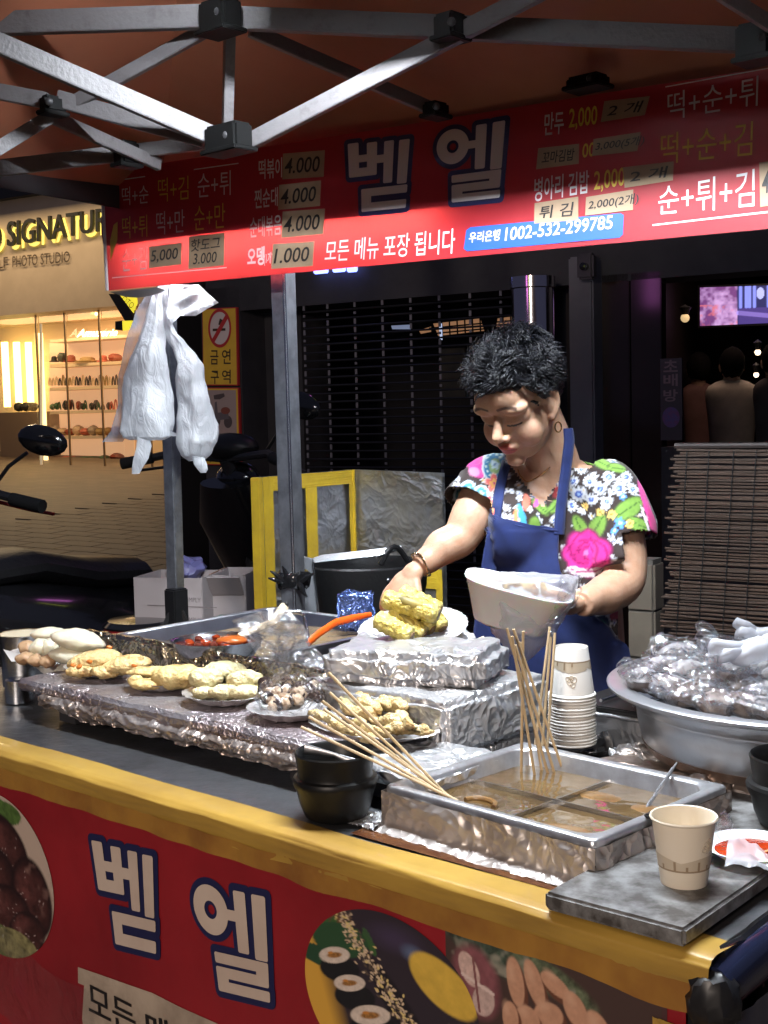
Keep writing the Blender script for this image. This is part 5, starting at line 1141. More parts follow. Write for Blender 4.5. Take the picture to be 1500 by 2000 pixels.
# skewers
m_wood = M('skewer_wood', (.62, .48, .30), .55, col2=(.5, .36, .2), ns=30, stretch=(1, 1, .2)); 
def skewer(p, q, label, grp, r=.0021): 
    t_ = thing('skewer', label, 'skewer', q, 0, grp); G().tube([q, q.lerp(p, .5)+Vector((0, 0, .0008)), p], r, 8).make('stick', m_wood, t_); return t_
ups = [((990, 1227), (1073, 1521), 0, 'leftmost-topped of the upright skewers, leaning right into the broth'), ((1003, 1229), (1104, 1517), .01, 'upright skewer whose foot stands farthest right in the broth'), ((1022, 1233), (1018, 1520), .0, 'nearly vertical skewer whose foot stands farthest left in the broth'),
       ((1016, 1254), (1060, 1516), -.01, 'shortest-looking skewer in the middle of the upright bunch'), ((1000, 1243), (1046, 1525), .015, 'skewer leaning right with its foot second from the left in the broth'), ((1074, 1224), (1040, 1500), -.03, 'tallest skewer leaning left beside the paper cup stack'),
       ((1076, 1244), (1056, 1498), -.035, 'skewer between two others leaning left beside the paper cups'), ((1084, 1236), (1066, 1500), -.04, 'skewer nearest the paper cup stack'), ((1006, 1260), (1086, 1520), .02, 'low skewer crossing the middle of the upright bunch')]
for (t_, b_, dd, lb) in ups:
    q = Z(b_[0], b_[1], .925); p = D(t_[0], t_[1], q.y-dd); skewer(p, q, lb, 'skewers standing in the broth')
lows = [((641, 1313), (868, 1549), 'left leaning skewer with the highest tip, rising from the pan corner'), ((644, 1353), (860, 1546), 'left leaning skewer just below the highest one'), ((629, 1369), (872, 1553), 'third left leaning skewer from the top'), ((632, 1385), (884, 1560), 'fourth left leaning skewer from the top, close under the third'),
        ((603, 1400), (877, 1558), 'fifth left leaning skewer with its tip by the fried strips'), ((588, 1420), (893, 1564), 'lowest of the left leaning skewers, its tip farthest left')]
for k, (t_, b_, lb) in enumerate(lows):
    q = Z(b_[0], b_[1], .94); rim = hitplane(790+6*k, 1512+4*k, pp(0, 0, .968), Vector((0, 0, 1)))
    # pass just over the near left corner of the rim
    p = D(t_[0], t_[1], q.y+.02+.004*k); skewer(p, q, lb, 'skewers leaning out of the pan to the left', .0022)
# steel rod / ladle handle
ld = thing('ladle', 'thin steel ladle whose handle leans over the right rim of the broth pan', 'ladle', Z(1255, 1588, .935))
q = Z(1256, 1588, .93); p = D(1322, 1490, q.y+.075); G().tube([q, q.lerp(p, .8), p], [.0026, .0026, .0016], 8).make('handle', m_steeld, ld); G().ell(q+Vector((-.012, -.004, -.006)), (.018, .014, .006), 14).make('bowl', m_steeld, ld)
k_ = thing('black_clip', 'small black clip gripping the right rim of the broth pan', 'clip', Z(1272, 1592, .958)); G().box(Z(1272, 1592, .962), (.012, .016, .006), PR, .002).box(Z(1272, 1592, .962)+PR@Vector((.009, 0, -.006)), (.004, .014, .016), PR, .001).make('clip', m_black, k_)

# ================================================================== earthen bowls
m_pot = M('glazed_black_earthenware', (.008, .008, .008), .4, 0, bump=.06, bs=40, coat=.0, spec=.28)
prof = [(.040, 0), (.0425, .002), (.049, .018), (.053, .036), (.0575, .046), (.0585, .051), (.0565, .055), (.0515, .057), (.0505, .061), (.0535, .082), (.0545, .087), (.053, .0895), (.0505, .087), (.047, .062), (.045, .036), (.033, .012), (.001, .009)]
def ttuk(x, y, label, sc=1.):
    q = Z(x, y, .9); t_ = thing('earthen_bowl', label, 'bowl', (q.x, q.y, .9046), 0, 'black earthen bowls'); G().lathe([(a*sc, b*sc) for a, b in prof], (q.x, q.y, .9046), 56).make('bowl', m_pot, t_); return t_, q
tb, q = ttuk(657, 1598, 'black glazed earthen bowl with a spoon in it at the counter front')
G().tube([(q.x+.032, q.y+.005, .97), (q.x+.0, q.y+.01, .985), (q.x-.042, q.y+.022, .991)], [(.009, .003), (.003, .0015), (.008, .002)], 10, flat=(0, 0, 1)).make('x', m_steeld, tb).name = 'rest'
spn = [o for o in kids(tb) if o.name.startswith('rest')][0]; spn.parent = None; spn.location = tb.location; spn.name = 'spoon'; props(spn, 'dull steel spoon resting inside the black earthen bowl', 'spoon')
q3 = Z(1556, 1612, STOP); t3 = thing('earthen_bowl', 'black earthen bowl cut off by the right edge, by the chili sauce plate', 'bowl', (q3.x, q3.y, STOP+.0006), 0, 'black earthen bowls'); G().lathe([(a*1.05, b) for a, b in prof], (q3.x, q3.y, STOP+.0006), 48).make('bowl', m_pot, t3)

# ================================================================== foil shelf with its plates
sf = thing('foil_shelf', 'long foil wrapped serving shelf on the counter carrying plates of fritters', 'shelf', T(1.05, .23, .9))
m_shf = M('shelf_foil', (.70, .67, .69), .32, .85, col2=(.46, .38, .40), ns=7, crumple=.8, cs=55)
def fbox(u0, v0, z0, u1, v1, z1, amp=.004, sc=20, dens=.006, seed=0., bev=.006):
    d = (abs(u1-u0), abs(v1-v0), z1-z0); bm = gbox(max(4, int(d[0]/dens)), max(4, int(d[1]/dens)), max(3, int(d[2]/dens)), d, bev)
    g = G().bm(bm, T((u0+u1)/2, (v0+v1)/2, z0), KR); g.disp(crump(amp, sc, seed)); return g
fbox(.685, .155, .948, 1.50, .36, .970, .004, 24, .007).make('upper_board', m_shf, sf, ang=False)
def lip(x, y):
    u = .685+.73*x; k = noise.noise(Vector((u*9, 0, 3))); e = .010*k+.006*noise.noise(Vector((u*25, 0, 3)))
    return T(u, .158-.016*math.sin(pi*min(1, y*1.1))+.010*abs(noise.noise(Vector((u*30, y*3, 0))))+.004*noise.noise(Vector((u*80, y*8, 0))), .955-.034*y+e*y)
G().grid(lip, 220, 14).make('foil_skirt', m_foild, sf, ang=False)
cbox(.70, .175, .902, .78, .33, .947).make('leg', m_dark, sf, smooth=False); cbox(1.34, .175, .902, 1.39, .33, .947).make('leg', m_dark, sf, smooth=False)
fbox(.80, .345, .971, 1.56, .365, 1.028, .005, 26, .006, 4.).make('back_wall', M('tray_foil', (.75, .7, .58), .22, 1., col2=(.5, .42, .3), ns=6, crumple=.9, cs=30), sf, ang=False)
fbox(.49, .155, .935, .70, .33, .957, .006, 20, .006, 7.).make('lower_board', m_foilw, sf, ang=False)
cbox(.53, .19, .902, .66, .30, .934).make('leg', m_dark, sf, smooth=False)
m_plate = M('foil_plate', (.94, .94, .96), .42, 1., crumple=.5, cs=60)
def plate(x, y, z, r, label, tx=0, tz=0, sy=.8, depth=.014):
    q = Z(x, y, z); r *= 1.14; t_ = thing('foil_plate', label, 'plate', q, CANG, 'foil covered plates of fried food')
    t_.rotation_euler = (math.radians(tx), math.radians(tz), CANG if tx == 0 else 0)
    def fl_(p, a, j): p = Vector(p); s = 1+.012*math.sin(26*a)*(j in (2, 3, 4)); return Vector((p.x*s, p.y*s, p.z+.0016*noise.noise(Vector((p.x*60, p.y*60, j)))))
    G().lathe([(r*.55, 0), (r*.62, .001), (r*.96, depth), (r, depth+.0015), (r*.95, depth+.001), (r*.6, .0035), (.001, .003)], (0, 0, 0), 110, sy=sy, fn=fl_).make('plate', m_plate, t_, local=True)
    return t_
pl = [plate(76, 1288, .974, .060, 'foil plate under the white dumplings, leftmost on the shelf'), plate(190, 1316, .974, .062, 'foil plate under the orange flecked vegetable fritters, second from left'), plate(312, 1343, .974, .058, 'foil plate under the round yellow fritters, third from left'),
      plate(434, 1370, .974, .066, 'foil plate under the pale green fritters, fourth from left'), plate(560, 1400, .974, .062, 'foil plate under the wrapped stuffed sausage slices'), plate(728, 1433, .962, .105, 'large foil plate heaped with fried squid strips', sy=.62)]
def bl(x, y, wpx, hpx, z, mat, name, label, cat, grp, rz=0., lump=.006, sc=30, seed=1., dy=.6, fl=0., pleat=0):
    if cat == 'fritter': wpx *= 1.14; hpx *= .95; lump *= .62; sc = 24
    q = Z(x, y, z); s_ = q.y/2500; rx, rz_ = wpx*s_/2, hpx*s_/2
    t_ = thing(name, label, cat, q-Vector((0, 0, rz_)), 0, grp)
    g = G().ell((0, 0, 0), (1, 1, 1), 40); out = []
    R = rot('Y', rz)
    for p in g.v:
        e = Vector((p.x*rx, p.y*rx*dy, p.z*rz_))
        if pleat: 
            # half moon: flat belly edge, pinched rim
            e.z = e.z*(1-.25*abs(p.x)); rim = max(0, 1-abs(p.z)*3); e.y *= 1; e.z += rim*.0018*math.sin(26*math.atan2(p.y, p.x))
        out.append(q + R@e)
    g.v = out; g.disp(crump(lump, sc, seed)); g.disp(lambda p: p+Vector((1, 1, 1))*(noise.noise(p*110)*lump*.22+noise.noise(p*230)*lump*.12))
    g.make(name.split('_')[-1] if False else 'body', mat, t_, ang=False); return t_
m_dump = M('dumpling_skin', (.74, .70, .56), .3, 0, col2=(.62, .58, .42), ns=14, bump=.2, bs=60, sss=.12, coat=.25)
m_dumpb = M('fried_dumpling', (.50, .34, .2), .38, 0, col2=(.34, .19, .10), ns=18, bump=.3, bs=50, sss=.05)
m_frit = M('vegetable_fritter', (.68, .52, .24), .42, 0, col2=(.45, .18, .04), ns=34, nd=6, lo=.55, hi=.7, bump=.8, bs=110, sss=.05, pt=(.46, .22, .06))
m_yfr = M('yellow_fritter', (.72, .56, .25), .38, 0, col2=(.52, .33, .10), ns=22, nd=5, lo=.5, hi=.75, bump=.8, bs=110, sss=.05, pt=(.50, .28, .08))
m_gfr = M('pale_green_fritter', (.70, .62, .36), .38, 0, col2=(.42, .44, .26), ns=16, nd=5, lo=.48, hi=.68, bump=.8, bs=100, sss=.05, pt=(.50, .34, .14))
DG, FG, YG, GG = 'dumplings on the first foil plate', 'fritters on the second foil plate', 'fritters on the third foil plate', 'fritters on the fourth foil plate'
bl(96, 1238, 74, 26, 1.025, m_dump, 'dumpling', 'flat pale dumpling behind the big topmost one', 'dumpling', DG, 0, .003, 30, 2)
for (x, y, w_, h_, z, m_, lb, r_, sd) in [(56, 1266, 44, 30, 1.0, m_dumpb, 'brown fried dumpling at the far left of the pile', 20, 3), (48, 1286, 40, 26, .992, m_dumpb, 'small brown dumpling lowest at the left rim of the plate', 0, 4), (70, 1290, 36, 28, .99, m_dumpb, 'round tan dumpling in the lower row, second from left', 0, 5), (93, 1292, 34, 28, .99, m_dumpb, 'tan dumpling in the lower row by the paper napkin', 0, 6),
       (78, 1264, 46, 34, 1.008, m_dump, 'pale dumpling with its tip pointing left', -20, 7), (98, 1264, 44, 36, 1.008, m_dump, 'pale dumpling wedged under the big topmost one', -50, 8)]:
    bl(x, y, w_, h_, z, m_, 'dumpling', lb, 'dumpling', DG, r_, .004, 35, sd, .9, pleat=1)
bl(146, 1281, 104, 40, 1.0, m_dump, 'dumpling', 'long white dumpling under the topmost one', 'dumpling', DG, 6, .004, 26, 9, .55, pleat=1)
bl(152, 1251, 108, 46, 1.03, m_dump, 'dumpling', 'big greenish white dumpling on top of the pile', 'dumpling', DG, 12, .004, 26, 10, .55, pleat=1)
for i, (x, y, w_, h_, z, lb) in enumerate([(186, 1290, 96, 44, 1.005, 'largest orange flecked fritter on top at the left'), (160, 1311, 56, 26, .99, 'ragged fritter end at the left rim of the second plate'), (205, 1314, 50, 24, .99, 'small fritter low in the middle of the second plate'), (244, 1300, 92, 38, 1.0, 'right hand flecked fritter with a knobbly top'), (262, 1288, 40, 22, 1.012, 'small knob fritter on top of the right hand one')]):
    bl(x, y, w_, h_, z, m_frit, 'fritter', lb, 'fritter', FG, 8*(i % 3-1), .009, 40, i+11.)
m_org = M('fried_carrot', (.6, .18, .03), .4, bump=.3, bs=60)
for i, (x, y) in enumerate(((213, 1265), (222, 1282), (155, 1302), (262, 1300), (175, 1292), (142, 1300))): bl(x, y, 12, 9, 1.012, m_org, 'carrot_bit', 'orange carrot bit, %s' % ('highest one at the right end of the big fritter', 'beside the highest bit', 'at the left rim of the plate', 'on the right hand fritter', 'in the middle of the big fritter', 'lowest at the far left')[i], 'carrot bit', FG+' carrot', 0, .002, 60, i+3.)
for i, (x, y, w_, h_, z, lb) in enumerate([(288, 1312, 74, 22, 1.0, 'flat folded fritter at the back left of the third plate'), (290, 1337, 62, 24, .988, 'small low fritter at the front left of the third plate'), (264, 1330, 26, 26, .992, 'little fritter at the left rim of the third plate'), (348, 1322, 92, 52, 1.0, 'large round yellow fritter on the third plate'), (308, 1333, 40, 26, .99, 'small crumbly fritter beside the large yellow one')]):
    bl(x, y, w_, h_, z, m_yfr, 'fritter', lb, 'fritter', YG, 0, .007, 36, i+21.)
for i, (x, y, w_, h_, z, lb) in enumerate([(402, 1326, 62, 48, 1.006, 'upper left pale green fritter'), (438, 1312, 80, 42, 1.012, 'upper middle pale green fritter at the back'), (478, 1328, 66, 42, 1.008, 'upper right pale green fritter beside the clear film'), (400, 1352, 44, 26, .99, 'lower left fritter on the fourth plate'), (440, 1352, 58, 34, .992, 'lower middle fritter on the fourth plate'), (480, 1354, 60, 38, .992, 'lower right fritter on the fourth plate')]):
    bl(x, y, w_, h_, z, m_gfr, 'fritter', lb, 'fritter', GG, 0, .007, 36, i+31.)
npk = thing('paper_napkin', 'white dotted paper napkin hanging over the shelf edge under the dumplings', 'napkin', Z(95, 1300, .98))
nq = [Z(8, 1268, 1.0), Z(118, 1284, 1.0), Z(94, 1322, .965), Z(60, 1300, .978)]
g = G(); 
g.grid(lambda x, y: (Z(30, 1284, .985)*(1-x)+Z(128, 1288, .985)*x)*(1-y)+(Z(72, 1304, .9765)*(1-x)+Z(94, 1321, .96)*x)*y+Vector((0, -.004*y, .004*noise.noise(Vector((x*4, y*3, 0))))), 10, 8)
g.grid(lambda x, y: (Z(6, 1268, 1.0)*(1-x)+Z(36, 1276, .998)*x)*(1-y)+(Z(22, 1292, .982)*(1-x)+Z(46, 1292, .985)*x)*y, 6, 6)
g.make('sheet', M('napkin_paper', (.72, .72, .72), .8), npk)
# stuffed sausage slices in a clear bag
sb = thing('sausage_bag', 'clear bag of black and cream stuffed sausage slices on the fifth plate', 'bag', Z(562, 1385, .985))
m_sbk = M('sausage_skin', (.035, .022, .02), .25, coat=.4); m_scr = M('sausage_filling', (.62, .50, .38), .4, 0, col2=(.4, .26, .16), ns=60, bump=.4, bs=120)
rnd = random.Random(8)
for i in range(34):
    x = rnd.uniform(514, 632); y = rnd.uniform(1322, 1378); z = .978+(1384-y)*.00065; q = Z(x, y+4, z); R = rot('Z', rnd.uniform(-60, 60))@rot('X', rnd.uniform(50, 110)); dk = x > 590 or (y < 1345)
    o = G().lathe([(.0001, -.005), (.0085, -.005), (.0105, -.0035), (.0105, .0035), (.0085, .005), (.0001, .005)], q, 12, R).make('slice', m_sbk if (dk or i % 3 == 0) else m_scr, sb)
    if not dk or i % 3 == 0: G().lathe([(.0001, .0052), (.0075, .0052), (.006, .0062), (.0001, .0062)], q, 12, R@(rot('X', 180) if (R@Vector((0, 0, 1))).y > 0 else Matrix.Identity(3))).make('filling', m_scr, o)
g = G().ell(Z(570, 1358, 1.005), (.058, .034, .034), 44); g.disp(crump(.016, 26, 3)); g.make('film', m_clear, sb)
# loose clear film standing above it
lf = thing('clear_film', 'crumpled sheet of clear plastic film standing up above the stuffed sausages', 'film', Z(560, 1330, 1.03))
outl = [(452, 1212), (500, 1196), (560, 1186), (588, 1215), (600, 1235), (606, 1262), (632, 1290), (640, 1318), (600, 1345), (560, 1350), (525, 1310), (505, 1285), (488, 1258), (462, 1228)]
mx_, my_ = 548, 1268
def filmf(x, y):
    t = x*len(outl); i = int(t) % len(outl); f_ = t-int(t); a, b = outl[i], outl[(i+1) % len(outl)]; X = mx_+(a[0]*(1-f_)+b[0]*f_-mx_)*y; Y = my_+(a[1]*(1-f_)+b[1]*f_-my_)*y
    return D(X, Y, 2.14+.03*noise.noise(Vector((X*.02, Y*.02, 1)))+.018*noise.noise(Vector((X*.05, Y*.05, 3)))+.012*abs(noise.noise(Vector((X*.09, Y*.09, 5)))))
G().grid(filmf, 84, 22).make('sheet', m_loose, lf, ang=False)
def filmf2(x, y): p = filmf(x, y*.93); return p+Vector((.006*noise.noise(p*30), .022+.02*noise.noise(p*17+Vector((3, 0, 0))), .006*noise.noise(p*21)))
G().grid(filmf2, 84, 16).make('back_fold', m_loose, lf, ang=False)
# fried squid strips
m_tem = M('tempura_batter', (.74, .62, .34), .42, 0, col2=(.6, .42, .17), ns=26, nd=5, lo=.45, hi=.75, bump=.9, bs=130, sss=.05, pt=(.52, .30, .10))
strips = [((604, 1392), (650, 1405), (690, 1432), 15, .985, 'leftmost fried strip poking out towards the skewers'), ((672, 1338), (700, 1352), (742, 1392), 22, 1.0, 'upper left thick fried strip against the foil box'), ((715, 1352), (760, 1362), (795, 1388), 20, 1.004, 'upper right fried strip with a curled end'), ((668, 1380), (700, 1388), (740, 1404), 20, .99, 'middle fried strip in the heap'),
          ((720, 1402), (765, 1410), (800, 1420), 17, .985, 'short fried strip in the centre front'), ((745, 1424), (795, 1420), (848, 1430), 19, .98, 'rightmost long fried strip ending at the plate rim'), ((640, 1420), (690, 1432), (745, 1446), 17, .975, 'front fried strip along the near plate rim'), ((690, 1410), (720, 1420), (760, 1440), 16, .982, 'small fried strip just behind the front one'),
          ((768, 1375), (790, 1400), (800, 1425), 18, .992, 'fried strip standing steeply at the right of the heap'), ((655, 1352), (668, 1372), (690, 1395), 17, .99, 'fried strip behind the skewer tips'), ((700, 1372), (740, 1378), (780, 1384), 18, .998, 'fried strip lying across the top of the heap')]
for i, (a, b, c_, w_, z, lb) in enumerate(strips):
    P0_, P1_, P2_ = Z(*a, z), Z(*b, z+.006), Z(*c_, z-.004); t_ = thing('fried_squid', lb, 'fried squid', P1_, 0, 'fried squid strips on the large plate'); r = w_*P1_.y/2500/2*1.15; pts = []; rad = []
    for k in range(17):
        t = k/16; p = P0_*(1-t)**2+P1_*2*t*(1-t)+P2_*t*t; pts.append(p+Vector((0, 0, .002*math.sin(7*t+i)))); rad.append(r*(.35+.65*min(1, 5*t+.2, 5*(1-t)+.2))*(1+.18*math.sin(11*t+i*2)))
    G().tube(pts, rad, 18).disp(crump(.0065, 48, i*1.7)).make('strip', m_tem, t_, ang=False)

# ================================================================== foil boxes and the plate of egg rolls
fb1 = thing('foil_box', 'big foil wrapped box on the counter under the egg roll stand', 'box', T(.72, .44, .93)); fbox(.585, .31, .932, .90, .575, 1.018, .006, 16, .006, 2., .010).make('wrap', m_foilw, fb1, ang=False)
fb2 = thing('foil_tray', 'flat foil wrapped tray under the big foil box', 'tray', T(.72, .44, .9)); fbox(.60, .325, .903, .86, .565, .931, .005, 26, .006, 5., .006).make('wrap', m_foil, fb2, ang=False)
q = Z(815, 1296, 1.045); fb3 = thing('foil_block', 'foil wrapped wedge lying on the big foil box under the egg roll plate', 'block', q-Vector((0, 0, .025)))
bm = gbox(44, 34, 9, (.27, .17, .055), .014); g = G().bm(bm, (q.x, q.y+.02, 1.0185), rot('Z', math.degrees(CANG)+22)); g.disp(crump(.009, 15, 1.)); g.make('wrap', m_foilw, fb3, ang=False)
fb4 = thing('foil_roll', 'small crushed foil roll propping the right side of the egg roll plate', 'foil', D(888, 1244, 2.22)); G().ell(D(880, 1246, 2.20), (.042, .03, .013), 40).disp(crump(.010, 45)).make('roll', m_foil, fb4, ang=False)
ep = thing('foil_plate', 'foil covered plate of yellow egg rolls, tilted on the foil block', 'plate', D(808, 1240, 2.17), 0, 'foil covered plates of fried food')
ep.rotation_euler = (math.radians(15), math.radians(-4), math.radians(-6))
def fl2(p, a, j): s = 1+.01*math.sin(40*a)*(j in (2, 3, 4)); return Vector((p.x*s, p.y*s, p.z+.002*noise.noise(Vector((p.x*50, p.y*50, j)))))
G().lathe([(.055, -.004), (.065, -.003), (.091, .014), (.095, .016), (.092, .017), (.064, .004), (.03, .003), (.001, .003)], (0, 0, 0), 130, sy=.92, fn=fl2).make('plate', M('wrinkled_plate_foil', (.96, .96, .98), .48, 1., crumple=.7, cs=90), ep, local=True)
m_egg = M('egg_roll', (.74, .58, .13), .36, 0, col2=(.48, .36, .07), ns=34, nd=6, lo=.45, hi=.7, bump=1., bs=90, bdist=.012, sss=.04, coat=.2, pt=(.80, .70, .30)); m_seaw = M('egg_roll_seaweed', (.10, .09, .03), .5, 0, col2=(.4, .3, .08), ns=20)
rolls = [((742, 1212), (797, 1241), 2.10, 21, 'front left egg roll, lowest on the plate'), ((772, 1196), (822, 1236), 2.135, 19, 'middle lower egg roll with dark green filling showing'), ((812, 1202), (842, 1226), 2.15, 17, 'short egg roll in the lower row, third from left'), ((840, 1192), (862, 1224), 2.16, 18, 'rightmost lower egg roll, lying end on'),
         ((760, 1172), (846, 1198), 2.13, 22, 'long egg roll on top at the left, its cut end facing right'), ((790, 1160), (852, 1190), 2.17, 20, 'topmost egg roll at the back right')]
for i, (a, b, d, r, lb) in enumerate(rolls):
    A, B_ = D(*a, d+.012), D(*b, d-.008); A, B_ = A+(A-B_)*.14, B_+(B_-A)*.12; t_ = thing('egg_roll', lb, 'egg roll', (A+B_)/2, 0, 'egg rolls on the tilted plate'); rr_ = r*d/2500*.9
    pts = [A.lerp(B_, k/18) for k in range(19)]; rad = [rr_*(.72 if k in (0, 18) else 1)*(1+.05*math.sin(k*1.9+i)) for k in range(19)]
    G().tube(pts, rad, 26).disp(crump(.0028, 75, i*2.)).make('wrap', m_egg, t_, ang=False)
    ax = (B_-A).normalized(); R = ax.to_track_quat('Z', 'Y').to_matrix()
    G().lathe([(rr_*.62, -.001), (rr_*.6, .0012), (.0001, .0016)], B_, 18, R).make('filling', M('filling_%d' % i, (.42, .2, .08), .5, col2=(.08, .1, .03), ns=90), t_)
    if i in (1, 4): G().ell((A+B_)/2+Vector((0, -rr_*.42, rr_*.40)), (rr_*1.7, rr_*.62, rr_*.62), 20, Matrix((ax, Vector((0, 0, 1)).cross(ax).normalized(), Vector((0, 0, 1)))).transposed()).disp(crump(.002, 80)).make('seaweed_layer', m_seaw, t_, ang=False)

# ================================================================== sauce pans at the back of the counter
m_rsoup = M('red_rice_cake_sauce', (.36, .05, .012), .1, 0, col2=(.20, .02, .006), ns=16, bump=.3, bs=30, coat=.6); m_osoup = M('orange_sauce', (.42, .15, .04), .12, 0, col2=(.3, .08, .02), ns=9, bump=.2, bs=20, coat=.5); m_ysoup = M('yellowish_broth', (.30, .20, .10), .2, 0, col2=(.22, .16, .10), ns=6)
m_panm = M('pan_metal_matt', (.62, .64, .68), .3, 1., col2=(.5, .5, .53), ns=12)
def spanm(u0, v0, u1, v1, zt, label, soup, zs):
    t_ = thing('sauce_pan', label, 'pan', T((u0+u1)/2, (v0+v1)/2, .9)); g = G(); W = .011
    lp = [((u0, v0, u1, v1), .02, .903), ((u0-.012, v0-.012, u1+.012, v1+.012), .02, zt-.005), ((u0-.014, v0-.014, u1+.014, v1+.014), .02, zt), ((u0-.002, v0-.002, u1+.002, v1+.002), .02, zt+.001), ((u0+.003, v0+.003, u1-.003, v1-.003), .02, zt-.004), ((u0+.012, v0+.012, u1-.012, v1-.012), .02, .91)]
    for (bb, r, z) in lp: g.v += [T(x, y, z) for x, y in rrect(*bb, r, 6)]
    for j in range(len(lp)-1):
        for k in range(28): k2 = (k+1) % 28; g.f.append((j*28+k, j*28+k2, (j+1)*28+k2, (j+1)*28+k))
    g.f.append(tuple(5*28+k for k in range(28))); g.make('pan', m_panm, t_, ang=50)
    G().grid(lambda x, y: T(u0+.006+(u1-u0-.012)*x, v0+.006+(v1-v0-.012)*y, zs+.002*noise.noise(Vector((x*9, y*9, 0)))), 40, 40).make('sauce', soup, t_, ang=False); return t_
spn1 = spanm(1.17, .47, 1.60, .90, .998, 'large shallow steel pan with cloudy broth behind the foil tray wall', m_ysoup, .968)
spn2 = spanm(.80, .60, 1.10, .74, 1.0, 'steel pan of orange red rice cake sauce behind the foil block', m_osoup, .985)
q = D(425, 1258, 2.36); q.z = 1.028; sd_ = thing('stew_dish', 'oval steel dish of dark red stew with a ladle in it', 'dish', q)
G().lathe([(.06, -.03), (.075, -.01), (.083, .008), (.086, .0085), (.08, .006), (.07, -.012), (.001, -.013)], q, 44, sx=1.05, sy=.9).make('dish', m_steel, sd_)
G().lathe([(.078, 0), (.04, .001), (.001, .0012)], q, 36, sx=1.04, sy=.88, fn=lambda p, a, j: p+Vector((0, 0, .003*noise.noise(p*70)))).make('stew', M('dark_stew', (.07, .012, .008), .12, 0, col2=(.16, .03, .015), ns=60, bump=1., bs=70, coat=.6), sd_)
rnd = random.Random(6)
for i in range(22): a = rnd.uniform(0, 6.3); r = rnd.uniform(.01, .07); o = G().ell(q+Vector((r*math.cos(a), r*.85*math.sin(a), .003)), (.008, .006, .005), 8).disp(crump(.003, 80, i)).make('rice_cake', m_rsoup if i % 2 else M('stew_bit%d' % i, (.12, .03, .02), .2), sd_)
lad = thing('ladle', 'wooden ladle holding orange sauce lying in the dark stew dish', 'ladle', q+Vector((.03, 0, .01)))
G().ell(q+Vector((.028, -.01, .006)), (.030, .022, .010), 22).make('bowl', M('sauce_wet_wood', (.40, .10, .02), .15, coat=.5), lad); G().tube([q+Vector((.04, .0, .012)), q+Vector((.10, .05, .03)), D(556, 1184, 2.62)], [(.006, .004), (.007, .004), (.010, .005)], 10).make('handle', M('pale_wood', (.62, .5, .34), .5), lad)
G().ell(D(560, 1181, 2.615), (.004, .005, .006), 10).make('handle_end', m_black, lad)
wh = thing('wire_skimmer', 'bent steel wire skimmer handle rising behind the clear film', 'skimmer', D(590, 1220, 2.5)); G().tube([D(545, 1196, 2.55), D(585, 1196, 2.55), D(594, 1202, 2.55), D(602, 1250, 2.5)], .004, 8).make('wire', m_steel, wh)
sc_ = thing('orange_spatula', 'bright orange plastic spatula handle leaning out of the red sauce', 'spatula', D(610, 1250, 2.40)); G().tube([D(600, 1258, 2.36), D(622, 1238, 2.38), D(655, 1216, 2.42), D(690, 1207, 2.46), D(724, 1200, 2.5)], [(.007, .003), (.0075, .0035), (.0075, .0035), (.007, .003), (.005, .003)], 10, flat=(0, 0, 1)).make('handle', M('orange_plastic', (.85, .13, .015), .3, coat=.3), sc_)
bpk = thing('blue_pouch', 'shiny blue foil pouch standing behind the orange spatula', 'pouch', D(700, 1225, 2.75)); q = D(697, 1232, 2.75)
bm = gbox(16, 5, 18, (.078, .03, .086), .006); G().bm(bm, q, rot('Z', -6)).disp(crump(.008, 30)).make('pouch', M('blue_foil', (.10, .16, .42), .2, .8, crumple=.7, cs=45), bpk, ang=False)
dk = thing('dark_pan', 'dark pan behind the egg roll plate, below the woman\'s hand', 'pan', D(770, 1235, 2.7)); q = D(790, 1222, 2.72); G().lathe([(.06, -.06), (.095, 0), (.098, .002), (.09, 0), (.06, -.03), (.001, -.032)], q, 36).make('pan', m_dark, dk)
tk = thing('wooden_spoon', 'pale wooden spoon end poking out behind the foil block', 'spoon', D(930, 1255, 2.2)); G().tube([D(905, 1272, 2.2), D(930, 1258, 2.2), D(948, 1248, 2.2)], [(.007, .005), (.009, .006), (.007, .005)], 10).make('handle', M('tong_wood', (.6, .52, .36), .5), tk)
# steel cans at the left end
q = D(46, 1236, 2.62); cn = thing('steel_can', 'round steel container with paper lining at the far left behind the dumplings', 'can', (q.x, q.y, .9012))
G().lathe([(.040, 0), (.046, .004), (.049, q.z-.9012-.002), (.051, q.z-.9012), (.048, q.z-.9012), (.045, q.z-.93), (.001, q.z-.93)], (q.x, q.y, .9012), 44).make('can', m_steel, cn)
G().lathe([(.047, q.z-.9012-.001), (.043, q.z-.9012-.012), (.034, q.z-.9012-.014)], (q.x, q.y, .9012), 90, fn=lambda p, a, j: p+Vector((0, 0, .002*math.sin(45*a)))).make('pleated_lining', M('pleated_paper', (.7, .62, .45), .5), cn)
q = Z(38, 1372, .901); c2_ = thing('steel_tin', 'plain steel tin under the left end of the foil shelf', 'tin', q); G().lathe([(.024, 0), (.026, .001), (.026, .045), (.0245, .046), (.001, .0455)], q+Vector((0, 0, .001)), 40).make('tin', m_steel, c2_)

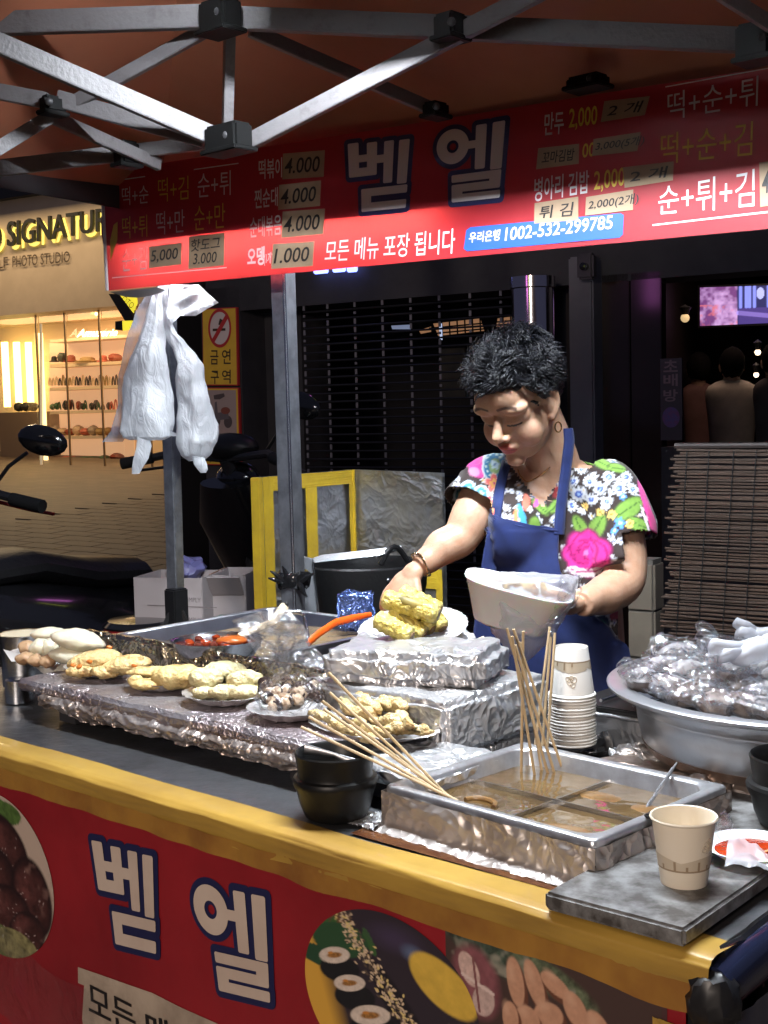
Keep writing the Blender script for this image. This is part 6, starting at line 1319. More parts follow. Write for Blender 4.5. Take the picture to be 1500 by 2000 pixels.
# ================================================================== basin of wrapped food
q = Z(1566, 1333, 1.03); bs_ = thing('aluminium_basin', 'large aluminium basin heaped with film wrapped food at the right edge', 'basin', (q.x, q.y, .9)); BC = Vector((q.x, q.y, 0)); RB = .288
m_alu = M('aluminium_basin', (.74, .77, .82), .3, .9, col2=(.4, .4, .42), ns=5, nd=6, lo=.4, hi=.8, bump=.06, bs=20, rough2=.4)
m_stain = M('burnt_aluminium', (.3, .2, .15), .4, .8, col2=(.5, .45, .42), ns=14)
z0 = .925
G().lathe([(.205, z0), (.228, z0+.004), (.236, z0+.02), (.243, z0+.05), (.246, z0+.072), (.249, z0+.074), (.256, z0+.093), (RB-.004, z0+.098), (RB, z0+.101), (RB+.001, z0+.105), (RB-.003, z0+.108), (.258, z0+.105), (.25, z0+.09), (.235, z0+.02), (.001, z0+.015)], BC, 120).make('bowl', m_alu, bs_, ang=50)
G().lathe([(.2052, z0-.0005), (.2285, z0+.0035), (.2368, z0+.018)], BC, 100).make('burnt_foot', m_stain, bs_)
m_dim = M('bright_dimple', (.85, .87, .9), .15, 1.); 
for k in range(60):
    a = pi+.05+k*.0375
    if 12 <= k % 22 < 22 and not (k % 22 > 13): continue
    p = BC+Vector((math.cos(a)*(.262), math.sin(a)*(.262), z0+.094)); 
    d0 = G().ell((0, 0, 0), (.0036, .0022, .0022), 8).make('dimple', m_dim, bs_, local=True) if k == 0 else d0.copy()
    if k: COL.objects.link(d0)
    d0.location = WM(bs_).inverted()@p; d0.rotation_euler = (0, 0, a+pi/2)
# heap of wrapped packets: each a thing
m_pack = M('wrapped_dark_food', (.05, .03, .028), .5, col2=(.3, .26, .24), ns=16); m_packl = M('wrapped_pale_food', (.34, .33, .34), .5, col2=(.10, .08, .075), ns=12)
m_wrapf = film('cling_wrap', gloss=.75, rough=.09, base=.015, cs=20, milk=.02)
rnd = random.Random(12); packs = [(1255, 1322), (1300, 1335), (1350, 1352), (1402, 1368), (1455, 1372), (1500, 1380), (1290, 1300), (1345, 1308), (1400, 1330), (1455, 1335), (1500, 1345), (1330, 1275), (1385, 1290), (1440, 1300), (1490, 1305), (1520, 1320)]
where = ['at the far left of the heap by the rim', 'second along the rim from the left', 'third along the near rim', 'showing dark food at the near rim', 'dark and folded near the row of dimples', 'at the right edge near the rim', 'upper left, with a raised film corner', 'left of centre in the heap', 'in the centre of the heap', 'right of centre in the heap', 'at the right edge, middle height', 'high at the left below the gloves', 'high in the middle below the gloves', 'just below the puffed gloves', 'high at the right edge', 'highest at the right edge']
for i, (x, y) in enumerate(packs):
    zz = 1.025+max(0, (1375-y))*.00030; q = Z(x, y+6, zz); t_ = thing('wrapped_packet', 'film wrapped packet in the basin, '+where[i], 'packet', q, 0, 'film wrapped packets in the basin')
    R = rot('Z', rnd.uniform(0, 180))@rot('X', rnd.uniform(-20, 20))
    G().ell(q, (.038, .026, .018), 18, R).disp(crump(.006, 40, i)).make('food', m_pack if i in (2, 3, 4, 8, 9) else m_packl, t_)
    G().ell(q+Vector((0, 0, .002)), (.046, .034, .016), 44, R).disp(crump(.016, 18, i*3.1)).make('film', m_wrapf, t_, ang=False)
    cr2 = G().grid(lambda X, Y: q+R@Vector((-.055+.11*X, -.035+.07*Y, .008+.018*noise.noise(Vector((X*3, Y*3, i)))+.012*abs(noise.noise(Vector((X*8, Y*8, i)))))), 18, 14).make('film_edge', m_wrapf, t_, ang=False)
# disposable gloves
m_glove = film('glove_plastic', gloss=.4, rough=.2, base=.10, cs=18, milk=.35); m_glv2 = film('puffed_glove', gloss=.3, rough=.25, base=.10, cs=12, milk=.75)
def glove(x, y, d, ang, mat, label, sc=1., nf=3):
    q = D(x, y, d); t_ = thing('plastic_glove', label, 'glove', q, 0, 'disposable gloves on top of the basin'); R = rot('Y', ang); g = G()
    g.ell(q, (.040*sc, .024*sc, .020*sc), 30, R)
    for k in range(nf):
        a = q+R@Vector((-.015*sc, -.004*k, (.008-.006*k)*sc)); b = q+R@Vector(((-.062+.006*k)*sc, -.008*k-.004, (.026-.017*k)*sc)); g.tube([a, a.lerp(b, .5), a.lerp(b, .92), b], [(.010*sc, .012*sc), (.012*sc, .015*sc), (.011*sc, .013*sc), (.004*sc, .005*sc)], 14)
    g.grid(lambda X, Y: q+R@Vector(((.02+.05*X)*sc, (-.022+.044*Y)*sc, (.012+.012*math.sin(5*Y+2*X))*sc)), 12, 10)
    g.disp(crump(.007, 30, x)); g.make('glove', mat, t_, ang=False)
glove(1410, 1258, 1.86, 18, m_clear, 'thin clear glove with its fingers up at the left on the basin heap', .75)
glove(1388, 1268, 1.88, -8, m_clear, 'flat clear glove lying lowest at the left of the three gloves', .6, 2)
glove(1470, 1272, 1.84, -14, m_glv2, 'puffed milky white glove resting on the basin heap at the right', .95, 2)
glove(1492, 1244, 1.92, 6, m_glove, 'clear greenish glove behind the puffed white glove', .8, 2)
# stand and scraps under and beside the basin
sd2 = thing('foil_stand', 'low foil covered stand under the aluminium basin', 'stand', (BC.x, BC.y, .9)); bm = gbox(60, 60, 4, (.44, .44, .0215), .005)
G().bm(bm, (BC.x, BC.y, .9022), KR).disp(lambda p: p+Vector((noise.noise(p*40)*.012, noise.noise(p*40+Vector((5, 0, 0)))*.012, 0))).make('wrap', m_foild, sd2, ang=False)
for k, (x, y, r, lb, mm) in enumerate(((1238, 1478, .034, 'crumpled bright foil scrap between the cup stack and the basin', m_foil), (1280, 1490, .030, 'bent foil strip leaning on the foot of the basin', m_foilw), (1372, 1545, .035, 'brown stained foil scrap at the back corner of the broth pan', m_foild))):
    q = Z(x, y, .915); t_ = thing('foil_scrap', lb, 'foil', (q.x, q.y, .9), 0, 'foil scraps'); G().ell((q.x, q.y, .917), (r, r*.8, .013), 44).disp(crump(.016, 38, k*4.)).make('scrap', mm, t_, ang=False)
stv = thing('stove', 'black gas stove with foil side behind the paper cups', 'stove', T(.42, .70, .9)); 
cbox(.38, .60, .902, .56, .90, .965, .004).make('body', m_dark, stv, smooth=False); cbox(.375, .598, .966, .565, .905, .972, .002).make('top_plate', m_black, stv, smooth=False)
fbox(.381, .594, .904, .559, .599, .962, .002, 30, .006).make('foil_side', m_sfoil, stv, ang=False)
for k in range(3): G().tube([T(.39+.06*k, .61, .978), T(.39+.06*k, .88, .978)], .003, 6).make('grate_bar', m_wire, stv)

# ================================================================== the vendor
SK = (.52, .32, .215)
woman = thing('person', 'woman vendor in a floral blouse and navy apron looking down, holding a bagged foam tray', 'person', (.33, 2.52, 0))
Hc = D(1013, 788, 2.46); HS = .95
ha, hp = math.radians(41), math.radians(30)
Fh = Vector((-math.sin(ha), -math.cos(ha), 0)); Lh = Vector((0, 0, 1)).cross(Fh)
Fd = (Fh*math.cos(hp)-Vector((0, 0, 1))*math.sin(hp)).normalized(); Ud = Lh.cross(Fd)*-1
if Ud.z < 0: Ud = -Ud
HR = Matrix((Lh, Fd, Ud)).transposed()          # local x: her left, y: forward, z: up
def hd(x, y, z): return Hc + HR@(Vector((x, y, z))*HS)
def J(x, y, d): return D(x, y, d)
neck_b = J(1092, 925, 2.54); shR = J(958, 946, 2.56); shL = J(1184, 960, 2.50)
elR = J(899, 1050, 2.50); wrR = J(818, 1106, 2.46); elL = J(1217, 1140, 2.44); wrL = J(1135, 1180, 2.31)
chest = J(1072, 1010, 2.56); belly = J(1082, 1130, 2.55); hip = J(1090, 1290, 2.56)
def remesh(g, voxel, smooth=4, name='tmp'):
    me = bpy.data.meshes.new(name); me.from_pydata([tuple(p) for p in g.v], [], g.f); bm = bmesh.new(); bm.from_mesh(me); bmesh.ops.recalc_face_normals(bm, faces=bm.faces); bm.to_mesh(me); bm.free()
    o = bpy.data.objects.new(name, me); COL.objects.link(o)
    m = o.modifiers.new('r', 'REMESH'); m.mode = 'VOXEL'; m.voxel_size = voxel
    m = o.modifiers.new('s', 'SMOOTH'); m.iterations = smooth; m.factor = .6
    dg = bpy.context.evaluated_depsgraph_get(); dg.update(); e = o.evaluated_get(dg); m2 = e.to_mesh()
    r = G(); r.v = [v.co.copy() for v in m2.vertices]; r.f = [tuple(p.vertices) for p in m2.polygons]
    e.to_mesh_clear(); bpy.data.objects.remove(o); bpy.data.meshes.remove(me); return r
def spline(P, n=6):
    out = []
    for i in range(len(P)-1):
        p0, p1, p2, p3 = P[max(i-1, 0)], P[i], P[i+1], P[min(i+2, len(P)-1)]
        for k in range(n):
            t = k/n; out.append(.5*((2*p1)+(p2-p0)*t+(2*p0-5*p1+4*p2-p3)*t*t+(3*p1-p0-3*p2+p3)*t**3))
    out.append(P[-1]); return out
def lerps(R, n=6):
    o = []
    for i in range(len(R)-1):
        for k in range(n):
            t = k/n; t = t*t*(3-2*t); a, b = R[i], R[i+1]
            o.append(tuple(a[j]*(1-t)+b[j]*t for j in range(len(a))) if hasattr(a, '__len__') else a*(1-t)+b*t)
    o.append(R[-1]); return o
def limb(g, P, R, seg=20, flat=None): g.tube(spline([Vector(p) for p in P]), lerps(R), seg, flat=flat)
g = G()
TW = Vector((.94, .34, 0)).normalized()      # direction across her shoulders
def torso(g, gr, bust=True):
    limb(g, [hip+Vector((0, 0, -.10)), hip, belly+Vector((0, 0, -.03)), belly+Vector((0, 0, .05)), chest, chest+Vector((.005, 0, .055)), neck_b+Vector((-.005, .005, .0)), neck_b+Vector((-.004, -.004, .03))],
         [(.145+gr, .11+gr), (.15+gr, .12+gr), (.148+gr, .12+gr), (.140+gr, .112+gr), (.136+gr, .108+gr), (.135+gr, .09+gr), (.085+gr, .062+gr), (.048+gr, .046+gr)], 36, flat=TW)
    for s in ((-1, 1) if bust else ()):
        g.ell(chest+TW*s*.055+Vector((-.03, -.070, -.018)), (.066+gr, .046+gr, .066+gr), 20)
torso(g, -.008, False)
# shoulders and arms
limb(g, [neck_b+Vector((-.02, 0, -.02)), shR+Vector((.012, 0, .0)), shR, shR.lerp(elR, .5)+Vector((-.004, -.01, -.004)), elR, elR.lerp(wrR, .35)+Vector((-.004, 0, .002)), wrR.lerp(elR, .25), wrR],
     [.043, .047, .049, .043, .037, .036, .027, .0215], 22)
limb(g, [neck_b+Vector((.02, 0, -.02)), shL+Vector((-.012, 0, 0)), shL, shL.lerp(elL, .5)+Vector((.012, 0, 0)), elL+Vector((.002, 0, .012)), elL.lerp(wrL, .4)+Vector((0, 0, -.004)), wrL.lerp(elL, .2), wrL],
     [.043, .048, .050, .046, .042, .038, .029, .024], 22)
# neck and head
limb(g, [neck_b+Vector((-.004, .004, -.03)), neck_b+Vector((-.012, -.008, .02)), hd(0, -.035, -.06), hd(0, -.02, -.02)], [.058, .052, .052, .055], 24)
def he(x, y, z, a, b, c, both=False, rt=None):
    for s in ((-1, 1) if both else (1,)):
        R = HR if rt is None else HR@rot(rt[0], rt[1]*(s if rt[2] else 1)); g.ell(hd(s*x, y, z), (a*HS, b*HS, c*HS), 24, R)
he(0, -.018, .035, .076, .094, .083); he(0, .012, -.022, .067, .070, .082); he(0, .03, -.07, .048, .044, .034); he(.034, .044, -.036, .033, .030, .036, True)
he(0, .066, -.090, .022, .017, .016); he(.030, .058, .026, .034, .024, .016, True); he(0, .060, .045, .052, .028, .035)
he(.030, .050, .006, .028, .0225, .024, True); he(.030, .064, .001, .0160, .0105, .0100, True)
g.tube([hd(0, .078, .014), hd(0, .088, -.004), hd(0, .099, -.022), hd(0, .098, -.030)], [.0075, .0082, .0112, .0095], 14); he(.0125, .088, -.029, .0085, .010, .0075, True)
he(0, .079, -.052, .021, .0125, .0065); he(0, .0755, -.0635, .0185, .0125, .0065); he(0, .070, -.055, .028, .016, .014)
for s in (-1, 1):
    g.tube([hd(s*.070, .010, -.030), hd(s*.080, .000, -.022), hd(s*.086, -.012, -.004), hd(s*.087, -.014, .014), hd(s*.081, -.004, .026), hd(s*.074, .008, .018), hd(s*.070, .010, .004)], [.006, .0062, .0055, .0055, .005, .0048, .004], 10)
    g.ell(hd(s*.074, -.002, -.002), (.009, .014, .026), 14, HR); g.ell(hd(s*.075, .006, -.028), (.006, .008, .010), 12, HR)
# hands
def hand(w_, dirv, up, side, curl, sc=1., spread=.012):
    d = dirv.normalized(); u = (up-d*up.dot(d)).normalized(); s_ = d.cross(u)*side     # s_: towards the thumb
    R = Matrix((d, s_, u)).transposed()
    g.ell(w_+d*.045*sc, (.046*sc, .036*sc, .016*sc), 22, R); g.ell(w_+d*.01, (.028*sc, .025*sc, .019*sc), 18, R)
    for k in range(4):
        L_ = (.072, .080, .075, .060)[k]*sc; b = w_+d*.078*sc+s_*(.027-.018*k)*sc; P = [b-d*.02, b]; a = curl[0]; p = b
        for j, q in enumerate((.44, .32, .24)):
            p = p+(d*math.cos(a)-u*math.sin(a)+s_*spread*(1.5-k))*L_*q; P.append(p); a += curl[1]
        g.tube(spline(P, 3), lerps([.0085*sc, .0088*sc, .0080*sc, .0074*sc, .0062*sc], 3), 12)
        g.ell(P[-1], (.0062*sc,)*3, 10)
    b = w_+d*.018*sc+s_*.026*sc; P = [b-s_*.01, b+d*.022*sc+s_*.016*sc-u*.006, b+d*.045*sc+s_*.020*sc-u*.016, b+d*.062*sc+s_*.016*sc-u*.024]; g.tube(spline(P, 3), lerps([.012*sc, .0105*sc, .0092*sc, .007*sc], 3), 12)
hand(wrR+Vector((-.006, 0, -.006)), Vector((-.60, -.10, -.75)), Vector((-.55, -.62, .45)), -1, (.5, .55), .92)
hand(wrL+Vector((-.01, -.004, 0)), Vector((-.92, -.34, -.05)), Vector((.1, -.35, -.9)), 1, (.12, -.0), .92)
body = remesh(g, .0026, 5)
# colour of the skin: lips, brows, lash lines, nails are her own colour
iv = HR.transposed(); V = np.array([tuple((iv@(p-Hc))/HS) for p in body.v]); cols = np.ones((len(V), 4)); cols[:, :3] = SK
x, y, z = V[:, 0], V[:, 1], V[:, 2]; near = (np.abs(x) < .1) & (y > .02) & (np.abs(z) < .13)
def put(m, c, a=1.): m = (np.clip(m, 0, 1)*near*a)[:, None]; cols[:, :3] = cols[:, :3]*(1-m)+np.array(c)*m
put(1.2-np.hypot((np.abs(x)-.040)/.030, (z+.040)/.028), (.60, .32, .23), .5)                            # cheeks
lp = -.0565-.0030*(np.abs(x)/.02)**2
put((1-np.hypot(x/.0225, (z-lp)/.0120))*5*(y > .07), (.50, .13, .12)); put((1-np.abs(z-lp)/.0016)*(np.abs(x) < .022)*(y > .07), (.16, .04, .04))
ax_ = np.abs(x)-.031; arch = .0300+.005*np.cos(ax_*60)-.004*(ax_ > 0)*ax_/.02
put((1-np.abs(z-arch-.0015)/.0042)*2.5*(np.abs(ax_) < .021)*(y > .045), (.07, .04, .03), .95)
lid = -.0045-.0035*np.cos(ax_*85); put((1-np.abs(z-lid)/.0028)*2.5*(np.abs(ax_) < .0145)*(y > .05), (.02, .012, .01)); put((1-np.abs(z-lid-.0085)/.0014)*1.2*(np.abs(ax_) < .0145)*(y > .05), (.34, .20, .14), .5)
put((1-np.hypot((np.abs(x)-.0085)/.0045, (z+.0345)/.0030))*3*(y > .085), (.10, .04, .03))
put((1-np.abs(np.abs(x)-(.0235+(-.030-z)*.35))/.002)*(z < -.030)*(z > -.052)*(y > .05), (.36, .21, .15), .45)     # smile lines
m_skin = M('skin', SK, .42, 0, vcol=True, bump=.25, bs=300, bd=3, bdist=.002, sss=.16, col2=(.88, .80, .76), ns=45, lo=.4, hi=.7)
body.make('body', m_skin, woman, cols=cols, ang=False)

# ---- blouse
g = G(); torso(g, .008)
limb(g, [neck_b+Vector((-.02, 0, -.02)), shR+Vector((.010, 0, .004)), shR+Vector((-.002, 0, 0)), shR.lerp(elR, .45)+Vector((-.002, -.008, .004)), shR.lerp(elR, .8)], [.052, .056, .060, .062, .066], 26)
limb(g, [neck_b+Vector((.02, 0, -.02)), shL+Vector((-.010, 0, .004)), shL+Vector((.002, 0, 0)), shL.lerp(elL, .45)+Vector((.014, 0, .0)), shL.lerp(elL, .8)+Vector((.012, 0, 0))], [.052, .058, .062, .066, .071], 26)
sh_m = remesh(g, .0042, 6)
def fold(p):
    n = noise.noise(Vector((p.x*14+p.z*9, p.y*10, p.z*5)))*.010 + noise.noise(Vector((p.x*34+p.z*20, p.y*30, p.z*14)))*.005
    d = (p-Vector((chest.x, chest.y, p.z))); d.z = 0; return p+d.normalized()*n
sh_m.disp(fold)
def cutarm(p, a, b, t):
    ax = (b-a); return (p-a).dot(ax)/ax.dot(ax) > t
keep = []
for p in sh_m.v:
    k = True
    sd_x = (p-chest).dot(TW)
    if cutarm(p, shR, elR, .50+.02*math.sin(p.y*60)) and p.x < chest.x-.125: k = False
    if cutarm(p, shL, elL, .55) and p.x > chest.x+.120: k = False
    q = p-neck_b
    # round neckline dipping to a small V at the front
    if q.z > .012 and math.hypot(q.x, q.y) < .085: k = False
    if q.y < 0 and q.z > -.058+abs(q.x+.045)*1.5 and q.z > -.09 and -.105 < q.x < .03: k = False
    if p.z < hip.z-.10: k = False
    keep.append(k)
idx = {}; vs = []
for i, p in enumerate(sh_m.v):
    if keep[i]: idx[i] = len(vs); vs.append(p)
s2m = G(); s2m.v = vs; s2m.f = [tuple(idx[i] for i in f) for f in sh_m.f if all(keep[i] for i in f)]
bvh = BVHTree.FromPolygons([tuple(p) for p in s2m.v], s2m.f)
V = np.array([tuple(p) for p in s2m.v]); PXx = 750+V[:, 0]*1000; PXy = 795+(1.45-V[:, 2])*1000
P = Paint(PXx, PXy, (.028, .017, .015)); rnd = random.Random(11)
ms = max(1, len(V)//1)
WH = (.56, .58, .62)
# back and sides get a random scatter, the front the blouse's own motifs
for i in range(420):
    x, y = rnd.uniform(880, 1290), rnd.uniform(860, 1330); r = rnd.uniform(5, 8.5); P.flower(x, y, r, WH, (.1, .12, .4) if i % 3 else (.6, .4, .1), 5, .5, rnd.random()*6)
for (x, y, r) in ((985, 985, 8), (993, 1003, 9), (1003, 985, 7), (1000, 1025, 8), (988, 1040, 9), (1010, 1010, 7), (1018, 1035, 8), (975, 1000, 7), (1012, 960, 7), (998, 955, 6), (1025, 1050, 8), (1000, 1052, 9)): P.flower(x, y, r, WH, (.12, .14, .4), 6, .4)
def daisy(x, y, r, core=(.04, .08, .35)): P.flower(x, y, r, WH, None, 11, .42, x); P.el(x, y, r*.42, r*.42, core, soft=.2); P.el(x, y, r*.2, r*.2, (.3, .45, .7), soft=.3)
for a in ((1128, 962, 17), (1147, 938, 13), (1165, 952, 15), (1182, 930, 14), (1200, 952, 16), (1216, 932, 13), (1176, 975, 12), (1150, 972, 12), (1118, 938, 12), (1135, 915, 12), (1196, 906, 12), (1226, 955, 12), (1112, 985, 12), (1076, 1010, 11), (1062, 1028, 12), (1165, 900, 9)): daisy(*a)
def leaf(x, y, L_, w_, an, c=(.16, .30, .05)):
    P.el(x, y, L_*1.08, w_*1.2, (.04, .05, .02), an, .1); P.el(x, y, L_, w_, c, an, .15, tex=.2); dx, dy = math.cos(an)*L_*.9, math.sin(an)*L_*.9; P.seg(x-dx, y-dy, x+dx, y+dy, 1.3, (.05, .12, .02))
for a in ((1128, 1030, 32, 13, 1.1), (1155, 1028, 32, 13, -1.1), (1215, 990, 34, 17, -.5), (1230, 1020, 24, 12, .4), (1172, 905, 22, 10, .5), (1150, 890, 18, 9, -.5), (1200, 915, 18, 8, .2), (1050, 985, 22, 9, .7), (1078, 985, 16, 9, -.6), (1035, 1020, 12, 20, 0), (952, 1020, 8, 20, .2), (1100, 905, 14, 8, 1.2), (1240, 1100, 24, 10, 1.0), (940, 1060, 8, 22, 0)): leaf(*a)
for (x, y, r) in ((1182, 1000, 10), (1214, 1018, 10), (1140, 985, 9), (1163, 995, 8), (1100, 962, 7)): P.flower(x, y, r, (.70, .48, .14), (.4, .15, .02), 9, .45)
for (x, y, r) in ((1196, 1016, 12), (1206, 968, 8), (1185, 1030, 8), (1085, 1025, 9), (1046, 1048, 10)): P.flower(x, y, r, (.10, .28, .66), (.7, .75, .8), 5, .45)
def rose(x, y, r):
    P.flower(x, y, r, (.66, .03, .26), None, 7, .14, .4, edge=(.20, .01, .09)); P.put((np.hypot(P.x-x, P.y-y) < r*1.0)*(P.y > y+r*.55)*(np.hypot(P.x-x, (P.y-y)*1.1) > r*.72), (.74, .68, .7), .9)
    for k in range(6): rr = r*(.82-.13*k); d = np.hypot(P.x-x-2*k*math.sin(k*2), P.y-y-2*math.cos(k*2)); th = np.arctan2(P.y-y, P.x-x); P.put(np.clip(1.6-np.abs(d-rr*(1+.10*np.sin(3*th+k*2)))/1.5, 0, 1)*(np.sin(th*1.5+k*1.3) > -.5), (.30, .005, .12))
    P.el(x, y, r*.14, r*.14, (.85, .2, .5), soft=.4)
rose(1134, 1074, 46)
P.el(942, 905, 22, 26, (.72, .06, .34), .3, .1, tex=.3); P.el(930, 918, 12, 10, (.8, .3, .5), 0, .3)
P.el(970, 908, 25, 33, (.55, .66, .72), .35, .05); P.el(970, 908, 22, 29, (.03, .17, .33), .35, .1)
for k in range(16): a = 2*pi*k/16; P.el(970+17*math.cos(a), 908+23*math.sin(a), 2.3, 2.3, (.5, .65, .6), soft=.3)
P.el(970, 908, 12, 16, (.25, .38, .15), .35, .15); P.flower(970, 905, 10, (.5, .65, .75), (.1, .2, .4), 6, .4)
for (x, y, r) in ((965, 940, 19), (950, 982, 26)): P.flower(x, y, r, (.70, .14, .13), (.75, .25, .45), 5, .5, .3, edge=(.7, .55, .5)); P.flower(x, y, r*.55, (.78, .42, .12), (.6, .05, .2), 5, .4, .3)
for (x, y) in ((915, 950), (938, 958), (925, 975), (905, 965)): P.el(x, y, 15, 17, (.5, .62, .68), .4, .06); P.el(x, y, 11, 13, (.05, .22, .34), .4, .1); P.el(x, y, 5, 6, (.4, .5, .3))
P.el(1012, 1000, 7, 26, (.05, .3, .5), -.2, .2); P.el(1022, 975, 8, 16, (.6, .15, .1), .2, .2); P.el(1000, 1000, 5, 18, (.7, .25, .1), .2, .2); P.el(1045, 975, 14, 6, (.7, .1, .35), -.8, .2)
P.el(1157, 880, 22, 9, (.62, .04, .25), .3, .1, tex=.3); P.el(1252, 985, 8, 50, (.62, .05, .28), -.25, .1, tex=.3); P.el(1262, 1020, 9, 30, (.6, .03, .22), -.25, .1); P.el(1246, 1012, 3, 30, (.7, .6, .65), -.25, .2)
P.el(1092, 950, 10, 24, (.4, .05, .06), .5, .2); P.put((np.mod(P.y*.6+P.x*.4, 9) < 4)*((np.abs(P.x-1096) < 9)*(np.abs(P.y-960) < 24)), WH, .8)
for (x, y) in ((1175, 1120), (1162, 1135), (1182, 1142), (1150, 1150), (1195, 1128)): P.flower(x, y, 8, WH, (.3, .2, .2), 5, .5)
P.flower(1160, 1214, 27, (.70, .72, .72), None, 14, .15); P.el(1160, 1214, 21, 21, (.03, .05, .10), soft=.1); P.el(1160, 1216, 14, 13, (.08, .26, .22), soft=.3)
for (x, y, r) in ((1132, 1198, 15), (1192, 1200, 13), (1222, 1212, 10), (1215, 1250, 12)): P.el(x, y, r, r*.8, (.52, .10, .13), 0, .15, tex=.4)
P.el(938, 1100, 5, 60, (.35, .28, .08), 0, .3, tex=.6)
m_shirt = M('floral_cotton', (1, 1, 1), .75, vcol=True, bump=.1, bs=400, bdist=.001, sheen=.15, spec=.3)
so = s2m.make('blouse', m_shirt, woman, cols=P.c, ang=False)
md = so.modifiers.new('thick', 'SOLIDIFY'); md.thickness = .0025; md.offset = 1
# ---- apron
m_apr = M('navy_apron', (.009, .020, .10), .75, col2=(.007, .015, .075), ns=30, bump=.15, bs=300, bdist=.001, sheen=.2, spec=.3)
def onshirt(px, py, off=.006):
    z_ = D(px, py, 2.42).z; x_ = D(px, py, 2.42).x
    best = None
    h = bvh.ray_cast(Vector((x_*.98, 1.6, z_)), Vector((0, 1, 0)))
    if h[0] is None: return Vector((x_, 2.44, z_))
    return h[0]+Vector((0, -off, 0))
rows = [(1006, 962, 966), (1014, 961, 990), (1024, 958, 1040), (1031, 955, 1075), (1036, 953, 1100), (1060, 949, 1098), (1090, 944, 1096), (1115, 940, 1100), (1140, 937, 1112), (1165, 934, 1130), (1195, 930, 1160), (1230, 926, 1205), (1270, 924, 1232), (1330, 922, 1240), (1420, 920, 1245)]
rr_ = []
for i in range(len(rows)-1):
    for k in range(5): t = k/5; rr_.append(tuple(rows[i][j]*(1-t)+rows[i+1][j]*t for j in range(3)))
rr_.append(rows[-1]); n = 40; g = G(); 
for (y, xl, xr) in rr_:
    for k in range(n+1):
        p = onshirt(xl+(xr-xl)*k/n, y, .007); p.y -= .004*noise.noise(Vector((p.x*22, p.z*6, 0)))+.004; g.v.append(p)
# relax depth so that the cloth bridges hollows
nr = len(rr_)
for it in range(14):
    ys_ = [p.y for p in g.v]
    for j in range(1, nr-1):
        for k in range(1, n):
            i = j*(n+1)+k; g.v[i].y = min(ys_[i], .5*ys_[i]+.125*(ys_[i-1]+ys_[i+1]+ys_[i-n-1]+ys_[i+n+1]))
for j in range(nr-1):
    for k in range(n): a = j*(n+1)+k; g.f.append((a, a+1, a+n+2, a+n+1))
ap = g.make('apron', m_apr, woman, ang=False); md = ap.modifiers.new('thick', 'SOLIDIFY'); md.thickness = .003
G().tube([onshirt(x, y, .012) for x, y in ((963, 1008), (985, 1018), (1020, 1027), (1060, 1033), (1098, 1037))], .0018, 6).make('hem', m_apr, ap)
def strap(pts, w_):
    g = G(); L_ = []
    P3 = spline([Vector((x, y, 0)) for x, y in pts], 8)
    for i, q in enumerate(P3):
        t = (P3[min(i+1, len(P3)-1)]-P3[max(i-1, 0)]).normalized(); nrm = Vector((-t.y, t.x, 0))
        for s in (-1, -.33, .33, 1):
            c = q+nrm*s*w_/2; g.v.append(onshirt(c.x, c.y, .0085))
    m = len(P3)
    for it in range(8):
        for i in range(1, m-1):
            for s in range(4): g.v[i*4+s].y = min(g.v[i*4+s].y, (g.v[i*4-4+s].y+g.v[i*4+4+s].y)/2)
    for i in range(m-1):
        for s in range(3): a = i*4+s; g.f.append((a, a+1, a+5, a+4))
    o = g.make('strap', m_apr, ap, ang=False); md = o.modifiers.new('thick', 'SOLIDIFY'); md.thickness = .003; return o
strap([(972, 1016), (978, 985), (988, 950), (1000, 915), (1004, 905)], 19)
bvb = BVHTree.FromPolygons([tuple(p) for p in body.v], body.f)
def onboth(px, py):
    q = D(px, py, 2.5); o_ = Vector((q.x*.98, 1.6, q.z)); hs = [h[0] for h in (bvh.ray_cast(o_, Vector((0, 1, 0))), bvb.ray_cast(o_, Vector((0, 1, 0)))) if h[0] is not None]
    return (min(hs, key=lambda v: v.y) if hs else q)+Vector((0, -.006, 0))
# right strap runs up round the side of the neck
g = G(); pts = []
base = [onboth(1089, 1037), onboth(1091, 1015), onboth(1094, 990), onboth(1098, 965), onboth(1102, 942), onboth(1106, 922)]
nk = [onboth(1109, 905), onboth(1113, 880), onboth(1116, 858), onboth(1114, 836)]
allp = base+nk
for it in range(30):
    for i_ in range(1, len(allp)-1): allp[i_].y = min(allp[i_].y, (allp[i_-1].y+allp[i_+1].y)/2)
for q_ in allp: q_.y -= .006
PP = spline(allp, 8)
for i, p in enumerate(PP):
    t = (PP[min(i+1, len(PP)-1)]-PP[max(i-1, 0)]).normalized(); up = Vector((.25, -1, .1)); sd = t.cross(up).normalized()
    for s in (-1, -.3, .3, 1): g.v.append(p+sd*s*.0105)
for i in range(len(PP)-1):
    for s in range(3): a = i*4+s; g.f.append((a, a+1, a+5, a+4))
o = g.make('strap', m_apr, ap, ang=False); md = o.modifiers.new('thick', 'SOLIDIFY'); md.thickness = .003
# trousers and shoes, hidden behind the counter
g = G()
for s in (-1, 1): limb(g, [hip+TW*s*.06+Vector((0, 0, -.05)), hip+TW*s*.075+Vector((0, 0, -.45+0)), Vector((hip.x, hip.y, .08))+TW*s*.085], [.085, .065, .05], 20)
g.make('trousers', M('dark_trousers', (.015, .016, .022), .8), woman)
for s in (-1, 1): G().ell(Vector((hip.x, hip.y-.05, .04))+TW*s*.085, (.045, .12, .04), 18).make('shoe', m_black, woman)
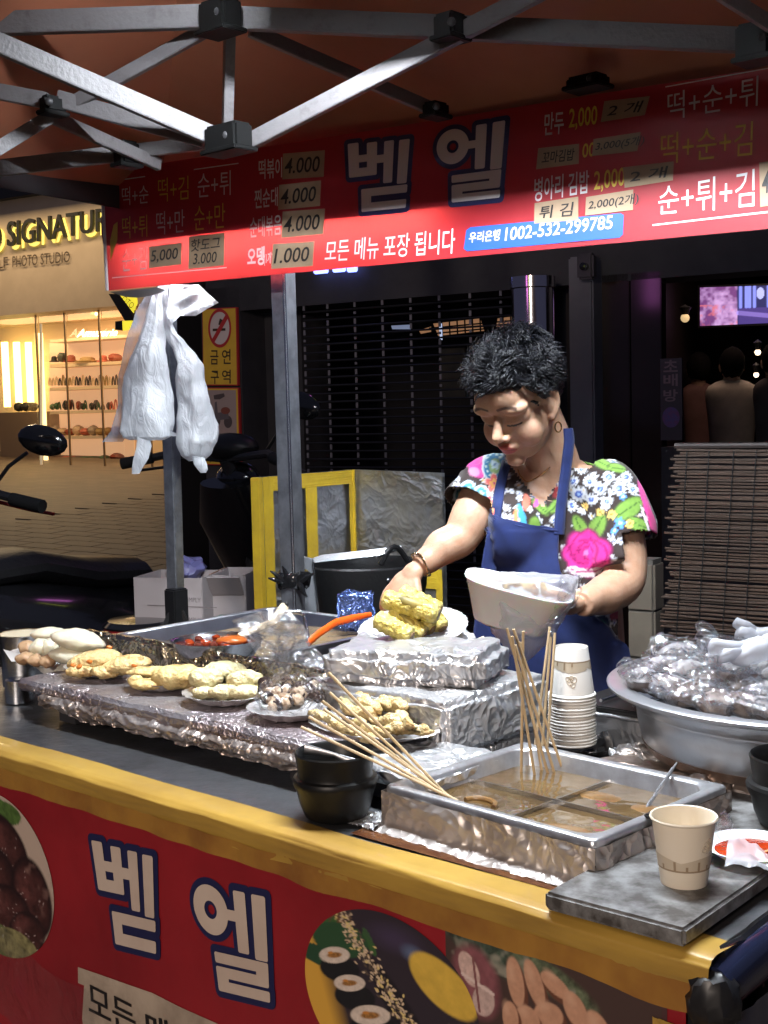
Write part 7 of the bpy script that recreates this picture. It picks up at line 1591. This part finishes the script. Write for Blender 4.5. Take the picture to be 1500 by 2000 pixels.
# ---- hair: scalp cap and curled locks
m_hair = M('black_hair', (.006, .006, .008), .38, 0, spec=.35, col2=(.014, .015, .019), ns=40, lo=.5, hi=.8); rnd = random.Random(21)
def hairline(x, y): # local lower limit of the hair
    if y > .045: return .072-.010*math.cos(x*40)
    if y > .012: return .072-(.045-y)/.033*.058
    if y > -.030: return .008+(.012-y)*-.2+.020*(1-abs(y+.008)/.03)
    return .0+(y+.030)*1.25
g = G(); cap = []
N1 = 60; N2 = 90
def scalp(a, b, gr):   # a: 0..pi from top, b: round
    return Vector((math.sin(a)*math.cos(b)*(.077+gr), -.018+math.sin(a)*math.sin(b)*(.095+gr), .035+math.cos(a)*(.084+gr)))
for j in range(N1+1):
    for k in range(N2):
        q = scalp(pi*j/N1*.80, 2*pi*k/N2, .006+.009*max(0, math.cos(pi*j/N1*.8))); l = hairline(q.x, q.y)
        if q.z < l: q = scalp(pi*j/N1*.80, 2*pi*k/N2, -.006)
        g.v.append(hd(*q)+Vector((nz(q, 60), nz(q, 60, 3), nz(q, 60, 5)))*.010)
for j in range(N1):
    for k in range(N2): k2 = (k+1) % N2; g.f.append((j*N2+k, j*N2+k2, (j+1)*N2+k2, (j+1)*N2+k))
g.make('hair_cap', m_hair, woman, ang=False)
g = G(); cnt_ = 0
while cnt_ < 8500:
    a = math.acos(rnd.uniform(-.62, 1)); b = rnd.uniform(0, 2*pi); q = scalp(a, b, .004+.008*max(0, math.cos(a)))
    if q.z < hairline(q.x, q.y)+.002: continue
    cnt_ += 1
    nrm = Vector((q.x/.077, (q.y+.018)/.095, (q.z-.035)/.084)).normalized()
    top = max(0, min(1, (q.z-.02)/.09)); fr_ = max(0, min(1, (q.y+.01)/.08))
    # comb direction: swept forward and to her right at the front, down at the back and sides
    comb = Vector((-.75*fr_, .55*top-.1-.35*fr_, .15*top-.75*(1-top)+.45*fr_)); comb = (comb-nrm*comb.dot(nrm)).normalized()
    sw = nrm.cross(comb); cl = noise.noise(q*28)*1.6; comb = (comb*math.cos(cl)+sw*math.sin(cl)).normalized(); sw = nrm.cross(comb)
    L_ = (.022+.020*top+.006*fr_)*rnd.uniform(.45, 1.3)*(1 if q.z > .03 else .62); lift = .42+.45*top+.2*fr_; ph = 0
    if -.045 < q.y < .03 and q.z < .035: L_ *= .7; lift = .16
    P_ = []; n_ = 7; p = q.copy(); ph = noise.noise(q*26+Vector((3, 0, 0)))*7+rnd.uniform(-.7, .7); om = (5.5+2*noise.noise(q*17))*(1 if rnd.random() < .5 else .8)
    for k in range(n_+1):
        t = k/n_; P_.append(hd(*p)); dirn = (nrm*lift*(1-1.2*t)+comb*(.35+.35*t)+(sw*math.cos(om*t+ph)+nrm*math.sin(om*t+ph)*.7)*.85).normalized(); p = p+dirn*L_/n_
        if p.z < hairline(p.x, p.y)-.012 and p.y > .02: p.z = hairline(p.x, p.y)-.012
    g.tube(P_, [.0010, .0011, .0011, .0010, .0009, .0008, .0006, .0002], 3, cap=False)
g.make('hair', m_hair, woman, ang=False)
# ---- jewellery
m_gold = M('gold', (.85, .6, .3), .2, 1.)
e = hd(.083, .006, -.042); G().tube([e+Vector((.006*math.cos(t), 0, -.009+.0095*math.sin(t))) for t in [2*pi*i/14 for i in range(15)]], .0016, 6).make('earring', m_gold, woman)
def onbody(px, py):
    q = D(px, py, 2.4); h = bvb.ray_cast(Vector((q.x*.98, 1.6, q.z)), Vector((0, 1, 0))); return (h[0] if h[0] is not None else Vector((q.x, 2.45, q.z)))+Vector((0, -.0025, 0))
G().tube(spline([onbody(x, y) for x, y in ((1030, 922), (1033, 932), (1041, 942), (1047, 946), (1056, 943), (1072, 934), (1092, 915))], 5), .0011, 5).make('necklace', m_gold, woman)
ax = (wrR-elR).normalized(); a1 = ax.orthogonal().normalized(); b1_ = ax.cross(a1); c_ = wrR.lerp(elR, .05)
G().tube([c_+(a1*math.cos(t)+b1_*math.sin(t))*.0265+ax*.003*math.sin(t*3) for t in [2*pi*i/28 for i in range(29)]], .0020, 6).make('bracelet', m_gold, woman)

# ================================================================== the foam tray in its clear bag
tq = D(1010, 1158, 2.27); TR = rot('Y', 14)@rot('X', 7)@rot('Z', -8)
tr = thing('foam_tray', 'white foam tray of yellow fried pieces held up in a clear bag by the woman', 'tray', tq)
def trf(p, a, j): # squarish oval
    c, s = math.cos(a), math.sin(a); k = 1/(abs(c)**3+abs(s)**3)**(1/3.); return Vector((p.x*k*.95, p.y*k*.95, p.z))
G().lathe([(.058, -.064), (.068, -.060), (.100, .010), (.104, .0125), (.104, .015), (.099, .0155), (.094, .010), (.064, -.052), (.001, -.053)], tq, 64, TR, sx=1.0, sy=.66, fn=trf).make('tray', m_foam, tr)
for i, (x, y) in enumerate(((978, 1133), (1003, 1138), (1026, 1144), (1042, 1149), (1062, 1152), (990, 1140))): G().ell(D(x, y, 2.27), (.015, .012, .007), 16, rot('Y', 20*i)).disp(crump(.006, 60, i)).make('fried_piece', m_yfr if i % 3 else m_frit, tr)
m_tbag = film('tray_bag_film', gloss=.5, rough=.28, base=.04, cs=18, milk=.36)
tbg = thing('clear_bag', 'clear plastic bag round the foam tray, hanging to a point below it', 'bag', tq-Vector((0, 0, .06)))
bagloft([(1122, 1016, 1024), (1126, 930, 1100), (1132, 912, 1126), (1150, 918, 1128), (1175, 931, 1118), (1205, 946, 1102), (1235, 962, 1086), (1262, 984, 1064), (1282, 1004, 1042), (1292, 1014, 1030)], 2.262, 3.3, 5, .006, 80, .55).disp(crump(.005, 24, 2)).make('film', m_tbag, tbg, ang=False)
bagloft([(1108, 1098, 1112), (1125, 1094, 1132), (1150, 1092, 1136), (1180, 1086, 1122), (1215, 1072, 1100), (1240, 1066, 1084)], 2.20, 8.3, 6, .008, 60, .35).disp(crump(.008, 36, 5)).make('gathered_top', m_clear, tbg, ang=False)
